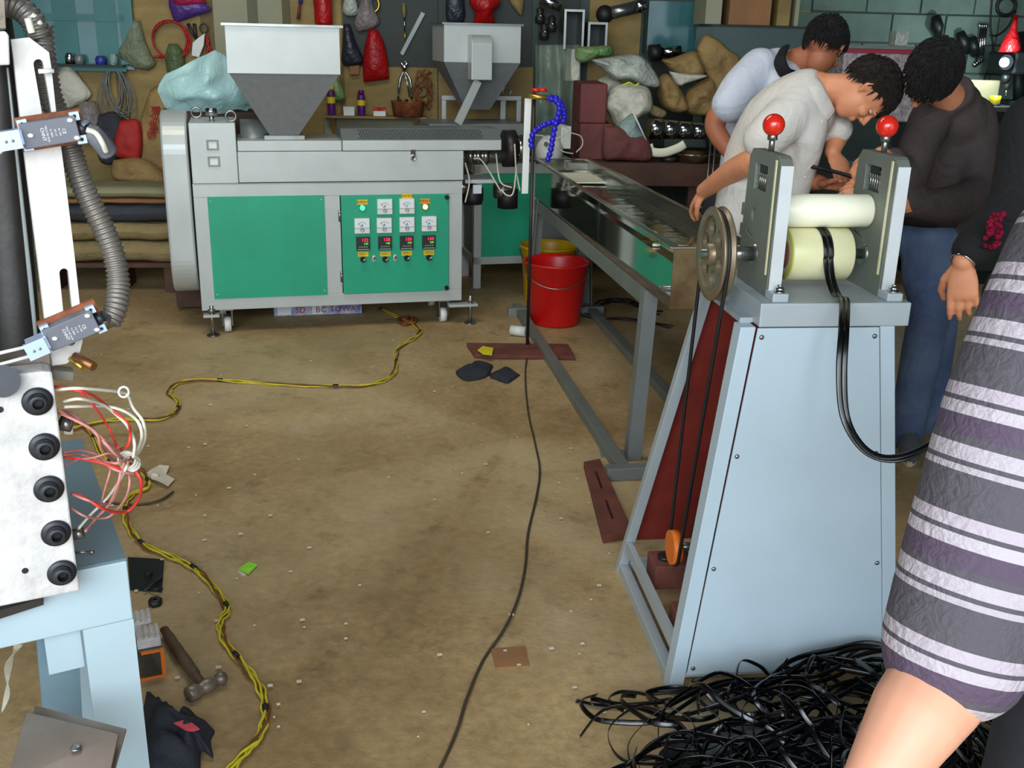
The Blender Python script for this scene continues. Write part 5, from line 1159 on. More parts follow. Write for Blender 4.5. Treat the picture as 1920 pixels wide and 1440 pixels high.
b = MB(); c = W(1887, 12, -.05); b.tube([c+WF.X*(.07*cos(a))+WF.Z*(.06*sin(a)) for a in [2*pi*i/20 for i in range(21)]], .012, 8, cap=False); T1(b.build('cable_coil', 'black_rubber'), 'small black cable coil high on the block wall', 'cable')
hangdark = [((1800, 60), (1812, 100)), ((1822, 70), (1828, 105)), ((1755, 30), (1760, 70))]
for k, (p, q_) in enumerate(hangdark):
    T1(MB().tube([W(*p, -.06), W((p[0]+q_[0])/2, (p[1]+q_[1])/2, -.08), W(*q_, -.06)], [.03, .045, .02], 10).build('dark_tool', 'machine_dark'), ['dark tool hanging above the jacket man, nearer the spanners', 'dark tool hanging just left of the spanners', 'dark tool hanging high above the jacket man'][k], 'tool', 'dark tools on the block wall')
# drill press bench
DF = Frame(WF.P(0, -.75, 0), .10)
du0 = DF.uw(1790, 210, 0)[0]; dz = DF.uw(1880, 201, 0)[1]
db = thing('metal_bench', 'dark metal bench under the drill press at the right wall', 'bench', DF.P(du0+.7, .3, 0))
MB().box(DF, du0, du0+1.6, 0, .62, dz-.03, dz).build('bench_top', 'steel', db); MB().box(DF, du0, du0+1.6, 0.02, .60, .0, dz-.03).build('bench_body', 'machine_dark', db)
for j in range(3): MB().box(DF, du0+.05+j*.5, du0+.5+j*.5, -.004, .02, .1, dz-.1).build('drawer', 'board_dark', db)
dp = thing('drill_press', 'dark bench drill press with a glowing white lamp at right edge', 'drill press', DF.P(DF.uw(1910, 190, .3)[0], .3, dz))
D_ = lambda x, y, v=.3: DF.hit(x, y, v)
MB().cyl(V((D_(1912, 190).x, D_(1912, 190).y, dz)), D_(1912, 60), .04, n=20).build('column', 'machine_dark', dp)
MB().box(DF, DF.uw(1885, 190, .3)[0], DF.uw(1925, 190, .3)[0], .15, .48, dz, dz+.03).build('base', 'machine_dark', dp, bevel=.005)
ux0, wz0 = DF.uw(1890, 140, .2); ux1, wz1 = DF.uw(1960, 98, .2); MB().box(DF, ux0, ux1, .15, .5, wz0, wz1).build('drill_head', 'machine_dark', dp, bevel=.02)
p = D_(1887, 140, .2); MB().cyl(p, p-V((0, 0, .05)), .026, n=18).build('quill', 'machine_dark', dp); MB().cyl(D_(1888, 152, .2), D_(1888, 168, .2), .02, .013, n=16).build('chuck', 'dark_steel', dp); MB().cyl(D_(1887, 168, .2), D_(1886, 180, .2), .005, n=8).build('drill_bit', 'steel', dp)
lp = D_(1883, 117, .12); MB().sphere(lp, .030, 18, 12).build('lamp_bulb', 'lamp_glow', dp)
MB().lathe(lp+V((.035, .04, .0)), (1, .8, .0), [(.05, -.01), (.045, .01), (.02, .03), (0, .03)], 18).build('lamp_shade', 'machine_dark', dp)
l = bpy.data.lights.new('work_lamp', 'POINT'); l.energy = 14; l.color = (.80, .95, 1); l.shadow_soft_size = .04
lo = bpy.data.objects.new('work_lamp', l); C.objects.link(lo); lo.location = lp+V((-.03, -.05, .0)); lo.parent = None
T1(MB().lathe(D_(1893, 98, .25), (0, 0, 1), [(0, 0), (.075, 0), (.045, .10), (.018, .16), (.015, .24), (0, .24)], 18).build('red_funnel', 'red_bag'), 'red funnel standing upside down on the drill press head', 'funnel')
mbox(1810, 151, 1876, 176, .30, .34, 'cardboard_sheet', 'cardboard_pale', 'cardboard sheet standing on the metal bench behind the yellow spool', 'board', fr=DF, z0=dz+.002, bev=.002)
c = D_(1865, 192, .15); c.z = dz+.001; t = thing('yellow_spool', 'yellow tape spool on the metal bench left of the drill', 'spool', c)
MB().lathe(c, (0, 0, 1), [(0, 0), (.04, 0), (.04, .012), (.03, .015), (0, .015)], 18).build('spool_base', 'black_rubber', t); MB().lathe(c+V((0, 0, .015)), (0, 0, 1), [(0, 0), (.034, 0), (.036, .05), (0, .05)], 18).build('spool_roll', 'bright_yellow', t)
# film wrapped case with red trim between the heads
CF_ = Frame(WF.P(0, -.85, 0), .08)
cu0_, cw_ = CF_.uw(1585, 84, 0); cu1_, cwb = CF_.uw(1725, 200, 0)
t = thing('wrapped_case', 'flat topped case wrapped in crinkled printed film with red trim', 'case', CF_.P((cu0_+cu1_)/2, .3, 0))
MB().box(CF_, cu0_, cu1_, 0, .55, cwb-.1, cw_-.045).build('case_body', 'printed_film', t, bevel=.01); MB().box(CF_, cu0_, cu1_, -.006, .556, cw_-.045, cw_-.02).build('trim_band', 'red_trim', t); MB().box(CF_, cu0_-.02, cu1_+.02, -.02, .57, cw_-.02, cw_).build('case_lid', 'silver_dark', t)
MB().box(CF_, cu0_+.04, cu1_-.04, .03, .52, 0, cwb-.1).build('case_stand', 'machine_dark', t)
b = MB(); b.box(CF_, CF_.uw(1680, 70, .2)[0], CF_.uw(1703, 70, .2)[0], .2, .3, cw_+.001, CF_.uw(1690, 58, .2)[1]); T1(b.build('grey_box', 'sack_clear', bevel=.004), 'small pale grey box on the film wrapped case', 'box')
# dark grey hooded machine behind the hands
t = thing('hooded_machine', 'dark teal grey hooded machine behind the men\'s hands', 'machine', gy(1640, 300, 5.4))
hy = 5.4; a = gy(1575, 300, hy); b_ = gy(1700, 180, hy)
HF = Frame((a.x, hy, 0), .06); ww_ = b_.x-a.x
MB().prism([HF.P(0, 0, .8), HF.P(0, .5, .8), HF.P(0, .5, 1.25), HF.P(0, .22, 1.25), HF.P(0, 0, 1.02)], HF.X*ww_).build('hood', 'hopper_teal', t, bevel=.01)
MB().box(HF, .03, ww_-.03, .03, .47, 0, .8).build('machine_body', 'machine_dark', t)
MB().box(HF, .02, ww_-.02, -.04, 0, .92, .94).build('bracket', 'steel', t)
for k in range(2): MB().box(HF, .06+k*.16, .16+k*.16, -.004, .03, .2, .7).build('access_plate', 'board_dark', t)
# ------------------------------------------------------------ things on the floor
def G(x, y, z=0): return gz(x, y, z)
def bucket(c, rt, rb, h, m_, lab, name='bucket', handle=True):
    t = thing(name, lab, 'bucket', c)
    MB().lathe(c, (0, 0, 1), [(0, .002), (rb, .002), (rb+.004, .01), (rt, h-.02), (rt+.012, h-.012), (rt+.014, h), (rt+.004, h), (rt-.004, h-.02), (rb-.004, .012), (0, .012)], 44).build('bucket_wall', m_, t)
    if handle:
        P_ = [c+V(((rt+.008)*cos(a), -abs((rt+.008)*sin(a))*.92, h-.03-.10*abs(sin(a)))) for a in [pi*i/20 for i in range(21)]]
        MB().tube(P_, .0035, 6).build('wire_handle', 'steel', t)
c = G(1040, 604); bucket(c, .180, .138, .37, 'red_bucket', 'bright red plastic bucket standing under the far end of the trough')
c2 = c+V((-.03, .52, 0)); bucket(c2, .175, .145, .36, 'yellow_bucket', 'yellow plastic bucket hidden behind the red bucket')
# blue printed tray under the extruder
a, b_ = G(514, 594), G(679, 588); t = thing('shipping_box', 'long flat blue and white printed box under the front extruder', 'box', (a+b_)/2)
d = (b_-a).normalized(); nrm = V((-d.y, d.x, 0))
MB().obox((a+b_)/2+nrm*.06+V((0, 0, .032)), (b_-a)/2, nrm*.06, V((0, 0, .031))).build('box_body', 'blue_tray', t, bevel=.004)
FB = Frame(a, atan2(d.y, d.x)); L_ = (b_-a).length
for x0, x1, m_ in ((.02, .10, 'paper_white'), (.22, .28, 'paper_white')): MB().box(FB, x0, x1, -.0015, 0, .008, .056).build('white_patch', m_, t)  # flat white patches on the box front
text(FB, 'SD', L_*.30, -.002, .033, .05, 'red_ink', t, 'print'); text(FB, 'BC', L_*.53, -.002, .033, .05, 'red_ink', t, 'print'); text(FB, 'TOWAY', L_*.81, -.002, .033, .05, 'red_ink', t, 'print')
# cables on the floor
def bundle(P_, name, lab, mats, r=.0035, n=3, sp=.006, tie=.30, cat='cable'):
    pts = catmull([G(x, y, .008) for x, y in P_], 8); t = thing(name, lab, cat, pts[0])
    for k in range(n):
        ph = 2*pi*k/n; Q = []; dd = 0
        for i, p in enumerate(pts):
            q_ = pts[min(i+1, len(pts)-1)]-pts[max(i-1, 0)]; q_.normalize(); s_ = V((-q_.y, q_.x, 0)); a = ph+i*.22
            sw = 1+.9*sin(i*.55)**2
            Q.append(p+s_*(sp*sw*cos(a))+V((0, 0, r+sp*.5*(1+sin(a))-.006)))
        MB().tube(Q, r, 6).build('strand', mats[k % len(mats)], t)
    L_ = 0; last = 0
    for i in range(1, len(pts)):
        L_ += (pts[i]-pts[i-1]).length
        if L_-last > tie:
            last = L_; d = (pts[i]-pts[i-1]).normalized(); MB().cyl(pts[i]-d*.012+V((0, 0, .002)), pts[i]+d*.012+V((0, 0, .002)), r*2.4, n=10).build('tape_wrap', 'black_rubber', t)
    return t
bundle([(100, 560+230), (160, 800), (200, 860), (262, 880), (276, 912), (250, 925), (235, 948), (240, 985), (270, 1022), (325, 1045), (368, 1068), (404, 1105), (426, 1140), (414, 1168), (420, 1200), (458, 1248), (488, 1290), (498, 1335), (486, 1380), (455, 1415), (420, 1460)], 'cable_bundle', 'yellow and brown twisted cable bundle snaking down to the front left', ['wire_yellow', 'wire_brown', 'wire_yellow', 'wire_yellow'], .0034, 4, .006, .26)
bundle([(120, 812), (170, 795), (230, 786), (290, 787), (325, 775), (335, 755), (318, 738), (330, 720), (380, 712), (450, 716), (540, 722), (620, 724), (690, 722), (735, 705), (742, 680), (745, 655), (770, 638), (788, 622), (770, 604), (740, 592), (712, 578)], 'cable_bundle', 'thin yellow cable pair running from the extruder across the floor to the press stand', ['wire_yellow', 'wire_brown', 'wire_yellow'], .0036, 3, .007, .55)
bundle([(770, 604), (765, 596), (750, 600), (757, 608), (772, 606), (778, 598)], 'wire_knot', 'small brown wire knot on the floor under the extruder', ['wire_brown', 'rust'], .006, 3, .010, 9, 'wire')
T1(MB().tube(catmull([G(x, y, .006) for x, y in ((992, 640), (985, 700), (990, 770), (1003, 830), (1012, 880), (1006, 930), (990, 1000), (985, 1060), (972, 1120), (945, 1180), (905, 1240), (875, 1310), (860, 1360), (840, 1410), (815, 1460))], 8), .0042, 8).build('thin_cable', 'cable_dark'), 'single thin brown cable running from the trough to the front edge', 'cable')
T1(MB().tube(catmull([G(x, y, .006) for x, y in ((175, 930), (210, 943), (260, 946), (300, 938), (325, 922))], 8), .004, 6).build('dark_wire', 'cable_dark'), 'short dark wire curved on the floor beside the press stand', 'wire')
bundle([(1120, 575), (1150, 565), (1185, 570), (1215, 582), (1235, 590)], 'black_wire', 'black wires lying on the floor under the trough', ['black_rubber'], .006, 3, .02, 9, 'wire')
bundle([(1090, 588), (1120, 598), (1160, 598), (1200, 602), (1260, 614)], 'black_wire', 'thin dark wire lying just in front of the black wires under the trough', ['black_rubber'], .004, 2, .01, 9, 'wire')
# scraps
def flat(P_, name, lab, m_, cat, z=.003, th=.002, curl=.0, solid=True):
    b = MB(); pts = [G(x, y) for x, y in P_]; c = sum(pts, V((0, 0, 0)))/len(pts)
    pts = [p+V((0, 0, z+curl*(noise.noise(p*31)+.5))) for p in pts]; b.prism(pts, V((0, 0, th))); return T1(b.build(name, m_), lab, cat)
o = flat([(447, 1070), (466, 1056), (484, 1062), (466, 1080)], 'lime_sticker', 'small lime green sticker lying alone on the floor', 'lime_sticker', 'sticker', curl=.004)
flat([(446, 1072), (450, 1066), (462, 1078), (456, 1083)], 'torn_paper', 'tiny white torn backing under the lime sticker', 'paper', 'paper', z=.0005)
b = MB(); P_ = [G(x, y) for x, y in ((275, 892), (282, 884), (300, 880), (318, 882), (312, 892), (328, 902), (316, 916), (300, 912), (284, 902))]
b.prism([p+V((0, 0, .004+.03*abs(noise.noise(p*20)))) for p in P_], V((0, 0, .003))); T1(b.build('crumpled_paper', 'paper'), 'crumpled off white paper scrap beside the pink wires', 'paper')
b = MB(); b.sphere(G(290, 892, .012), (.018, .010, .012), 10, 6); T1(b.build('paper_ball', 'paper'), 'small folded paper wad touching the crumpled scrap', 'paper')
flat([(895, 668), (905, 660), (925, 664), (922, 678), (905, 676)], 'yellow_scrap', 'small yellow scrap on the dark red board', 'bright_yellow', 'scrap', z=.028, curl=.006)
sb = [G(875, 650), G(1065, 652), G(1078, 676), G(890, 672)]; T1(MB().prism([p+V((0, 0, .001)) for p in sb], V((0, 0, .022))).build('red_board', 'rust_red', bevel=.003), 'dark red board lying flat across under the trough', 'board')
T1(MB().cyl(G(958, 619, .03), G(986, 622, .03), .028, n=20).build('white_pipe_stub', 'white_plastic'), 'short pale pipe stub on the floor left of the red bucket', 'pipe')
# slotted red plate beside the trough leg
pl = [G(x, y) for x, y in ((1094, 878), (1124, 872), (1186, 1010), (1130, 1020))]
def bil(u, v): a = pl[0].lerp(pl[1], u); b2 = pl[3].lerp(pl[2], u); return a.lerp(b2, v)+V((0, 0, .001))
b = MB(); b.plate([pl_ := [bil(0, 0), bil(1, 0), bil(1, 1), bil(0, 1)], [bil(.46, .16), bil(.56, .16), bil(.56, .42), bil(.46, .42)], [bil(.46, .56), bil(.56, .56), bil(.56, .82), bil(.46, .82)]], V((0, 0, .028)))
T1(b.build('slotted_plate', 'rust_red', bevel=.003), 'rusty red slotted base plate on the floor beside the trough leg', 'plate')
flat([(920, 1220), (985, 1216), (992, 1252), (930, 1256)], 'flat_brick', 'thin reddish brick tile lying flat in the open floor', 'cardboard', 'tile', z=.0, th=.007)
b = MB()
for k in range(90):
    p = G(random.uniform(150, 1150), random.uniform(640, 1430)); s_ = .002+.005*random.random(); b.obox(p+V((0, 0, .007)), V((s_, s_*.3, 0)), V((-s_*.2, s_*.6, 0)), V((0, 0, .0015)))
T1(b.build('floor_flecks', 'paper'), 'pale flecks of plastic scattered over the floor', 'debris', kind='stuff')
# hammer
t = thing('hammer', 'ball peen hammer with worn brown wooden handle beside the stand leg', 'hammer', G(380, 1290))
hh = G(380, 1290, .018); h0 = G(308, 1180, .02)
MB().tube(catmull([h0, G(335, 1222, .022), G(360, 1258, .022), G(380, 1285, .02)], 6), [.0125, .015, .016, .017, .016, .013, .0105]*1, 12, flat=.8).build('handle', 'wood_handle', t)
f_ = G(352, 1304, .02); e_ = G(415, 1272, .02); ax_ = (e_-f_).normalized()
MB().lathe(f_, ax_, [(0, 0), (.019, 0), (.021, .004), (.021, .025), (.014, .034), (.017, .042), (.020, .055), (.017, .068), (.011, .078), (.011, .082)], 20).build('hammer_head', 'iron', t)
MB().sphere(f_+ax_*.096, .018, 16, 10).build('ball_peen', 'iron', t)
# orange channel with white ribbed blocks
t = thing('ribbed_clamp', 'orange channel steel offcut carrying white ribbed blocks beside the stand leg', 'clamp', G(300, 1270))
pc0, pc1 = G(262, 1278), G(312, 1268); cf = Frame(pc1, atan2((pc1-pc0).y, (pc1-pc0).x)); 
prof = [cf.P(-.10, 0, .0), cf.P(.0, 0, .0), cf.P(.0, 0, .085), cf.P(-.055, 0, .085), cf.P(-.055, 0, .077), cf.P(-.009, 0, .077), cf.P(-.009, 0, .008), cf.P(-.10, 0, .008)]
MB().prism(prof, cf.Y*.16+cf.X*-.03).build('channel', 'iron', t, bevel=.001)
MB().prism([p-cf.Y*.002 for p in prof], cf.Y*.003).build('painted_end', 'orange_paint', t, label='orange painted end face')
for j in range(2):
    y0 = .01+j*.085
    o = MB().box(cf, -.062-.015*j, -.004-.015*j, y0, y0+.07, .086, .112).build('ribbed_block', 'white_block', t, bevel=.003)
    for k in range(4): MB().box(cf, -.056-.015*j+k*.014, -.049-.015*j+k*.014, y0+.006, y0+.064, .112, .117).build('rib', 'white_block', o)
# dark sheet and offcuts
flat([(240, 1048), (308, 1052), (304, 1112), (244, 1108)], 'dark_sheet', 'dark grey steel sheet lying behind the ribbed clamp', 'machine_dark', 'sheet', th=.004)
for k, (a, b2) in enumerate((((272, 1080), (285, 1072)), ((270, 1108), (303, 1082)), ((282, 1106), (304, 1104)))):
    T1(MB().tube([G(*a, .012), G((a[0]+b2[0])/2, (a[1]+b2[1])/2, .02), G(*b2, .012)], .004, 6).build('metal_offcut', 'dark_steel'), ['hooked', 'long diagonal', 'lowest straight'][k]+' thin metal offcut on the dark sheet', 'offcut')
T1(MB().lathe(G(292, 1135), (0, 0, 1), [(.006, 0), (.02, 0), (.02, .02), (.006, .02)], 6).build('dark_nut', 'dark_steel'), 'large dark nut beside the white ribbed blocks', 'nut')
# black cloth and pink scrap
def cloth(P_, name, lab, m_, hgt, seed=0, cat='cloth', n=16):
    pts = catmull([G(x, y) for x, y in P_]+[G(*P_[0])], 4)[:-1]; c = sum(pts, V((0, 0, 0)))/len(pts); b = MB(); m = len(pts); vs = []
    for i in range(n+1):
        for p in pts:
            t_ = i/n; q_ = c.lerp(p, t_); q_.z = .004+hgt*max(0, 1-t_**3)*(.55+.9*abs(noise.noise(q_*13+V((seed, 0, 0))))+.45*abs(noise.noise(q_*30+V((0, seed, 0))))); vs.append(q_)
    F = [(i*m+j, i*m+(j+1) % m, (i+1)*m+(j+1) % m, (i+1)*m+j) for i in range(n) for j in range(m)]
    b.add(vs, F, True); n0 = len(vs); b.f.append(tuple(n*m+j for j in range(m))); b.sm.append(False); return T1(b.build(name, m_), lab, cat)
cloth([(275, 1300), (300, 1330), (330, 1355), (352, 1332), (372, 1348), (402, 1372), (395, 1392), (400, 1425), (378, 1412), (370, 1462), (310, 1470), (272, 1460), (262, 1380)], 'black_cloth', 'crumpled black cloth heap at the foot of the press stand', 'black_cloth', .06, 3)
cloth([(180, 1290), (200, 1300), (215, 1400), (200, 1410), (170, 1350)], 'black_cloth', 'end of a black cloth seen under the press stand', 'black_cloth', .04, 9)
b = MB(); b.prism([G(x, y, .06) for x, y in ((326, 1357), (352, 1350), (374, 1368), (362, 1372), (348, 1370))], V((0, 0, .003))); T1(b.build('pink_scrap', 'pink_scrap'), 'bright pink scrap lying on the crumpled black cloth', 'scrap')
random.seed(4)
for k, (x, y, r) in enumerate(((892, 698, 34), (945, 705, 26))):
    cloth([(x+r*cos(a)*random.uniform(.7, 1.3), y+r*.45*sin(a)*random.uniform(.7, 1.4)) for a in [2*pi*i/9 for i in range(9)]], 'dark_rag', ['ragged dark scrap lying left of its twin before the red board', 'smaller ragged dark scrap lying by the thin cable before the red board'][k], 'black_cloth', .03, k, 'rag', 8)
# steel sheets leaning, bottom left
z_ = .30
t = T1(MB().prism([gz(66, 1322, .62), gz(237, 1366, .62), gz(208, 1470, .60), gz(30, 1440, .60)], V((0, 0, -.004))).build('steel_sheet', 'sheet_metal', bevel=.001), 'lower bare steel sheet under the stand, its bright edge showing', 'sheet')
t2 = thing('steel_sheet', 'upper brown tinted steel sheet with a round dimple under the stand', 'sheet', gz(120, 1400, .63))
MB().prism([gz(50, 1334, .63), gz(222, 1376, .63), gz(200, 1480, .61), gz(10, 1470, .61)], V((0, 0, -.004))).build('sheet', 'sheet_metal', t2, bevel=.001)
MB().sphere(gz(142, 1402, .627), (.008, .008, .003), 16, 8).build('dimple', 'steel', t2)
sp0 = gz(110, 1440, .60); t = thing('shelf_block', 'dark wooden block stack carrying the steel sheets', 'block', (sp0.x, sp0.y, 0))
for j in range(8): MB().box(Frame((sp0.x, sp0.y-.05, 0), .3), -.05, .05, -.08, .0, j*.075, j*.075+.073).build('wood_block', 'bench_brown', t)
b = MB()
for k in range(5): b.tube(catmull([gz(28+k*3, 1210, .45), gz(22-k*3, 1250, .3), gz(10+k*2, 1300, .2), gz(4, 1335, .15)], 5), .0022, 5)
T1(b.build('clear_wires', 'wire_white'), 'thin pale wires dangling under the press stand table', 'wire')
# ------------------------------------------------------------ black strap pile and straight end
sp_ = thing('strap_pile', 'big glossy tangle of black plastic strap heaped in front of the puller', 'strap', G(1400, 1400))
random.seed(21)
cx_, cy_ = G(1430, 1400).x+.06, G(1430, 1400).y-.10
def pile_h(x, y):
    d = ((x-cx_)/.52)**2+((y-cy_)/.34)**2; return (.13+.06*(x-cx_)/.5)*max(0, 1-d)**.8
for k in range(78):
    a0 = random.uniform(0, 2*pi); rad = random.uniform(.05, .13); mx = cx_+random.uniform(-.42, .52); my = cy_+random.uniform(-.26, .17)
    P_ = []; tilt = random.uniform(-.9, .9); ta = random.uniform(0, pi); el = random.uniform(.45, 1)
    for i in range(11):
        a = a0+i*2*pi/8*(1 if k % 2 else -1); rr = rad*(1+.15*sin(i*1.7+k))
        lx, ly = rr*cos(a), rr*el*sin(a); x = mx+lx*cos(ta)-ly*sin(ta)+i*.008; y = my+lx*sin(ta)+ly*cos(ta)
        P_.append(V((x, y, max(.008, pile_h(x, y)*random.uniform(.6, 1.05)+.02+abs(tilt)*.05*(1+sin(a))))))
    # keep the loops in front of the puller body
    P_ = [V((p.x, min(p.y, (Pf.P(0, -.03, 0)+Pf.X*((p-Pf.o).dot(Pf.X))).y), p.z)) for p in P_]
    ribbon(catmull(P_, 6), V((random.uniform(-.5, .5), random.uniform(-.5, .5), 1)), .013, .0016).build('strap_loop', 'gloss_strap', sp_)
for k in range(24):
    x0 = cx_+random.uniform(-.5, .0); y0 = cy_+random.uniform(-.3, .15); P_ = [V((x0+j*.13+random.uniform(-.02, .02), y0+j*.05*random.uniform(.2, 1.6), .02+pile_h(x0+j*.13, y0)*.95+random.uniform(0, .03))) for j in range(6)]
    P_ = [V((p.x, min(p.y, (Pf.P(0, -.03, 0)+Pf.X*((p-Pf.o).dot(Pf.X))).y), p.z)) for p in P_]
    ribbon(catmull(P_, 6), V((0, .3, 1)), .013, .0016).build('strap_loop', 'gloss_strap', sp_)
b = MB(); b.grid(lambda u, v: V((cx_+.06+.40*v*cos(2*pi*u), cy_-.02+.24*v*sin(2*pi*u), .002+.075*(1-v*v)*(.6+.9*abs(noise.noise(V((cos(2*pi*u)*v*4, sin(2*pi*u)*v*4, 0))))))), 48, 14)
o = b.build('strap_core', 'gloss_strap', sp_); o['kind'] = 'stuff'
st2 = thing('strap_end', 'straight end of black strap lying flat left of the strap pile', 'strap', G(1100, 1318))
ribbon(catmull([G(1080, 1314, .006), G(1120, 1322, .006), G(1165, 1322, .006), G(1215, 1318, .008), G(1260, 1310, .02)], 6), V((0, 1, 0)), .016, .002).build('strap_strand', 'gloss_strap', st2)
# ------------------------------------------------------------ people
def nrm3(v): return V(v).normalized()
def head(b, c, fwd, up, s=1.0):
    f = nrm3(fwd); u = V(up); u = (u-f*u.dot(f)).normalized(); r = f.cross(u); A = (r, f, u)
    q = lambda x, y, z: c+r*(x*s)+f*(y*s)+u*(z*s)
    b.sphere(q(0, -.008, .025), (.074*s, .092*s, .088*s), 24, 16, A)
    b.sphere(q(0, .020, -.030), (.060*s, .066*s, .078*s), 20, 14, A)
    b.sphere(q(0, .034, -.078), (.038*s, .040*s, .030*s), 16, 10, A)     # jaw
    b.sphere(q(0, .083, .020), (.044*s, .012*s, .010*s), 14, 8, A)       # brow
    b.tube([q(0, .084, .012), q(0, .100, -.012), q(0, .106, -.026)], [.007*s, .010*s, .014*s], 10)
    b.sphere(q(.011, .094, -.028), (.009*s, .009*s, .007*s), 10, 6, A); b.sphere(q(-.011, .094, -.028), (.009*s, .009*s, .007*s), 10, 6, A)
    b.sphere(q(0, .083, -.052), (.024*s, .011*s, .005*s), 14, 8, A); b.sphere(q(0, .081, -.061), (.020*s, .011*s, .006*s), 14, 8, A)
    for sx in (-1, 1):
        b.sphere(q(sx*.040, .066, -.020), (.022*s, .02*s, .018*s), 12, 8, A)
        b.tube([q(sx*.074, -.004, .022), q(sx*.083, -.016, .020), q(sx*.084, -.020, .0), q(sx*.079, -.010, -.022), q(sx*.073, .0, -.026)], [.006*s, .008*s, .008*s, .007*s, .005*s], 8)
        b.sphere(q(sx*.076, -.008, .0), (.006*s, .012*s, .020*s), 10, 8, A)
    return q, A
def face_parts(t, q, A, s=1.0, hair='hair', low=-.45, shag=.06, front=.42, vol=.20):
    for sx in (-1, 1):
        o = MB().sphere(q(sx*.031, .0725, .004), (.0115*s, .0095*s, .0036*s), 14, 8, A).build('eye', 'white_plastic', t)
        MB().sphere(q(sx*.031, .0798, .003), (.0055*s, .003*s, .0030*s), 10, 6, A).build('iris', 'hair', o)
        MB().tube([q(sx*.014, .092, .021), q(sx*.032, .089, .026), q(sx*.050, .076, .020)], [.0014*s, .002*s, .001*s], 6).build('eyebrow', 'hair', t)
    MB().sphere(q(0, .090, -.0565), (.020*s, .0045*s, .0018*s), 12, 6, A).build('mouth', 'maroon_cloth', t)
    b = MB(); r, f, u = A; c = q(0, -.010, .024); n, m = 64, 40; vs = []
    for j in range(m+1):
        for k in range(n):
            th = pi*j/m; ph = 2*pi*k/n; d = V((sin(th)*cos(ph), sin(th)*sin(ph), cos(th)))   # x right, y fwd, z up
            sm = min(1, max(0, (d.y+.45)/1.05)); line = low+(front-low)*sm*sm*(3-2*sm)
            e = min(1, max(0, (d.z-line)/.16)); k_ = .90+e*(vol+shag*noise.noise(d*5.5)+.035*noise.noise(d*22))
            vs.append(c+r*(.076*s*k_*d.x)+f*(.094*s*k_*d.y)+u*(.090*s*k_*d.z))
    F = [(j*n+k, j*n+(k+1) % n, (j+1)*n+(k+1) % n, (j+1)*n+k) for j in range(m) for k in range(n)]
    b.add(vs, F, True); rs = random.Random(5)
    for k in range(900):
        d = V((rs.gauss(0, 1), rs.gauss(0, 1), rs.gauss(0, 1))).normalized(); sm = min(1, max(0, (d.y+.45)/1.05)); line = low+(front-low)*sm*sm*(3-2*sm)
        if d.z < line+.04: continue
        g = lambda kk, d: c+r*(.076*s*kk*d.x)+f*(.094*s*kk*d.y)+u*(.090*s*kk*d.z)
        fl = (V((d.x*.3, .75, -.45)) if d.z > .1 else V((0, 0, -1))); fl = (fl-d*fl.dot(d)).normalized(); fl = (fl+V((rs.uniform(-.5, .5), rs.uniform(-.5, .5), rs.uniform(-.5, .5)))).normalized()
        p0 = g(.90+vol-.03, d); p1 = g(.90+vol+.035, (d+fl*.12).normalized()); p2 = g(.90+vol+rs.uniform(.02, .10), (d+fl*.30).normalized())
        b.tube([p0, p1, p2], [.0042*s, .0034*s, .0006*s], 4, cap=False, smooth=False)
    b.build('hair', hair, t)
def hand(b, w, d, n, thumb, curl=.5, s=1.0, spread=.08, curls=None):
    """w wrist, d finger direction, n back-of-hand normal, thumb = +1/-1 side"""
    d = nrm3(d); n = V(n); n = (n-d*n.dot(d)).normalized(); x = d.cross(n).normalized()*thumb   # x points to thumb side
    P = lambda a, c, e: w+x*(a*s)+d*(c*s)+n*(e*s)
    b.tube([P(0, -.02, 0), P(0, .01, 0), P(0, .045, .002), P(0, .085, 0), P(0, .096, -.002)], [(.024*s, .020*s), (.028*s, .018*s), (.038*s, .016*s), (.040*s, .013*s), (.034*s, .010*s)], 14, ref=n)
    for i, (ox, l, r) in enumerate(((.030, .072, .0088), (.010, .080, .0092), (-.011, .074, .0086), (-.031, .058, .0076))):
        cu = (curls[i] if curls else curl); a = spread*(1.5-i)*.5; dd = (d*cos(a)+x*sin(a)); p = P(ox, .082, 0); pts = [P(ox*.8, .06, 0), p]; ang = 0
        for k, fr_ in enumerate((.45, .30, .25)):
            ang += cu*(.75, 1.0, .8)[k]; v = dd*cos(ang)-n*sin(ang); p = p+v*(l*fr_*s*1.08); pts.append(p)
        R = [r*s*1.05, r*s*1.08, r*s, r*s*.92, r*s*.78]; b.tube(pts, R, 10, ref=x); b.sphere(pts[-1], r*s*.80, 10, 8); b.sphere(pts[2], r*s*1.06, 10, 8); b.sphere(pts[3], r*s*.96, 10, 8)
    t0 = P(.020, .018, -.006); t1 = P(.046, .046, -.016); t2 = P(.056, .076, -.026-.02*curl); t3 = P(.052, .100, -.034-.035*curl)
    b.tube([t0, t1, t2, t3], [.015*s, .0125*s, .0105*s, .0085*s], 10); b.sphere(t3, .0086*s, 10, 8)
def limb(b, pts, R, ref=None): b.tube(catmull(pts, 5), sum([[R[i]+(R[i+1]-R[i])*j/5 for j in range(5)] for i in range(len(R)-1)], [])+[R[-1]], 16, ref=ref); b.sphere(pts[0], R[0] if not isinstance(R[0], tuple) else min(R[0]), 14, 8); b.sphere(pts[-1], R[-1] if not isinstance(R[-1], tuple) else min(R[-1]), 14, 8)
def rings(pts, R, ref, k=5):
    pp = catmull(pts, k); RR = []
    for i in range(len(R)-1):
        for j in range(k): RR.append(tuple(R[i][m]+(R[i+1][m]-R[i][m])*j/k for m in (0, 1)))
    return pp, RR+[R[-1]]
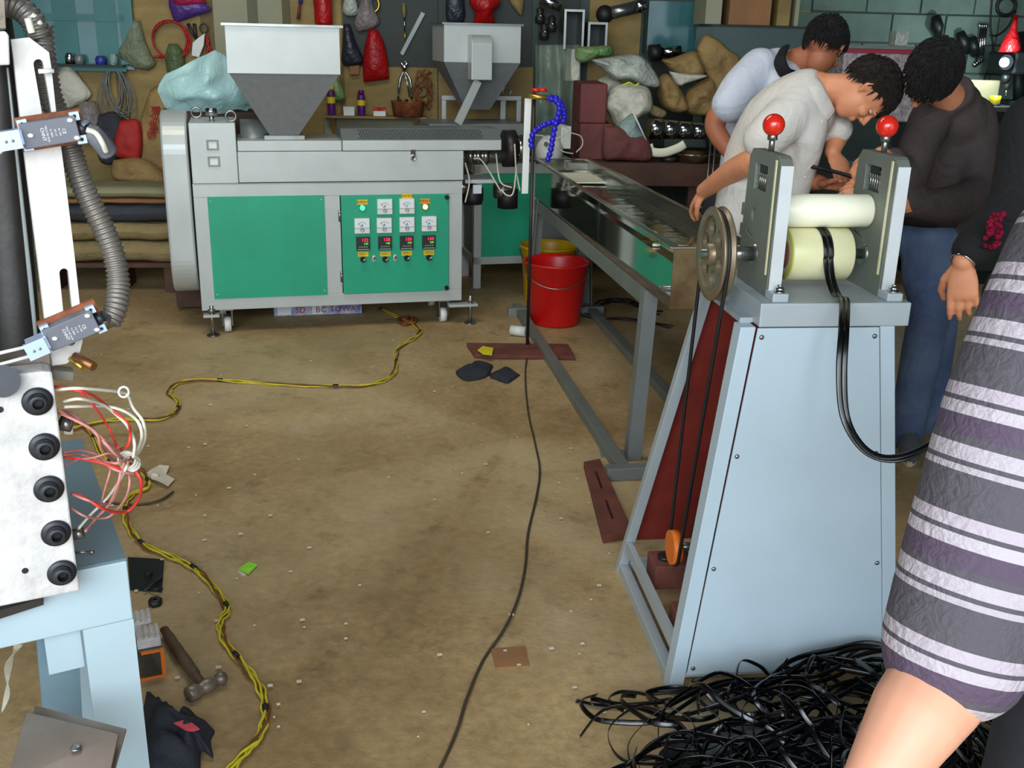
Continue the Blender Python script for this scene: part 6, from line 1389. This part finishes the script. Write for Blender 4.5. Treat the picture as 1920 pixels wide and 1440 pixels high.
def torso(b, pts, R, fwd):   # pts from hip to neck base, R (side, depth)
    pp, RR = rings(pts, R, fwd); b.tube(pp, RR, 28, ref=fwd); 
def shoe(root, heel, toe, m='sneaker', s=1.0):
    heel, toe = V(heel), V(toe); d = toe-heel; d.z = 0; d.normalize(); x = V((d.y, -d.x, 0)); L_ = .27*s
    P = lambda a, c, z: V((heel.x, heel.y, 0))+x*a*s+d*c*s+V((0, 0, z*s))
    b = MB(); pp = [P(0, -.01, .05), P(0, .04, .06), P(0, .11, .055), P(0, .17, .042), P(0, .22, .034), P(0, .262, .026)]; R = [(.030, .045), (.038, .055), (.042, .050), (.045, .036), (.042, .026), (.022, .014)]
    q_, R_2 = rings(pp, [(a*s, c*s) for a, c in R], x, 4); b.tube(q_, R_2, 16, ref=V((0, 0, 1))); o = b.build('shoe', m, root)
    out = [P(.042*a, .125+.142*c, 0) for a, c in [(cos(2*pi*i/24)*(1-.12*sin(2*pi*i/24)), sin(2*pi*i/24)) for i in range(24)]]
    MB().prism(out, V((0, 0, .022*s))).build('sole', 'sole', o)
    for k in range(4): MB().tube([P(-.022, .10+.025*k, .094-.012*k), P(.022, .11+.025*k, .094-.012*k)], .003, 6).build('lace', 'white_plastic', o)

def person(lab, foot, group=None): return thing('person', lab, 'person', foot, group)
VOX = .0055
# --- man in the middle, pale shirt, bending right with one hand on the trough
f0 = V((1.12, 4.30, 0)); t = person('man in a pale grey short sleeved shirt bending over, one hand on the trough rim', f0)
hip = gy(1412, 455, 4.15); ch = gy(1440, 300, 4.08); ub = gy(1478, 215, 3.98); nb = gy(1530, 170, 3.92); hc = gy(1622, 172, 3.84)
fw = nrm3((.75, -.45, -.1))
b = MB(); q, A = head(b, hc, (.22, -.16, -.96), (.93, -.16, .28), 1.02)
limb(b, [nb, gy(1560, 168, 3.9), hc+V((-.02, 0, .0))], [.062, .058, .06])
limb(b, [hip, ch, ub, nb], [.10, .11, .11, .07])
sh1 = gy(1470, 215, 3.80); el1 = gy(1405, 300, 3.86); wr1 = gz(1316, 362, .93); wr1 = gy(1320, 358, 4.16)
elb = gy(1428, 290, 3.82)
limb(b, [gy(1480, 225, 3.92), elb, gy(1375, 320, 3.96), wr1], [.045, .050, .046, .032])
hand(b, wr1, gy(1298, 385, 4.24)-wr1, V((-.2, -.5, .8)), -1, .45, 1.0)
sh2 = gy(1530, 215, 4.05); el2 = gy(1567, 250, 4.02); wr2 = gy(1560, 285, 3.92)
limb(b, [sh2, el2, gy(1566, 268, 3.96), wr2], [.05, .043, .037, .028])
hand(b, wr2, gy(1577, 318, 3.86)-wr2, V((.2, -.8, .3)), -1, .35, .95)
for sx, kx in ((-.09, 0), (.09, 1)):
    limb(b, [hip+V((sx, .05*kx, -.02)), V((f0.x+sx*1.3-.02, 4.2, .50)), V((f0.x+sx*1.4, 4.32, .10))], [.09, .06, .045])
b.build('body', 'skin', t, remesh=VOX, smooth_it=4); face_parts(t, q, A, 1.02, 'hair_brown', low=-.62, shag=.05, front=.20, vol=.24)
b = MB(); torso(b, [gy(1405, 470, 4.14), gy(1412, 400, 4.12), gy(1432, 300, 4.08), gy(1466, 225, 4.0), gy(1510, 180, 3.93), gy(1540, 172, 3.9)], [(.20, .155), (.19, .15), (.185, .15), (.185, .14), (.15, .10), (.075, .07)], fw)
b.sphere(gy(1490, 215, 3.96), (.15, .15, .12), 18, 12)
limb(b, [gy(1495, 205, 3.86), gy(1455, 240, 3.82), gy(1432, 262, 3.82)], [.085, .082, .078])
limb(b, [gy(1520, 215, 4.0), gy(1545, 235, 4.0), gy(1570, 242, 3.98)], [.07, .066, .060])
# open front of the shirt hanging down
b.tube(catmull([gy(1535, 200, 3.80), gy(1530, 260, 3.78), gy(1512, 320, 3.84), gy(1490, 390, 3.92), gy(1480, 450, 3.98)], 5), (.05, .035), 14, ref=(1, 0, 0)) if False else b.tube(catmull([gy(1528, 210, 3.86), gy(1522, 260, 3.84), gy(1505, 320, 3.90), gy(1480, 400, 3.98)], 5), [(.06, .05)]*16, 14, ref=fw)
sh_o = b.build('shirt', 'shirt_offwhite', t, remesh=.012, smooth_it=8)
b = MB(); b.tube(catmull([gy(1512, 138, 3.92), gy(1530, 165, 3.82), gy(1548, 200, 3.82), gy(1556, 216, 3.84)], 6), [(.012, .03)]*19, 10, ref=fw); b.tube(catmull([gy(1512, 138, 3.94), gy(1532, 150, 3.98), gy(1548, 180, 3.98)], 6), [(.012, .028)]*13, 10, ref=fw); b.build('collar', 'shirt_offwhite', sh_o)
for k in range(5):
    p = gy(1541-8*k, 228+26*k, 3.80+.012*k); MB().sphere(p, (.006, .004, .006), 10, 6).build('button', 'white_plastic', sh_o)
b = MB(); 
for sx, kx in ((-.10, 0), (.10, 1)): limb(b, [hip+V((sx, .05*kx, .0)), V((f0.x+sx*1.3-.02, 4.2, .50)), V((f0.x+sx*1.4, 4.32, .10))], [.125, .09, .075])
b.sphere(hip+V((0, .03, -.02)), (.17, .14, .12)); b.build('trousers', 'trousers', t, remesh=.014, smooth_it=4)
shoe(t, (f0.x-.14, 4.34, 0), (f0.x-.14, 4.0, 0)); shoe(t, (f0.x+.14, 4.34, 0), (f0.x+.16, 4.0, 0))
# --- man behind, white shirt, mostly hidden
f1 = V((1.12, 5.10, 0)); t = person('man in a white shirt with black collar behind the others, head bowed', f1)
hc = gy(1545, 88, 4.72); nb = gy(1490, 118, 4.80)
b = MB(); q, A = head(b, hc, (.42, .66, -.62), (.42, .40, .80), 1.06)
limb(b, [nb, gy(1515, 108, 4.76), hc], [.062, .058, .06]); hip = gy(1400, 400, 4.98)
limb(b, [hip, gy(1425, 260, 4.92), gy(1450, 170, 4.88), nb], [.10, .10, .10, .06])
limb(b, [gy(1400, 160, 4.75), gy(1352, 208, 4.72), gy(1340, 235, 4.72), gy(1352, 262, 4.70), gy(1380, 300, 4.62)], [.055, .048, .045, .043, .030]); hand(b, gy(1380, 300, 4.62), (.4, -.6, -.5), (.3, -.6, .6), 1, .4)
limb(b, [gy(1480, 180, 4.78), gy(1490, 260, 4.5), gy(1480, 320, 4.2), gy(1508, 338, 4.02), gy(1536, 342, 3.90)], [.05, .045, .042, .038, .029])
hand(b, gy(1536, 342, 3.90), gy(1600, 352, 3.80)-gy(1536, 342, 3.90), (.05, .25, -.9), -1, .28, 1.05)
for sx in (-.09, .09): limb(b, [hip+V((sx, 0, 0)), V((f1.x+sx*1.3, 5.0, .5)), V((f1.x+sx*1.3, 5.12, .1))], [.09, .06, .045])
b.build('body', 'skin_tan', t, remesh=VOX, smooth_it=4); face_parts(t, q, A, 1.04, 'hair', low=-.66, shag=.05, front=.20, vol=.26)
b = MB(); torso(b, [gy(1395, 430, 4.98), gy(1410, 300, 4.95), gy(1430, 200, 4.9), gy(1452, 140, 4.85), gy(1486, 118, 4.8)], [(.19, .14), (.19, .14), (.20, .14), (.17, .12), (.075, .07)], nrm3((.8, -.5, -.2)))
limb(b, [gy(1425, 130, 4.80), gy(1390, 165, 4.74), gy(1368, 196, 4.70)], [.095, .09, .082])
limb(b, [gy(1470, 150, 4.76), gy(1486, 200, 4.62), gy(1492, 240, 4.55)], [.085, .08, .07])
sh_o = b.build('shirt', 'shirt_white', t, remesh=.012, smooth_it=8)
b = MB(); b.tube(catmull([gy(1470, 92, 4.78), gy(1462, 112, 4.66), gy(1470, 134, 4.64), gy(1482, 140, 4.66)], 6), [(.014, .03)]*19, 10, ref=(0, 1, 0)); b.build('collar', 'black_sleeve', sh_o)
b = MB()
for sx in (-.10, .10): limb(b, [hip+V((sx, 0, 0)), V((f1.x+sx*1.3, 5.0, .5)), V((f1.x+sx*1.3, 5.12, .1))], [.125, .09, .075])
b.sphere(hip, (.17, .14, .12)); b.build('trousers', 'trousers', t, remesh=.014, smooth_it=4)
shoe(t, (f1.x-.12, 5.15, 0), (f1.x-.12, 4.8, 0), 'black_rubber'); shoe(t, (f1.x+.12, 5.15, 0), (f1.x+.12, 4.8, 0), 'black_rubber')
# --- man in dark jacket and jeans
f2 = V((1.72, 4.10, 0)); t = person('man in a dark brown jacket and blue jeans, black hair bowed over his hands', f2)
hc = gy(1745, 140, 3.78); nb = gy(1795, 200, 3.98)
b = MB(); q, A = head(b, hc, (-.40, -.12, -.92), (-.16, -.90, .36), 1.03)
limb(b, [nb, gy(1775, 180, 3.90), hc+V((0, .03, 0))], [.062, .06, .06]); hip = gy(1742, 440, 4.05)
limb(b, [hip, gy(1770, 330, 4.08), gy(1790, 250, 4.05), nb], [.10, .10, .10, .06])
e3_ = gy(1735, 340, 3.72); w3_ = gy(1652, 290, 3.72)
limb(b, [gy(1745, 225, 3.92), gy(1722, 275, 3.84), gy(1706, 335, 3.76), w3_], [.045, .042, .04, .030]); hand(b, w3_, gy(1618, 318, 3.72)-w3_, (-.2, -.7, .6), 1, .6, .95)
limb(b, [gy(1830, 250, 4.0), gy(1835, 360, 3.85), gy(1720, 385, 3.74), gy(1660, 370, 3.72)], [.05, .045, .040, .030]); hand(b, gy(1650, 366, 3.72), (-.9, -.05, .3), (-.2, -.5, .8), -1, .5, .95)
KN = [(gy(1742, 580, 3.95), gy(1700, 805, 3.99)), (gy(1760, 580, 4.15), gy(1740, 790, 4.22))]
for kn, an in KN: limb(b, [hip+V((0, (kn.y-4.05)*.5, 0)), kn.lerp(hip, .45), kn, an], [.07, .06, .05, .04])
b.build('body', 'skin', t, remesh=VOX, smooth_it=4); face_parts(t, q, A, 1.05, 'hair', low=-.60, shag=.06, front=.12, vol=.26)
b = MB(); fw = nrm3((-.8, -.6, -.1))
torso(b, [gy(1752, 440, 4.06), gy(1765, 390, 4.07), gy(1778, 310, 4.08), gy(1782, 245, 4.05), gy(1786, 212, 4.0), gy(1790, 178, 3.98)], [(.165, .14), (.175, .15), (.19, .15), (.175, .13), (.14, .11), (.09, .085)], fw)
limb(b, [gy(1745, 225, 3.92), gy(1722, 275, 3.84), gy(1706, 335, 3.76), gy(1676, 302, 3.74)], [.075, .070, .062, .05])
limb(b, [gy(1822, 225, 4.0), gy(1832, 290, 3.96), gy(1835, 360, 3.88), gy(1770, 385, 3.78), gy(1700, 380, 3.74)], [.09, .082, .075, .068, .052])
b.tube(catmull([gy(1790, 205, 3.99), gy(1786, 186, 3.95), gy(1780, 172, 3.91)], 4), [(.10, .09)]*4+[(.086, .08)]*5, 20)
b.build('jacket', 'jacket', t, remesh=.012, smooth_it=6)
b = MB()
for kn, an in KN: limb(b, [hip+V((0, (kn.y-4.05)*.5, 0)), kn.lerp(hip, .45)+V((.0, .0, 0)), kn, kn.lerp(an, .6), an+V((0, 0, -.02))], [.115, .105, .080, .074, .070])
b.sphere(hip, (.155, .13, .12)); b.build('jeans', 'jeans', t, remesh=.010, smooth_it=4)
MB().tube([hip+V((-.165+.33*0, 0, .07))]+[hip+V((.168*cos(a), .145*sin(a), .07)) for a in [pi+2*pi*i/24 for i in range(25)]], [(.005, .02)]*26, 8, ref=(1, 0, 0), cap=False).build('belt', 'black_rubber', t)
shoe(t, (KN[0][1].x+.03, KN[0][1].y+.05, 0), (KN[0][1].x-.05, KN[0][1].y-.2, 0)); shoe(t, (KN[1][1].x+.02, KN[1][1].y+.04, 0), (KN[1][1].x+.06, KN[1][1].y-.2, 0))
# --- person in black at the right edge, hand hanging
f3 = V((1.55, 2.95, 0)); t = person('person in a black top with bracelet and crimson hair tie, hand hanging at right', f3)
Y3 = 2.62; wr = gy(1806, 492, Y3); hd_ = gy(1822, 590, Y3-.02)
b = MB(); limb(b, [gy(1935, 240, 2.80), gy(1890, 390, 2.72), gy(1835, 455, 2.66), wr], [.05, .044, .036, .027])
hand(b, wr, V((.10, -.12, -1)), V((-.45, -.80, .1)), 1, .42, 1.0, curls=[.30, .36, .42, .5])
hip = V((1.56, 2.9, .95)); limb(b, [hip, V((1.58, 2.88, 1.2)), V((1.60, 2.86, 1.38)), V((1.60, 2.84, 1.48))], [.10, .11, .10, .055])
hc = V((1.60, 2.80, 1.62)); q, A = head(b, hc, (-.5, .8, -.2), (0, .1, 1), .98)
limb(b, [V((1.60, 2.84, 1.46)), hc], [.05, .052])
limb(b, [V((1.76, 2.9, 1.38)), V((1.80, 2.95, 1.1)), V((1.72, 2.8, .9))], [.05, .042, .028]); hand(b, V((1.72, 2.8, .9)), (-.3, -.5, -.7), (.8, -.3, .2), -1, .4)
for sx in (-.09, .09): limb(b, [hip+V((sx, 0, -.03)), V((1.56+sx, 2.88, .5)), V((1.56+sx, 2.95, .09))], [.09, .06, .04])
b.build('body', 'skin', t, remesh=.0042, smooth_it=3); face_parts(t, q, A, .98, 'hair', low=-.7)
b = MB(); limb(b, [gy(1940, 235, 2.82), gy(1905, 380, 2.74), gy(1850, 440, 2.68), gy(1818, 470, 2.64)], [.085, .072, .062, .048])
torso(b, [hip+V((0, 0, -.12)), hip, V((1.59, 2.88, 1.2)), V((1.60, 2.86, 1.36)), V((1.60, 2.84, 1.45))], [(.19, .14), (.18, .14), (.18, .14), (.19, .11), (.07, .06)], V((-.5, .8, 0)))
limb(b, [V((1.76, 2.9, 1.36)), V((1.80, 2.95, 1.1)), V((1.74, 2.83, .95))], [.08, .065, .045])
b.build('black_top', 'black_sleeve', t, remesh=.011, smooth_it=6)
b = MB()
for sx in (-.09, .09): limb(b, [hip+V((sx, 0, -.03)), V((1.56+sx, 2.88, .5)), V((1.56+sx, 2.95, .09))], [.115, .085, .065])
b.build('trousers', 'trousers', t, remesh=.014, smooth_it=4); shoe(t, (1.47, 2.98, 0), (1.45, 3.3, 0), 'black_rubber'); shoe(t, (1.65, 2.98, 0), (1.65, 3.3, 0), 'black_rubber')
d_ = (wr-gy(1835, 455, 2.66)).normalized(); a_, b2_, _ = basis(d_); cc = wr+d_*.004
MB().tube([cc+a_*(.0315*cos(a))+b2_*(.0315*sin(a)) for a in [2*pi*i/24 for i in range(25)]], .0022, 6, cap=False).build('bracelet', 'chrome', t)
b = MB(); c = gy(1861, 452, 2.585)
rs = random.Random(3)
for k in range(60): b.sphere(c+V((rs.uniform(-.017, .017), rs.uniform(-.010, .008), rs.uniform(-.016, .070))), (.007, .007, .007), 8, 6); b.build('hair_tie', 'hair_tie', t)
# --- striped shirt person walking past, nearest the camera
m = mat('striped_cloth', (118, 108, 118), .85, 0, .1, 8, .3, 60); nt = m.node_tree; N = nt.nodes; L = nt.links
f4 = V((.90, 1.24, 0)); t = person('person nearest the camera in a grey and pink striped short sleeved shirt', f4)
S4 = gy(2010, 470, 1.12); E4 = gy(1790, 1225, 1.02); W4 = gy(1640, 1470, .93)
dirv = (E4-S4).normalized()
b = MB(); limb(b, [S4, S4.lerp(E4, .5), E4, E4.lerp(W4, .5), W4], [.052, .054, .058, .052, .036])
hand(b, W4, (W4-E4), (-.6, -.7, .1), -1, .5, 1.0)
hip = V((.93, 1.24, .95)); limb(b, [hip, V((.95, 1.22, 1.2)), V((.95, 1.22, 1.40)), V((.95, 1.22, 1.50))], [.10, .11, .10, .055]); hc = V((.95, 1.19, 1.62)); q, A = head(b, hc, (-.3, -.95, 0), (0, 0, 1), 1.0)
limb(b, [V((1.12, 1.24, 1.38)), V((1.17, 1.27, 1.1)), V((1.12, 1.14, .88))], [.05, .042, .028]); hand(b, V((1.12, 1.14, .88)), (-.2, -.4, -.8), (.9, -.2, 0), 1, .4)
for sx, dy in ((-.09, .15), (.09, -.12)): limb(b, [hip+V((sx, 0, -.03)), V((.93+sx, 1.24+dy*.6, .5)), V((.93+sx, 1.24+dy, .09))], [.09, .06, .04])
b.build('body', 'skin_pale', t, remesh=VOX, smooth_it=4); face_parts(t, q, A, 1.0, 'hair', low=-.45)
b = MB(); limb(b, [S4+V((.02, 0, .0)), S4.lerp(E4, .35), S4.lerp(E4, .7), E4+dirv*-.005], [.085, .086, .088, .084])
torso(b, [hip+V((0, 0, -.18)), hip, V((.96, 1.22, 1.15)), V((.96, 1.22, 1.34)), V((.95, 1.22, 1.45))], [(.23, .16), (.21, .15), (.195, .14), (.19, .12), (.07, .065)], V((-.3, -.95, 0)))
limb(b, [V((1.10, 1.24, 1.38)), V((1.17, 1.27, 1.15))], [.085, .075])
so = b.build('striped_shirt', m, t, remesh=.009, smooth_it=8)
# stripes across the sleeve: bands along the arm direction in object space
tc = N.new('ShaderNodeTexCoord'); dp_ = N.new('ShaderNodeVectorMath'); dp_.operation = 'DOT_PRODUCT'; dp_.inputs[1].default_value = tuple(dirv*7.2)
L.new(tc.outputs['Object'], dp_.inputs[0]); fr_ = N.new('ShaderNodeMath'); fr_.operation = 'FRACT'; L.new(dp_.outputs['Value'], fr_.inputs[0])
cr = N.new('ShaderNodeValToRGB'); cr.color_ramp.interpolation = 'CONSTANT'; e = cr.color_ramp.elements
cols = [(0, (80, 74, 80)), (.26, (174, 160, 168)), (.36, (80, 74, 80)), (.40, (178, 166, 172)), (.50, (82, 66, 84)), (.66, (80, 74, 80)), (.72, (174, 162, 168)), (.84, (80, 74, 80)), (.88, (170, 158, 164)), (.93, (80, 74, 80))]
e[0].position = 0; e[0].color = (*srgb(cols[0][1]), 1); e[1].position = cols[1][0]; e[1].color = (*srgb(cols[1][1]), 1)
for p_, c_ in cols[2:]: x = e.new(p_); x.color = (*srgb(c_), 1)
L.new(fr_.outputs[0], cr.inputs[0]); L.new(cr.outputs[0], N['Principled BSDF'].inputs['Base Color'])
b = MB()
for sx, dy in ((-.09, .15), (.09, -.12)): limb(b, [hip+V((sx, 0, -.03)), V((.93+sx, 1.24+dy*.6, .5)), V((.93+sx, 1.24+dy, .09))], [.115, .085, .065])
b.build('trousers', 'trousers', t, remesh=.014, smooth_it=4); shoe(t, (.84, 1.40, 0), (.82, 1.1, 0), 'black_rubber'); shoe(t, (1.02, 1.13, 0), (1.0, .8, 0), 'black_rubber')
# black strap held between the hands
t = thing('strap_sample', 'short black strap held between the men\'s hands', 'strap', gy(1560, 320, 3.8))
ribbon(catmull([gy(1500, 308, 3.85), gy(1530, 314, 3.82), gy(1565, 322, 3.78), gy(1600, 332, 3.74)], 6), V((0, 0, 1)), .014, .002).build('strap_strand', 'gloss_strap', t)
ribbon(catmull([gy(1618, 310, 3.70), gy(1612, 330, 3.70), gy(1604, 352, 3.70)], 6), V((1, 0, 0)), .016, .002).build('strap_strand', 'gloss_strap', t)
bake_all()
for o in list(bpy.data.objects):
    if 'org' in o: del o['org']
